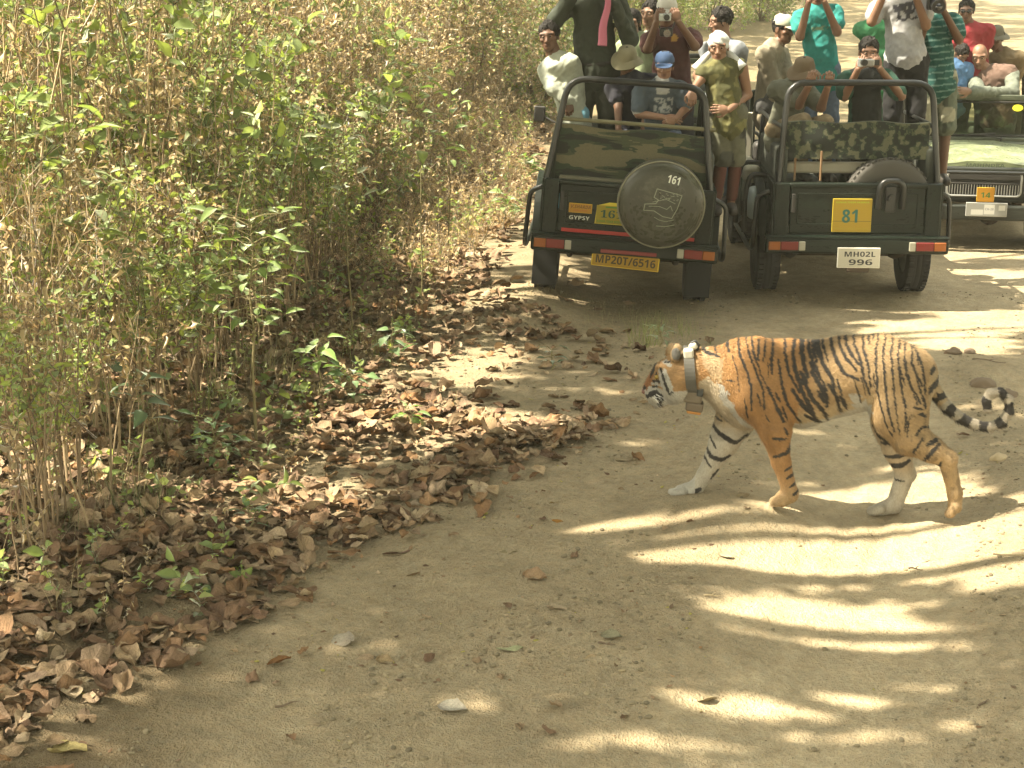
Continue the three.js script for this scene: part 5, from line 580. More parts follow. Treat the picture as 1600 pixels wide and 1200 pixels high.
// --- the tilted jeep with the covered spare wheel
const j161 = jeep('tilted dark green jeep with a covered spare wheel on its tail', [JA.x, 0, JA.z], -0.075, [0.0065, 0.0145, 0.0095], { flap: 0.46, flapY: 0.27 });
{
  const t = j161; t.scale.setScalar(0.955); t.position.y = H(JA.x + 0.55, JA.z - 0.8) + 0.045 + 0.13; t.rotation.order = 'YXZ'; t.rotation.z = -0.068; 
  const can = (g, m, n) => mesh(n, g, m, t); const cm = M([1, 1, 1], 0.85, { map: camoWide });
  // backrest of camouflage canvas with a rolled edge
  const back = (() => { const g = new THREE.BoxGeometry(1.24, 0.44, 0.05, 24, 10, 1), p = g.attributes.position; for (let i = 0; i < p.count; i++) { const x = p.getX(i), y = p.getY(i); p.setZ(i, p.getZ(i) + 0.014 * (noise(x * 5, y * 7, 3) - 0.5) + 0.02 * Math.cos(x * 2.4)); p.setY(i, y + (y > 0.2 ? 0.012 * Math.sin(x * 9) : 0) ); } g.computeVertexNormals(); const u = g.attributes.uv; for (let i = 0; i < u.count; i++) u.setXY(i, u.getX(i) * 1.0, u.getY(i) * 0.45); g.translate(0, 1.16, -0.19); return g; })();
  can(back, cm, 'backrest');
  can([cyl([-0.6, 1.43, -0.17], [0.66, 1.43, -0.17], 0.017)], M([0.14, 0.13, 0.07], 0.5), 'rail');
  can([bent([[-0.69, 0.92, -0.12], [-0.565, 1.76, -0.2], [0.54, 1.76, -0.2], [0.665, 0.92, -0.12]], 0.027, 0.16, 12)], PIPE, 'roll_bar');
  can([bent([[-0.67, 0.92, -1.6], [-0.62, 1.62, -1.62], [0.62, 1.62, -1.62], [0.67, 0.92, -1.6]], 0.026, 0.16, 12)], PIPE, 'roll_bar'); for (const s of [-1, 1]) can([bent([[s * 0.635, 1.18, -0.16], [s * 0.655, 1.2, -0.6], [s * 0.655, 1.2, -1.6]], 0.02, 0.1), bent([[s * 0.6, 1.55, -0.18], [s * 0.63, 1.53, -0.6], [s * 0.63, 1.53, -1.6]], 0.016, 0.1)], PIPE, 'side_rail');
  can([bx(1.16, 0.04, 0.05, 0, 0.955, -0.13, 0.01)], M([0.13, 0.12, 0.08], 0.6), 'trim_strip');
  // cover of the spare wheel
  const cov = (() => { const g = new THREE.LatheGeometry([[0, 0.118], [0.15, 0.116], [0.27, 0.108], [0.315, 0.096], [0.345, 0.07], [0.357, 0.03], [0.357, -0.06], [0.345, -0.1], [0.3, -0.11], [0, -0.11]].map(([r, y]) => new THREE.Vector2(r, y)), 72); g.rotateX(Math.PI / 2); const p = g.attributes.position; for (let i = 0; i < p.count; i++) { const x = p.getX(i), y = p.getY(i), r = Math.hypot(x, y); p.setZ(i, p.getZ(i) + (r < 0.33 ? 0.004 * (noise(x * 9, y * 9, 2) - 0.5) : 0)); } g.computeVertexNormals(); return g; })();
  const sp = new THREE.Group(); sp.name = 'spare_wheel_cover'; t.add(sp); sp.position.set(0.265, 0.835, 0.09); const vin = M([0.08, 0.085, 0.068], 0.55, { roughnessMap: smudge, map: dustTex }); mesh('cover', cov, vin, sp); { const r = new THREE.TorusGeometry(0.349, 0.007, 8, 72); r.translate(0, 0, 0.066); mesh('piping', r, M([0.2, 0.19, 0.13], 0.6), sp); }
  print(0.46, 0.5, 512, (q, w, h) => { q.clearRect(0, 0, w, h); q.strokeStyle = q.fillStyle = '#e4e8dc'; q.save(); q.translate(w * 0.64, h * 0.1); q.rotate(0.18); q.font = `bold ${h * 0.15}px sans-serif`; q.textAlign = 'center'; q.textBaseline = 'middle'; q.scale(0.9, 1.2); q.fillText('161', 0, 0); q.restore();
    q.strokeStyle = '#8f9480'; q.lineWidth = 7; const L = P => { q.beginPath(); P.forEach(([x, y], i) => i ? q.lineTo(x * w, y * h) : q.moveTo(x * w, y * h)); q.stroke(); }; L([[0.36, 0.26], [0.58, 0.3], [0.8, 0.34], [0.74, 0.56], [0.66, 0.72], [0.5, 0.7], [0.34, 0.62], [0.16, 0.62], [0.17, 0.52], [0.36, 0.5], [0.4, 0.44], [0.32, 0.4], [0.36, 0.26]]); q.lineWidth = 5; L([[0.3, 0.48], [0.44, 0.44], [0.54, 0.42], [0.7, 0.48]]); L([[0.24, 0.55], [0.42, 0.54], [0.56, 0.58], [0.62, 0.52], [0.66, 0.6]]); L([[0.35, 0.72], [0.44, 0.76], [0.56, 0.78], [0.7, 0.74]]); q.lineWidth = 7; L([[0.4, 0.86], [0.56, 0.86], [0.72, 0.82]]); q.lineWidth = 4; for (let k = 0; k < 26; k++) { const x = 0.4 + 0.34 * h3(k, 1, 1), y = 0.31 + 0.12 * h3(k, 2, 1); L([[x, y], [x + 0.03, y + 0.02 * (h3(k, 3, 1) - 0.3)]]); } }, 0.02, 0.015, 0.119, sp, { alpha: true, rough: 0.7 });
  // reflective strip, stickers, plates
  can([bx(1.1, 0.03, 0.008, 0.02, 0.538, -0.036, 0.003)], M([0.4, 0.022, 0.016], 0.4), 'red_strip');
  can([bx(0.19, 0.078, 0.004, -0.385, 0.725, -0.039, 0.001)], M([0.62, 0.4, 0.02], 0.5), 'yellow_sticker');
  print(0.185, 0.072, 256, (q, w, h) => { q.fillStyle = '#a1740a'; q.fillRect(0, 0, w, h); q.fillStyle = '#5a3a0c'; fit(q, 'V.SHARDA', w / 2, h * 0.33, w * 0.9, h * 0.42, 'italic bold'); q.fillStyle = '#a35a12'; fit(q, 'JABALPUR', w / 2, h * 0.75, w * 0.6, h * 0.2); }, -0.385, 0.725, -0.034, t);
  print(0.18, 0.05, 256, (q, w, h) => { q.clearRect(0, 0, w, h); q.fillStyle = '#b9bdb0'; fit(q, 'GYPSY', w / 2, h / 2, w * 0.96, h * 0.7); }, -0.39, 0.645, -0.037, t, { alpha: true });
  { const sh = new THREE.Shape(); sh.moveTo(-0.13, -0.08); sh.lineTo(0.13, -0.08); sh.lineTo(0.13, 0.07); sh.lineTo(0.1, 0.1); sh.lineTo(-0.02, 0.1); sh.lineTo(-0.12, 0.07); sh.lineTo(-0.13, -0.08); const g = new THREE.ExtrudeGeometry(sh, { depth: 0.006, bevelEnabled: false }); g.translate(-0.13, 0.69, -0.038); can(g, M([0.6, 0.48, 0.03], 0.5), 'number_board'); }
  print(0.245, 0.15, 256, (q, w, h) => { q.fillStyle = '#8f7f0c'; q.fillRect(0, 0, w, h); q.fillStyle = '#06402f'; fit(q, '161', w * 0.52, h * 0.46, w * 0.78, h * 0.46, 'bold', 'serif'); q.fillStyle = '#3f7a1c'; fit(q, 'KANHA TIGER RESERVE', w / 2, h * 0.87, w * 0.92, h * 0.13); q.fillRect(w * 0.3, h * 0.05, w * 0.4, h * 0.07); }, -0.13, 0.69, -0.029, t);
  const pl = mesh('number_plate', bx(0.56, 0.135, 0.012, 0.02, 0.335, 0.045, 0.008), M([0.62, 0.43, 0.02], 0.45), t); pl.geometry.translate(-0.02, -0.335, -0.045); pl.position.set(0.02, 0.335, 0.045); pl.rotation.z = -0.03; print(0.54, 0.12, 512, (q, w, h) => { q.fillStyle = '#937208'; q.fillRect(0, 0, w, h); q.fillStyle = '#2c2410'; fit(q, 'MP20T/6516', w / 2, h * 0.53, w * 0.93, h * 0.62, 'bold'); }, 0, 0, 0.0075, pl);
  can([bx(0.46, 0.03, 0.02, 0.04, 0.405, 0.062, 0.005)], M([0.2, 0.03, 0.03], 0.5), 'dull_red_strip');
}
// --- the jeep with the open spare wheel behind its tailgate
const j81 = jeep('dark green jeep with a fine camouflage backrest standing level beside the tilted one', [JB.x, 0, JB.z], -0.045, [0.007, 0.016, 0.0115], { flap: 0.16, flapY: 0.42 });
{
  const t = j81, cm = M([1, 1, 1], 0.85, { map: camoFine }); t.scale.setScalar(0.955); t.position.y = H(JB.x, JB.z - 0.8) + 0.12; const can = (g, m, n) => mesh(n, g, m, t);
  const back = (() => { const g = new THREE.BoxGeometry(1.2, 0.31, 0.07, 24, 8, 2), p = g.attributes.position; for (let i = 0; i < p.count; i++) { const x = p.getX(i), y = p.getY(i); p.setZ(i, p.getZ(i) + 0.02 * (noise(x * 6, y * 8, 5) - 0.5)); p.setY(i, y + (y > 0.14 ? 0.01 * Math.sin(x * 11) : 0)); } g.computeVertexNormals(); const u = g.attributes.uv; for (let i = 0; i < u.count; i++) u.setXY(i, u.getX(i) * 1.0, u.getY(i) * 0.26); g.translate(0, 1.285, -0.26); return g; })(); can(back, cm, 'backrest');
  can([bent([[-0.66, 0.93, -0.16], [-0.6, 1.77, -0.24], [0.6, 1.77, -0.24], [0.68, 0.93, -0.16]], 0.027, 0.16, 12)], PIPE, 'roll_bar'); can([bent([[-0.67, 0.92, -1.6], [-0.62, 1.62, -1.62], [0.62, 1.62, -1.62], [0.67, 0.92, -1.6]], 0.026, 0.16, 12)], PIPE, 'roll_bar');
  for (const s of [-1, 1]) can([bent([[s * 0.63, 1.4, -0.2], [s * 0.66, 1.4, -0.6], [s * 0.66, 1.4, -1.6]], 0.018, 0.1)], PIPE, 'side_rail');
  can([bx(1.1, 0.1, 0.06, -0.05, 1.05, -0.3, 0.03)], M([0.3, 0.28, 0.22], 0.8), 'cushion_roll'); can([cyl([-0.3, 0.95, -0.2], [-0.3, 1.2, -0.2], 0.01), cyl([-0.52, 0.95, -0.2], [-0.52, 1.14, -0.2], 0.01)], M([0.2, 0.12, 0.06], 0.6), 'strap');
  const sp = new THREE.Group(); sp.name = 'spare_wheel'; t.add(sp); sp.position.set(0.27, 0.8, -0.2); sp.rotation.y = Math.PI / 2; mesh('tyre', tyreGeo, M([0.075, 0.07, 0.062], 0.8), sp); mesh('rim', rimGeo, M([0.16, 0.15, 0.13], 0.5), sp);
  can([bent([[0.17, 0.74, -0.02], [0.17, 0.98, 0.0], [0.37, 0.98, 0.0], [0.37, 0.74, -0.02]], 0.026, 0.09), bx(0.09, 0.22, 0.03, 0.27, 0.82, -0.03, 0.01), cyl([0.27, 0.83, -0.03], [0.27, 0.83, 0.03], 0.03)], PIPE, 'spare_wheel_bracket');
  const nb = can([bx(0.33, 0.285, 0.01, -0.045, 0.68, -0.03, 0.004)], M([0.58, 0.45, 0.03], 0.5), 'number_board'); print(0.325, 0.28, 320, (q, w, h) => { q.fillStyle = '#8d7410'; q.fillRect(0, 0, w, h); q.fillStyle = '#8aa018'; fit(q, 'KANHA TIGER RESERVE', w / 2, h * 0.1, w * 0.86, h * 0.05); q.fillStyle = '#064f4a'; fit(q, '81', w * 0.47, h * 0.51, w * 0.48, h * 0.44); q.fillStyle = '#3b3a1a'; q.fillRect(0, h * 0.67, w, h * 0.012); q.fillStyle = '#8a7a18'; fit(q, 'MANDLA FOREST DIVISION', w / 2, h * 0.9, w * 0.86, h * 0.05); }, -0.045, 0.68, -0.0235, t);
  const pl = mesh('number_plate', bx(0.36, 0.175, 0.012, 0, 0, 0, 0.012), M([0.7, 0.68, 0.6], 0.45), t); pl.position.set(0.015, 0.335, 0.07); print(0.345, 0.16, 400, (q, w, h) => { q.fillStyle = '#b0ac9c'; q.fillRect(0, 0, w, h); q.fillStyle = '#22242a'; fit(q, 'MH02L', w * 0.52, h * 0.29, w * 0.78, h * 0.3); fit(q, '996', w * 0.55, h * 0.72, w * 0.6, h * 0.34); }, 0, 0, 0.0075, pl);
  can([bx(0.2, 0.07, 0.05, 0.02, 0.235, 0.02, 0.02)], RUST, 'tow_hook'); 
  // guard loops of tube, canvas and bottle crate on the left side
  can([bent([[-0.72, 0.95, -0.5], [-0.86, 0.97, -0.5], [-0.9, 0.8, -0.5], [-0.9, 0.45, -0.5]], 0.022, 0.12)], PIPE, 'guard_loop'); can([bent([[-0.72, 0.99, -1.0], [-0.88, 1.01, -1.0], [-0.92, 0.85, -1.0], [-0.92, 0.45, -1.0]], 0.022, 0.12)], PIPE, 'guard_loop');
  can([(() => { const g = new THREE.SphereGeometry(0.13, 20, 16); g.scale(0.75, 1.15, 1); g.translate(-0.8, 0.68, -0.7); return g; })()], M([0.42, 0.5, 0.52], 0.3, { clearcoat: 0.5 }), 'water_can');
  can([bx(0.16, 0.16, 0.8, -0.8, 0.9, -1.3, 0.05), bx(0.1, 0.5, 0.05, -0.74, 1.1, -2.0, 0.02)], M([0.55, 0.52, 0.42], 0.8), 'side_box');
}
// --- the jeep facing the camera on the right
const j14 = jeep('light green jeep facing the camera on the right with its windscreen up', [4.74, 0, -15.35], 0, [0.1, 0.125, 0.095], { lift: 0.03, front: true, col2: [0.03, 0.037, 0.034], bonnet: [0.25, 0.31, 0.2], screenTop: 1.44 });
{
  const t = j14; t.rotation.y = Math.PI - 0.17; const off = V(0, 0, 3.93).applyAxisAngle(V(0, 1, 0), t.rotation.y); t.position.x += off.x; t.position.z += off.z; t.position.y = H(4.8, -16.2) - 0.01; const can = (g, m, n) => mesh(n, g, m, t);
  can([bent([[-0.67, 0.92, -1.6], [-0.62, 1.72, -1.62], [0.62, 1.72, -1.62], [0.67, 0.92, -1.6]], 0.026, 0.16, 12)], PIPE, 'roll_bar'); can([bent([[-0.67, 0.92, -0.15], [-0.62, 1.72, -0.17], [0.62, 1.72, -0.17], [0.67, 0.92, -0.15]], 0.026, 0.16, 12)], PIPE, 'roll_bar');
  const nb = mesh('number_board', bx(0.17, 0.145, 0.008, 0, 0, 0, 0.004), M([0.62, 0.4, 0.02], 0.5), t); nb.position.set(0.0, 0.62, -4.0); nb.rotation.y = Math.PI; print(0.165, 0.14, 200, (q, w, h) => { q.fillStyle = '#a4730c'; q.fillRect(0, 0, w, h); q.fillStyle = '#1f5a26'; fit(q, '14', w * 0.5, h * 0.52, w * 0.6, h * 0.42); }, 0, 0, 0.0055, nb);
  const pl = mesh('number_plate', bx(0.4, 0.14, 0.01, 0, 0, 0, 0.006), M([0.45, 0.45, 0.43], 0.5), t); pl.position.set(-0.02, 0.47, -4.0); pl.rotation.y = Math.PI; print(0.39, 0.13, 256, (q, w, h) => { q.fillStyle = '#8c8c86'; q.fillRect(0, 0, w, h); q.fillStyle = '#bdbcb4'; q.fillRect(w * 0.12, h * 0.5, w * 0.3, h * 0.4); q.fillRect(w * 0.44, h * 0.1, w * 0.26, h * 0.75); q.fillRect(w * 0.8, h * 0.15, w * 0.16, h * 0.4); q.fillStyle = '#77777a'; fit(q, 'CH-28', w * 0.57, h * 0.45, w * 0.22, h * 0.2); }, 0, 0, 0.0065, pl);
  { const g = new THREE.CylinderGeometry(0.055, 0.055, 0.003, 24); g.scale(1, 1, 0.65); g.rotateX(Math.PI / 2 + 0.24); g.translate(-0.46, 1.34, -2.465); can(g, M([0.6, 0.55, 0.02], 0.5), 'yellow_sticker'); }
  print(0.4, 0.06, 256, (q, w, h) => { q.clearRect(0, 0, w, h); q.fillStyle = '#3f4a3a'; fit(q, 'MAHINDRA', w / 2, h / 2, w * 0.95, h * 0.6); }, 0.0, 0.885, -3.795, t, { alpha: true, ry: Math.PI });
}
// --- a fourth jeep, mostly hidden between the first two
const j4 = jeep('green jeep almost hidden in the gap between the two parked jeeps', [2.05, 0, -17.6], 0.0, [0.05, 0.07, 0.045], { lift: 0.03 });
{ const t = j4; t.position.y = H(2.05, -18.4); mesh('roll_bar', [bent([[-0.66, 0.93, -0.16], [-0.6, 1.7, -0.24], [0.6, 1.7, -0.24], [0.68, 0.93, -0.16]], 0.027, 0.16, 12)], PIPE, t); const d = (() => { const g = cyl([0, 1.0, -0.35], [0, 1.0, 0.0], 0.19, 0.19, 28); return g; })(); mesh('backrest', [bx(1.2, 0.3, 0.07, 0, 1.15, -0.3, 0.03)], M([0.1, 0.12, 0.07], 0.8), t); }
// ---------------------------------------------------------------- people
const SKIN = [0.17, 0.088, 0.053], SKIN2 = [0.215, 0.117, 0.073], SKIN3 = [0.12, 0.061, 0.037], HAIR = [0.012, 0.01, 0.009];
const headGeo = (() => {
  const E = (x, y, z, a, b, c, k = 0.02) => ball(V(x, y, z), [a, b, c], k), S = (x, y, z, X2, Y2, Z2, a, b, k = 0.012) => bone(V(x, y, z), V(X2, Y2, Z2), a, b, k), L = [E(0, 0.03, -0.012, 0.076, 0.09, 0.094), E(0, -0.03, 0.026, 0.058, 0.085, 0.062, 0.03), E(0, -0.093, 0.058, 0.026, 0.02, 0.024, 0.025), E(0, -0.075, 0.02, 0.05, 0.035, 0.05, 0.03), S(0, 0.012, 0.083, 0, -0.03, 0.103, 0.0085, 0.013), E(0.013, -0.036, 0.09, 0.009, 0.008, 0.01, 0.01), E(-0.013, -0.036, 0.09, 0.009, 0.008, 0.01, 0.01), S(-0.05, 0.027, 0.066, 0.05, 0.027, 0.066, 0.016, 0.016, 0.015), E(0, 0.025, 0.078, 0.02, 0.012, 0.012), E(0.045, -0.02, 0.058, 0.022, 0.016, 0.018), E(-0.045, -0.02, 0.058, 0.022, 0.016, 0.018), E(0, -0.06, 0.082, 0.022, 0.007, 0.009, 0.006), E(0, -0.07, 0.08, 0.02, 0.007, 0.009, 0.006), S(0, -0.06, -0.02, 0, -0.18, -0.035, 0.05, 0.056, 0.03)];
  for (const s of [-1, 1]) L.push({ ...ball(V(s * 0.031, 0.006, 0.092), [0.016, 0.011, 0.016]), cut: 1 }, E(s * 0.078, -0.005, -0.008, 0.009, 0.032, 0.019, 0.008));
  const g = meshField(L, 0.0042); paint(g, (x, y, z) => { let c = 1; if (z > 0.06 && Math.abs(y + 0.065) < 0.012 && Math.abs(x) < 0.025) c = 0.62; if (z > 0.05 && Math.abs(y - 0.03 + Math.abs(x) * 0.1) < 0.006 && Math.abs(x) > 0.012 && Math.abs(x) < 0.052) c = 0.16; return [c, c * (c < 0.7 && c > 0.3 ? 0.8 : 1), c * (c < 0.7 && c > 0.3 ? 0.8 : 1)]; });
  const eyes = [-1, 1].map(s => { const e = new THREE.SphereGeometry(0.0135, 16, 12); e.rotateX(Math.PI / 2); paint(e, (x, y, z) => z > 0.0105 ? [0.1, 0.08, 0.08] : [1.9, 2.2, 2.4]); e.translate(s * 0.031, 0.005, 0.075); return e; });
  return merged([g, ...eyes]);
})();
const hairGeo = { short: meshField([ball(V(0, 0.04, -0.016), [0.086, 0.096, 0.1]), { ...ball(V(0.006, -0.03, 0.1), [0.082, 0.106, 0.078]), cut: 1 }, { ...ball(V(0, -0.145, 0.0), [0.12, 0.11, 0.12]), cut: 1 }], 0.005, (x, y, z) => 0.018 * (noise(x * 45, y * 30, z * 45) - 0.55) + 0.012 * (noise(x * 110, y * 60, z * 110) - 0.5)), long: meshField([ball(V(0, 0.04, -0.016), [0.088, 0.096, 0.102]), ball(V(0, -0.09, -0.065), [0.085, 0.11, 0.045], 0.04), { ...ball(V(0, -0.06, 0.09), [0.07, 0.105, 0.085]), cut: 1 }], 0.0055, (x, y, z) => 0.012 * (noise(x * 60, y * 18, z * 60) - 0.5)) };
const lathe = (P, n = 40) => new THREE.LatheGeometry(P.map(([r, y]) => new THREE.Vector2(r, y)), n);
const warp = (g, f) => { const p = g.attributes.position, q = V(0, 0, 0); for (let i = 0; i < p.count; i++) { q.fromBufferAttribute(p, i); f(q); p.setXYZ(i, q.x, q.y, q.z); } g.computeVertexNormals(); return g; };
const hatGeo = { sun: warp(lathe([[0.001, 0.142], [0.045, 0.14], [0.08, 0.122], [0.092, 0.085], [0.098, 0.052], [0.1, 0.046], [0.125, 0.03], [0.152, 0.008], [0.154, 0.003], [0.125, 0.022], [0.096, 0.04], [0.09, 0.07]]), q => { q.z = q.z * 1.12 - 0.01; const r = Math.hypot(q.x, q.z); if (r > 0.1) q.y += 0.02 * Math.sin(Math.atan2(q.x, q.z) * 2 + 0.6); q.y += 0.004 * (noise(q.x * 30, q.y * 30, q.z * 30) - 0.5); }),
  cap: merged([warp(lathe([[0.001, 0.138], [0.04, 0.134], [0.072, 0.112], [0.088, 0.075], [0.09, 0.045], [0.085, 0.04]]), q => { q.z = q.z * 1.12 - 0.01; }), (() => { const s = new THREE.Shape(); s.moveTo(-0.078, 0); s.quadraticCurveTo(-0.075, 0.12, 0, 0.125); s.quadraticCurveTo(0.075, 0.12, 0.078, 0); s.quadraticCurveTo(0, 0.045, -0.078, 0); const g = new THREE.ExtrudeGeometry(s, { depth: 0.005, bevelEnabled: false, curveSegments: 10 }); g.rotateX(Math.PI / 2 + 0.25); return warp(g, q => { q.y += 0.05 - 2.2 * q.x * q.x; q.z = q.z * 1.15 + 0.078; }); })()]),
  scarf: merged([meshField([ball(V(0, 0.042, -0.014), [0.09, 0.094, 0.104]), ball(V(0, -0.02, -0.06), [0.07, 0.07, 0.05], 0.03), { ...ball(V(0, -0.05, 0.09), [0.085, 0.1, 0.08]), cut: 1 }], 0.006, (x, y, z) => 0.004 * Math.sin(y * 90 + x * 60) + 0.006 * (noise(x * 30, y * 30, z * 30) - 0.5)), ...[-1, 1].map(s => sweep([V(s * 0.05, -0.03, -0.05), V(s * 0.1, -0.07, -0.02), V(s * 0.17, -0.14, 0.02), V(s * 0.2, -0.17, 0.03)], t => 0.022 + 0.022 * t, 8))]) };
function handGeo(curl, spread) { // wrist at the origin, fingers along +x, palm towards -y, thumb on +z
  const L = [bone(V(0, 0, 0), V(0.03, 0, 0), 0.025, 0.027, 0.02, { n: V(0, 1, 0), q: 0.7 }), ball(V(0.055, 0, 0), [0.04, 0.016, 0.04], 0.02)];
  [[-0.03, 0.062, 0.007], [-0.011, 0.075, 0.0082], [0.009, 0.08, 0.0085], [0.028, 0.072, 0.0082]].forEach(([z, len, r], i) => { let p = V(0.085 - Math.abs(z - 0.005) * 0.3, 0.0, z), a = 0.1 + curl * 0.35; const yaw = (i - 1.5) * spread; for (const f of [0.45, 0.3, 0.25]) { const q = p.clone().add(V(Math.cos(a) * Math.cos(yaw), -Math.sin(a), Math.sin(yaw) * Math.cos(a)).multiplyScalar(len * f)); L.push(bone(p, q, r, r * 0.92, 0.006)); p = q; a += curl * 0.75; } });
  let p = V(0.025, -0.004, 0.026), a = 0.9; for (const [len, r] of [[0.032, 0.0115], [0.028, 0.0095], [0.02, 0.0085]]) { const q = p.clone().add(V(Math.cos(a) * len, -0.35 * curl * len, Math.sin(a) * len)); L.push(bone(p, q, r, r * 0.92, 0.009)); p = q; a -= 0.35 + 0.3 * curl; }
  return meshField(L, 0.0036);
}
const HANDS = { grip: handGeo(1.25, 0.02), relax: handGeo(0.45, 0.08) };
function basisGeo(g, o, x, y, z, s = 1, flipZ = false) { g = g.clone(); if (flipZ) { g.scale(1, 1, -1); const a = g.index.array; for (let i = 0; i < a.length; i += 3) { const t = a[i]; a[i] = a[i + 1]; a[i + 1] = t; } } g.applyMatrix4(new THREE.Matrix4().makeBasis(x.clone().multiplyScalar(s), y.clone().multiplyScalar(s), z.clone().multiplyScalar(s)).setPosition(o)); return g; }
const cloth = (rough = 0.9) => new THREE.MeshPhysicalMaterial({ vertexColors: true, roughness: rough, sheen: 0.2, sheenRoughness: 0.6 });
function person(s) {
  const d = s.d, k = s.k || 1, J = p => at(p[0], p[1], d + (p[2] || 0)), skin = s.skin || SKIN;
  const C = J(s.chest), Pv = J(s.pelvis), up = C.clone().sub(Pv).normalize(), ty = s.yaw || 0; let f = V(Math.sin(ty), 0, Math.cos(ty)); f.addScaledVector(up, -f.dot(up)).normalize(); const sd = up.clone().cross(f).normalize(), sw = (s.sh || 0.185) * k, W = (s.wide || 1) * k * 0.93;
  const standing = !s.knees, leg = 0.43 * k, hips = [-1, 1].map(q => Pv.clone().addScaledVector(sd, q * 0.088 * W)); let knees, feet;
  if (s.knees) { knees = s.knees.map(J); feet = s.feet ? s.feet.map(J) : knees.map(p => p.clone().add(V(0, -leg, -0.08))); } else { knees = hips.map((h, i) => h.clone().add(V((i - 0.5) * 0.05, -leg, 0.03))); feet = knees.map((h, i) => h.clone().add(V((i - 0.5) * 0.02, -leg, -0.03))); }
  const base = feet[0].clone().lerp(feet[1], 0.5); base.y = Math.min(feet[0].y, feet[1].y) - 0.07 * k; const rel = p => p.clone().sub(base); const t = thing('person', s.label, 'person', [base.x, base.y, base.z], 0, s.group);
  const c = rel(C), pv = rel(Pv), K2 = knees.map(rel), F2 = feet.map(rel), H2 = hips.map(rel), hc = rel(J(s.head)); const at2 = q => c.clone().lerp(pv, q);
  const torso = e => [bone(c.clone().addScaledVector(up, -0.075 * k), at2(0.5), 0.142 * W + e, 0.13 * W + e, 0.05, { n: f, q: 0.72 }), bone(at2(0.5), at2(0.95), 0.126 * W + e, 0.138 * W + e, 0.05, { n: f, q: 0.74 }), bone(c.clone().addScaledVector(sd, -sw * 0.78).addScaledVector(up, -0.02 * k), c.clone().addScaledVector(sd, sw * 0.78).addScaledVector(up, -0.02 * k), 0.057 * k + e, 0.057 * k + e, 0.05), bone(c.clone().addScaledVector(up, -0.01), c.clone().addScaledVector(up, 0.035 * k), 0.075 * k + e, 0.055 * k + e, 0.05)];
  const arms = (s.arms || []).map((a, i) => a && { s: c.clone().addScaledVector(sd, (i ? 1 : -1) * sw).addScaledVector(up, -0.035 * k), e: rel(J(a[0])), h: rel(J(a[1])), o: a[2] || {} });
  const legs = e => [0, 1].flatMap(i => [bone(H2[i], K2[i], 0.085 * W + e, 0.058 * W + e, 0.03), bone(K2[i], F2[i], 0.057 * W + e, 0.04 * W + e, 0.02)]);
  const pel = e => [bone(H2[0].clone().lerp(pv, 0.25), H2[1].clone().lerp(pv, 0.25), 0.128 * W + e, 0.128 * W + e, 0.05, { n: f, q: 0.85 })];
  // body: one continuous skin
  const body = [...torso(0), ...pel(0), ...legs(0), bone(c, hc.clone().addScaledVector(up, -0.07 * k), 0.058 * k, 0.052 * k, 0.03)];
  for (const a of arms) if (a) body.push(bone(a.s, a.e, 0.05 * k, 0.04 * k, 0.03), bone(a.e, a.h, 0.04 * k, 0.027 * k, 0.015));
  F2.forEach(p => body.push(bone(p.clone().add(V(0, -0.03 * k, 0)), p.clone().addScaledVector(f, 0.15 * k).add(V(0, -0.045 * k, 0)), 0.042 * k, 0.032 * k, 0.02)));
  const hy = s.look ? s.look[0] : 0, hp = s.look ? s.look[1] || 0 : 0, hr = s.look ? s.look[2] || 0 : 0, HM = new THREE.Matrix4().makeRotationFromEuler(new THREE.Euler(hp, hy, hr, 'YXZ')).scale(V(k, k, k)).setPosition(hc), onHead = g => g.clone().applyMatrix4(HM);
  const parts = [paint(meshField(body, 0.0125), [1, 1, 1]), onHead(headGeo)];
  arms.forEach((a, i) => { if (!a) return; let x = (a.o.dir ? V(...a.o.dir) : a.h.clone().sub(a.e)).normalize(), y = V(...(a.o.back || [0, 0.3, 1])); y.addScaledVector(x, -y.dot(x)).normalize(); const z = x.clone().cross(y); parts.push(paint(basisGeo(HANDS[a.o.hand || 'grip'], a.h, x, y, z, k, a.o.flip ?? i === 1), [1, 1, 1])); });
  mesh('body', parts, new THREE.MeshPhysicalMaterial({ vertexColors: true, color: new THREE.Color().setRGB(...skin), roughness: 0.55, sheen: 0.1 }), t);
  // clothes
  const fold = n => (x, y, z) => { const a = noise(x * 9 + n, y * 5, z * 9), b = Math.abs(noise(x * 12 + y * 14 + n, y * 9 - x * 10, z * 12) - 0.5); return 0.016 * (a - 0.5) - 0.034 * Math.max(0, 0.22 - b) * (0.4 + a) + 0.012 * (noise(x * 34, y * 24 + n, z * 34) - 0.5); }; let seedN = s.chest[0] * 0.37;
  if (s.shirt) { const sl = s.sleeve ?? 0.55, e = s.loose ?? 0.016, L = [...torso(e)]; const hem = s.hem ?? 0.08; L.push(bone(at2(0.55), pv.clone().addScaledVector(up, -hem), 0.135 * W + e, 0.17 * W + e, 0.04, { n: f, q: 0.84 })); for (const a of arms) if (a && sl > 0) { L.push(bone(a.s, a.s.clone().lerp(a.e, Math.min(1, sl * 1.25)), 0.056 * k + e, 0.05 * k + e * 1.2, 0.03)); if (sl >= 1) L.push(bone(a.e, a.e.clone().lerp(a.h, 0.93), 0.046 * k + e, 0.034 * k + e, 0.02)); }
    const g = meshField(L, 0.0125, fold(seedN)), fn = typeof s.shirt === 'function' ? s.shirt : () => s.shirt; paint(g, (x, y, z) => { const q = V(x, y, z).sub(c); return dark(fn(q.dot(sd) / k, q.dot(up) / k, q.dot(f) / k), 0.52 + 0.18 * noise(x * 60, y * 60, z * 60) + 0.2 * noise(x * 9, y * 9, z * 9)); }); mesh('shirt', g, cloth(), t); }
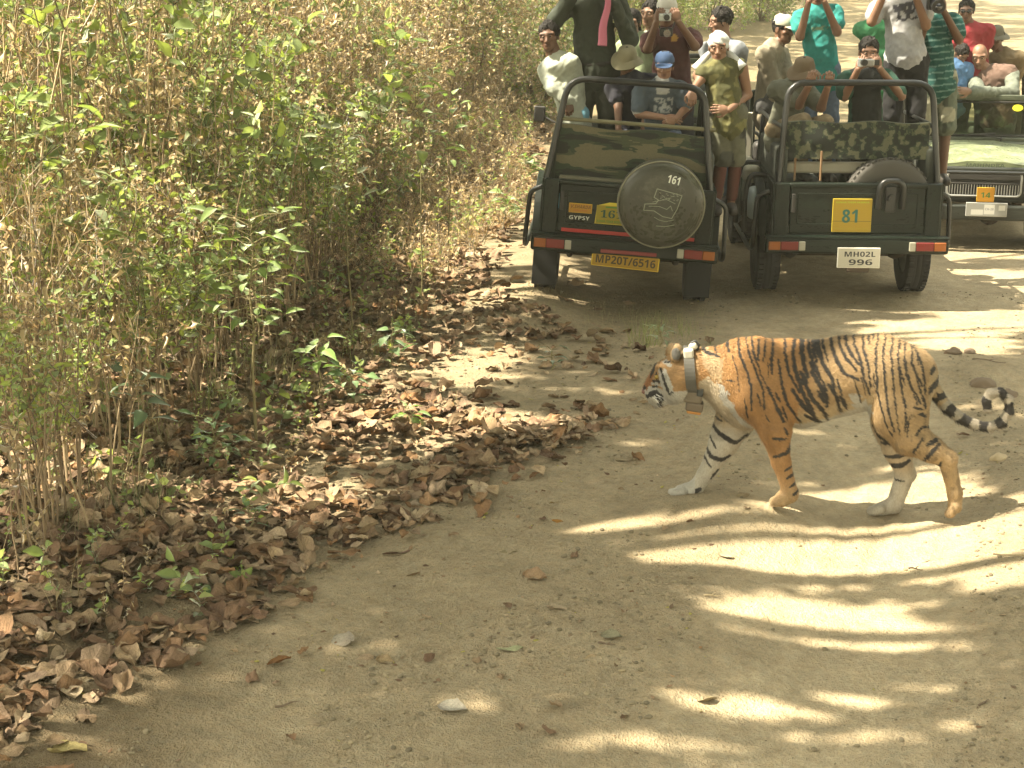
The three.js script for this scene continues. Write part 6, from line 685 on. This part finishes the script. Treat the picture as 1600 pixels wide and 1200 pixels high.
  if (s.vest) { const L = torso(0.05).slice(0, 3); const g = meshField([...L, bone(at2(0.9), pv, 0.19, 0.2, 0.04, { n: f, q: 0.85 }), { ...bone(c.clone().addScaledVector(up, 0.1).addScaledVector(f, 0.2), pv.clone().addScaledVector(f, 0.26), 0.06, 0.08), cut: 1 }], 0.0125, fold(seedN + 3)); mesh('vest', paint(g, s.vest), cloth(), t); }
  if (s.legwear) { const e = 0.016, L = [...pel(0.004)]; if ((s.hem ?? 0.08) <= 0) L.push(bone(at2(0.86), pv, 0.132 * W + e, 0.138 * W + e, 0.04, { n: f, q: 0.82 })); for (const i of [0, 1]) { L.push(bone(H2[i], K2[i], 0.088 * W + e, (s.shorts ? 0.08 : 0.062) * W + e, 0.03)); if (!s.shorts) L.push(bone(K2[i], F2[i].clone().add(V(0, -0.01, 0)), 0.06 * W + e, 0.05 * W + e, 0.02)); }
    const fn = typeof s.legwear === 'function' ? s.legwear : () => s.legwear, g = meshField(L, 0.0125, fold(seedN + 9)); paint(g, (x, y, z) => dark(fn(x, y, z), 0.7 + 0.2 * noise(x * 60, y * 60, z * 60))); mesh(s.shorts ? 'shorts' : 'trousers', g, cloth(), t); }
  mesh('shoes', F2.map(p => meshField([bone(p.clone().add(V(0, -0.03 * k, 0)), p.clone().addScaledVector(f, 0.16 * k).add(V(0, -0.045 * k, 0)), 0.052 * k, 0.04 * k, 0.02)], 0.014)), M([0.04, 0.035, 0.03], 0.7), t);
  if (s.belt) { const g = new THREE.TorusGeometry(0.178 * W, 0.014, 8, 40); g.scale(1, 1, 1.6); g.rotateX(Math.PI / 2); g.scale(1.02, 1, 0.8); mesh('belt', basisGeo(g, at2(0.88), sd, up, f), M(s.belt, 0.6), t); }
  if (s.hair) mesh('hair', onHead(hairGeo[s.hair]), M(s.hairColor || HAIR, 0.7, { specularIntensity: 0.5 }), t);
  if (s.hat) { const g = onHead(hatGeo[s.hat].clone().scale(s.hat === 'sun' ? 0.93 : 1, 1, s.hat === 'sun' ? 0.93 : 1)); mesh({ sun: 'sun_hat', cap: 'cap', scarf: 'headscarf' }[s.hat], g, M(dark(s.hatColor, 0.68), 0.9, { side: THREE.DoubleSide }), t); }
  if (s.glasses) { const L = [-1, 1].map(q => { const e = new THREE.SphereGeometry(0.024, 14, 10); e.scale(1, 0.75, 0.35); e.translate(q * 0.032, 0.006, 0.096); return e; }); L.push(cyl([-0.075, 0.012, 0.06], [-0.05, 0.012, 0.092], 0.004), cyl([0.075, 0.012, 0.06], [0.05, 0.012, 0.092], 0.004), cyl([-0.02, 0.01, 0.1], [0.02, 0.01, 0.1], 0.004)); mesh('sunglasses', onHead(merged(L)), M([0.01, 0.01, 0.01], 0.1, { clearcoat: 1 }), t); }
  if (s.extra) s.extra({ t, rel, J, c, pv, up, f, sd, K2, F2, at2, W, k });
  return t;
}
// blotched cloth and prints
const blot = (a, b, n, s = 9) => (x, y, z) => noise(x * s + n, y * s, z * s) > 0.52 ? a : noise(x * s * 1.7, y * s + n, z * s) > 0.6 ? dark(b, 0.5) : b;
const OLIVE = [0.042, 0.052, 0.036];
// in the tilted jeep
person({ label: 'person in a white shirt leaning out over the left side of the tilted jeep', d: 12.75, wide: 0.72, k: 0.97, head: [858, 57], look: [-0.25, 0.05, 0.12], hair: 'short', chest: [872, 98], pelvis: [896, 182], yaw: -0.5, sh: 0.125, skin: SKIN3, shirt: [0.5, 0.53, 0.44], sleeve: 1, legwear: [0.2, 0.45, 0.6], arms: [[[866, 138, -0.05], [887, 158, -0.1], { dir: [0.2, -1, 0.2] }], [[905, 150, 0.1], [912, 185, 0.1]]] });
person({ label: "person in dark olive uniform standing with one arm raised in the tilted jeep", d: 12.9, head: [928, -38], look: [0.1, 0, 0], hair: 'short', chest: [926, 2], pelvis: [930, 112], wide: 1.12, sh: 0.215, skin: SKIN3, shirt: OLIVE, sleeve: 1, legwear: [0.05, 0.055, 0.042], belt: [0.02, 0.018, 0.015], hem: -0.02, arms: [[[868, 30, -0.1], [914, -34, -0.22], { dir: [0.6, 0.5, 0] }], [[984, 62, -0.05], [958, 2, -0.22], { dir: [-0.4, 0.8, 0], back: [0, 0, 1] }]],
  extra: ({ t, rel, J }) => { const A = rel(J([950, -4, -0.26])), P = []; for (let i = 0; i <= 8; i++) P.push(A.clone().add(V(-0.006 * i + 0.008 * Math.sin(i), -0.047 * i, 0.006 * Math.sin(i * 1.7)))); const g = sweep(P, q => 0.022 + 0.016 * q, 10); warp(g, q => { q.z = A.z + (q.z - A.z) * 0.5 + 0.006 * Math.sin(q.x * 200); }); mesh('pink_scarf', g, M([0.5, 0.16, 0.24], 0.9), t); } });
person({ label: "person with dark hair and a pale green top half hidden behind the olive uniform", d: 13.9, head: [987, 36], look: [-0.35, 0.05, 0], hair: 'long', chest: [1000, 68], pelvis: [1004, 150], yaw: -0.4, k: 0.95, skin: SKIN2, shirt: [0.42, 0.5, 0.3], sleeve: 0.4, legwear: [0.1, 0.1, 0.12], arms: [[[988, 115], [990, 150]], [[1022, 115], [1015, 150]]] });
person({ label: 'person in a maroon shirt and white cap photographing with a small silver camera', d: 13.5, head: [1042, 20], look: [0, 0.1, 0], hair: 'short', hat: 'cap', hatColor: [0.72, 0.7, 0.64], chest: [1048, 55], pelvis: [1050, 150], wide: 1.08, sh: 0.2, skin: SKIN, shirt: (x, y, z) => z > 0.08 && Math.hypot(x - 0.02, y + 0.02) < 0.03 ? [0.55, 0.3, 0.05] : [0.105, 0.035, 0.035], sleeve: 0.5, legwear: [0.05, 0.05, 0.06], arms: [[[1012, 76, -0.15], [1026, 34, -0.24], { dir: [0.3, 0.9, 0], back: [-0.2, 0, 1] }], [[1086, 72, -0.15], [1060, 34, -0.24], { dir: [-0.3, 0.9, 0], back: [0.2, 0, 1] }]] });
person({ label: 'person with dark hair mostly hidden to the left of the white cap and silver camera', d: 14.2, head: [1016, 22], look: [-0.6, 0, 0], hair: 'short', chest: [1020, 60], pelvis: [1022, 150], k: 0.95, skin: SKIN2, shirt: [0.3, 0.32, 0.25], legwear: [0.08, 0.08, 0.08], arms: [] });
person({ label: 'boy in a beige sun hat and navy top leaning forward in the tilted jeep', d: 12.7, head: [980, 97], look: [0.1, 0.45, 0.08], hair: 'short', hat: 'sun', hatColor: [0.3, 0.27, 0.17], k: 0.92, chest: [990, 128], pelvis: [998, 212, 0.15], skin: SKIN, shirt: [0.02, 0.02, 0.032], sleeve: 0.5, legwear: [0.08, 0.09, 0.14], knees: [[985, 225, -0.25], [1010, 225, -0.25]], arms: [[[966, 165, -0.1], [966, 202, -0.3], { dir: [0.3, -0.8, 0.5], hand: 'relax' }], [[1012, 168, -0.05], [1005, 205, -0.2]]] });
person({ label: "boy in a blue cap and printed grey-blue T-shirt with folded arms", d: 12.45, head: [1038, 104], look: [-0.15, 0.08, 0], hair: 'short', hat: 'cap', hatColor: [0.05, 0.1, 0.22], k: 0.88, chest: [1034, 137], pelvis: [1034, 218, 0.1], sh: 0.19, skin: SKIN2, shirt: (x, y, z) => z > 0.06 && y < -0.06 && y > -0.2 && Math.abs(x) < 0.09 && noise(x * 60, y * 60) > 0.5 ? [0.4, 0.42, 0.42] : y > -0.02 && Math.abs(x) < 0.06 ? [0.5, 0.5, 0.48] : Math.abs(x) > 0.2 && y < -0.16 ? [0.5, 0.5, 0.46] : [0.075, 0.1, 0.13], sleeve: 0.62, legwear: [0.12, 0.16, 0.24], knees: [[1020, 226, -0.25], [1050, 226, -0.25]], arms: [[[998, 178, -0.08], [1040, 184, -0.2], { dir: [1, -0.1, 0.1], hand: 'relax' }], [[1072, 168, -0.05], [1056, 186, -0.22], { dir: [-0.8, -0.2, 0.2] }]] });
person({ label: "boy in white headscarf, olive sleeveless top and camouflage shorts at the tilted jeep's side", wide: 0.88, d: 12.45, head: [1123, 74], look: [-0.2, 0.1, 0.05], hat: 'scarf', hatColor: [0.74, 0.76, 0.74], chest: [1124, 105], pelvis: [1136, 178], k: 0.95, skin: SKIN2, shirt: (x, y, z) => z > 0.05 && noise(x * 22, y * 18, 3) > 0.58 ? [0.2, 0.19, 0.07] : [0.1, 0.1, 0.035], sleeve: 0, legwear: blot([0.12, 0.12, 0.08], [0.06, 0.062, 0.05], 5), shorts: true, arms: [[[1095, 124, -0.04], [1081, 142, -0.14], { dir: [0, -0.6, 0.4] }], [[1168, 148, 0.06], [1138, 172, -0.14], { dir: [-0.8, 0.1, 0.2], hand: 'relax' }]], knees: [[1128, 246, -0.02], [1150, 246, 0.02]], feet: [[1118, 318, 0.02], [1142, 318, 0.05]],
  extra: ({ t, K2, F2 }) => mesh('red_gaiters', [0, 1].map(i => meshField([bone(K2[i].clone().lerp(F2[i], 0.25), K2[i].clone().lerp(F2[i], 0.85), 0.054, 0.045, 0.01)], 0.012)), M([0.075, 0.02, 0.013], 0.8), t) });
person({ label: 'person with dark hair and a grey T-shirt looking away behind the white headscarf', d: 14.0, head: [1126, 34], look: [-1.4, 0.1, 0], hair: 'short', chest: [1130, 74], pelvis: [1130, 156], yaw: -0.8, skin: SKIN2, shirt: [0.3, 0.32, 0.34], sleeve: 0.6, legwear: [0.2, 0.26, 0.33], arms: [[[1112, 110], [1112, 150]], [[1152, 112], [1154, 150]]] });
// in the level jeep
person({ label: "person in a white cap and beige shirt sitting sideways in the level jeep", d: 14.0, head: [1224, 46], look: [0.75, 0.1, 0], hair: 'short', hat: 'cap', hatColor: [0.66, 0.64, 0.5], chest: [1207, 78], pelvis: [1202, 165], yaw: 1.0, wide: 0.95, sh: 0.18, skin: SKIN, shirt: [0.36, 0.31, 0.22], sleeve: 1, legwear: [0.08, 0.08, 0.08], arms: [[[1206, 128, -0.12], [1232, 142, -0.2], { dir: [1, 0.1, 0.1] }], [[1230, 118, -0.05], [1254, 132, -0.1], { dir: [1, 0.1, 0.1] }]], knees: [[1225, 188, -0.1], [1235, 186, 0.1]] });
person({ label: 'girl in a turquoise T-shirt standing with both arms raised to her face', d: 13.9, head: [1276, -12], look: [0, 0.1, 0], hair: 'long', chest: [1276, 19], pelvis: [1284, 110], k: 0.97, sh: 0.165, wide: 0.92, skin: SKIN2, shirt: (x, y, z) => z > 0.05 && Math.abs(y + 0.14) < 0.014 && Math.abs(x) < 0.08 && noise(x * 90, y * 90) > 0.45 ? [0.3, 0.45, 0.3] : [0.03, 0.31, 0.28], sleeve: 0.42, hem: 0.1, legwear: [0.16, 0.22, 0.32], arms: [[[1250, 57, -0.12], [1264, 2, -0.22], { dir: [0.25, 0.9, 0], back: [-0.3, 0, 1] }], [[1308, 50, -0.12], [1288, 2, -0.22], { dir: [-0.3, 0.9, 0], back: [0.3, 0, 1] }]] });
person({ label: "person in a brown sun hat and olive-grey shirt, both hands on the roll bar", d: 13.0, head: [1256, 116], look: [-0.2, 0.32, 0], hair: 'short', hat: 'sun', hatColor: [0.19, 0.135, 0.08], chest: [1240, 138], pelvis: [1224, 205, 0.05], wide: 0.85, sh: 0.16, yaw: 0.3, skin: SKIN2, shirt: [0.16, 0.165, 0.12], sleeve: 0.55, legwear: [0.26, 0.2, 0.12], arms: [[[1248, 164, -0.12], [1264, 134, -0.42], { dir: [0.1, 0.6, 0.3], back: [0, 0.6, 1] }], [[1283, 168, -0.1], [1293, 136, -0.42], { dir: [0.05, 0.6, 0.3], back: [0, 0.6, 1] }]], knees: [[1256, 190, -0.24], [1290, 192, -0.24]], feet: [[1250, 262, -0.1], [1288, 264, -0.1]] });
person({ label: "boy in a black and dark green T-shirt holding a silver camcorder", wide: 0.92, d: 13.05, head: [1357, 82], look: [-0.1, 0.12, 0], hair: 'short', chest: [1352, 118], pelvis: [1352, 206, 0.05], k: 0.96, skin: SKIN2, shirt: (x, y, z) => Math.abs(x) > 0.13 ? [0.025, 0.09, 0.06] : [0.012, 0.014, 0.013], sleeve: 0.62, legwear: [0.05, 0.05, 0.05], knees: [[1340, 240, -0.25], [1370, 240, -0.25]], feet: [[1340, 290, -0.2], [1370, 290, -0.2]], arms: [[[1320, 150, -0.12], [1341, 108, -0.3], { dir: [0.3, 0.9, 0], back: [-0.3, 0, 1] }], [[1408, 150, -0.1], [1374, 106, -0.3], { dir: [-0.3, 0.8, 0], back: [0.3, 0, 1] }]] });
person({ label: "standing person in a white T-shirt with a dark print and black trousers", d: 13.5, head: [1405, -40], hair: 'short', chest: [1407, 0], pelvis: [1416, 98], wide: 1.05, sh: 0.2, skin: SKIN2, shirt: (x, y, z) => z > 0.04 && Math.abs(x - 0.01) < 0.1 && y > -0.17 && y < -0.02 && noise(x * 40, y * 30, 2) > 0.36 ? [0.07, 0.07, 0.09] : [0.46, 0.46, 0.48], sleeve: 0.5, hem: -0.07, legwear: [0.012, 0.012, 0.014], arms: [[[1362, 34, -0.1], [1388, -24, -0.22], { dir: [0.3, 0.9, 0] }], [[1447, 40, -0.1], [1424, -24, -0.22], { dir: [-0.3, 0.9, 0] }]] });
person({ label: "person in a dark teal striped shirt aiming a black camera with both hands", d: 13.8, head: [1462, -6], look: [0, 0.1, 0], hair: 'short', chest: [1459, 32], pelvis: [1463, 122], skin: SKIN3, shirt: (x, y, z) => ((y * 18 + 100) % 1) < 0.2 ? [0.2, 0.34, 0.3] : [0.012, 0.1, 0.085], sleeve: 0.5, hem: 0.06, legwear: blot([0.34, 0.33, 0.24], [0.12, 0.14, 0.1], 8, 8), shorts: true, arms: [[[1436, 66, -0.1], [1452, 18, -0.24], { dir: [0.3, 0.9, 0] }], [[1498, 62, -0.12], [1474, 16, -0.24], { dir: [-0.3, 0.9, 0] }]] });
person({ label: 'person in a light green top glimpsed behind the raised elbow of the white T-shirt', d: 14.5, head: [1380, 4], hair: 'short', chest: [1368, 42], pelvis: [1368, 130], k: 0.95, skin: SKIN2, shirt: [0.07, 0.3, 0.13], legwear: [0.05, 0.05, 0.05], arms: [] });
// in the jeep on the right
person({ label: "person in a red T-shirt and sunglasses behind the windscreen of the light green jeep", d: 17.4, head: [1510, 17], look: [-0.3, 0.1, 0], hair: 'short', glasses: true, chest: [1518, 46], pelvis: [1522, 118], yaw: -0.2, skin: SKIN3, shirt: [0.3, 0.025, 0.035], sleeve: 0.5, legwear: [0.05, 0.05, 0.06], arms: [[[1497, 76, -0.05], [1500, 110, -0.1]], [[1540, 78], [1538, 112]]] });
person({ label: "child with dark hair and a light blue top bending down beside the bald person", d: 17.3, head: [1502, 84], look: [0.3, 0.75, 0], hair: 'short', chest: [1492, 104], pelvis: [1490, 158], k: 0.86, skin: SKIN2, shirt: [0.12, 0.26, 0.5], sleeve: 0.4, legwear: [0.03, 0.03, 0.04], arms: [[[1476, 130], [1478, 150]], [[1510, 126], [1508, 148]]] });
person({ label: "bald person in a brown vest over grey-green sleeves leaning on a windscreen frame", d: 17.3, head: [1530, 88], look: [-0.3, 0.28, 0.05], k: 1.1, chest: [1551, 116], pelvis: [1558, 186], yaw: -0.45, wide: 1.0, skin: SKIN2, shirt: [0.17, 0.19, 0.15], sleeve: 1, vest: [0.13, 0.08, 0.06], legwear: [0.06, 0.06, 0.05], arms: [[[1530, 147, -0.42], [1490, 146, -0.58], { dir: [-1, 0.05, 0.1], hand: 'relax' }], [[1582, 145, -0.35], [1516, 143, -0.6], { dir: [-1, 0.1, 0.1], hand: 'relax' }]] });
person({ label: 'person in a grey-brown sun hat and khaki shirt at the far right edge', d: 17.5, head: [1556, 60], look: [-0.7, 0.3, 0], hair: 'short', hat: 'sun', hatColor: [0.15, 0.14, 0.1], chest: [1568, 88], pelvis: [1572, 168], yaw: -0.7, skin: SKIN3, shirt: [0.2, 0.145, 0.075], sleeve: 0.55, legwear: [0.08, 0.07, 0.05], arms: [[[1552, 125, -0.05], [1545, 150, -0.1]], [[1588, 125], [1582, 155]]] });
// things held
function held(name, label, category, u, v, d, build) { const p = at(u, v, d), t = thing(name, label, category, [p.x, p.y, p.z]); build(t); return t; }
const lensM = M([0.01, 0.01, 0.015], 0.08, { clearcoat: 1 }), BLKP = M([0.015, 0.015, 0.016], 0.4);
held('camera', 'small silver camera held up in front of the white cap', 'camera', 1039, 27, 13.17, t => { mesh('body', bx(0.1, 0.062, 0.03, 0, 0, 0, 0.008), M([0.42, 0.45, 0.44], 0.35, { metalness: 0.5 }), t); mesh('lens', [cyl([0.012, 0, 0.01], [0.012, 0, 0.045], 0.026, 0.024, 24)], BLKP, t); mesh('flash', bx(0.022, 0.01, 0.004, -0.03, 0.02, 0.016, 0.002), M([0.8, 0.8, 0.78], 0.3), t); });
held('camera', 'black camera hanging with a shiny lens at the chest of the maroon shirt', 'camera', 1041, 50, 13.28, t => { mesh('body', bx(0.11, 0.075, 0.05, 0, 0, 0, 0.014), BLKP, t); mesh('lens', [cyl([0, 0, 0.02], [0, -0.01, 0.07], 0.033, 0.03, 24)], CHROME, t); mesh('strap', tube([[-0.055, 0.03, 0], [-0.08, 0.12, -0.02], [-0.06, 0.2, -0.1]], 0.006), BLKP, t); mesh('strap', tube([[0.055, 0.03, 0], [0.08, 0.12, -0.02], [0.06, 0.2, -0.1]], 0.006), BLKP, t); });
held('camcorder', 'silver and grey camcorder held to the eye in the level jeep', 'camcorder', 1354, 98, 12.68, t => { mesh('body', bx(0.1, 0.06, 0.07, 0.01, 0, 0, 0.015), M([0.3, 0.29, 0.27], 0.4), t); mesh('lens', [cyl([-0.03, 0.005, 0.03], [-0.03, 0.005, 0.075], 0.027, 0.025, 24)], BLKP, t); mesh('silver_side', bx(0.03, 0.066, 0.075, -0.05, 0, -0.005, 0.008), M([0.6, 0.62, 0.64], 0.35, { metalness: 0.4 }), t); mesh('screen', bx(0.07, 0.045, 0.008, 0.075, 0, -0.02, 0.003), BLKP, t); });
held('camera', 'black camera with a large round lens at the top of the striped shirt', 'camera', 1461, 8, 13.35, t => { mesh('body', bx(0.14, 0.1, 0.06, 0, 0.01, 0, 0.018), BLKP, t); mesh('lens', [cyl([0, 0, 0.02], [0, -0.01, 0.12], 0.05, 0.056, 32)], BLKP, t); const g = new THREE.SphereGeometry(0.045, 20, 8, 0, 6.283, 0, 0.7); g.rotateX(Math.PI / 2); g.translate(0, -0.012, 0.088); mesh('front_glass', g, lensM, t); });
held('camera', 'small dark camera held to the face above the turquoise T-shirt', 'camera', 1276, -6, 13.5, t => { mesh('body', bx(0.11, 0.06, 0.03, 0, 0, 0, 0.008), BLKP, t); mesh('lens', [cyl([0.01, 0, 0.01], [0.01, 0, 0.04], 0.024, 0.022, 20)], BLKP, t); });
scene.fog = new THREE.FogExp2(new THREE.Color(0.9, 0.86, 0.68), 0.0022);   // dusty air
renderer.render(scene, camera);
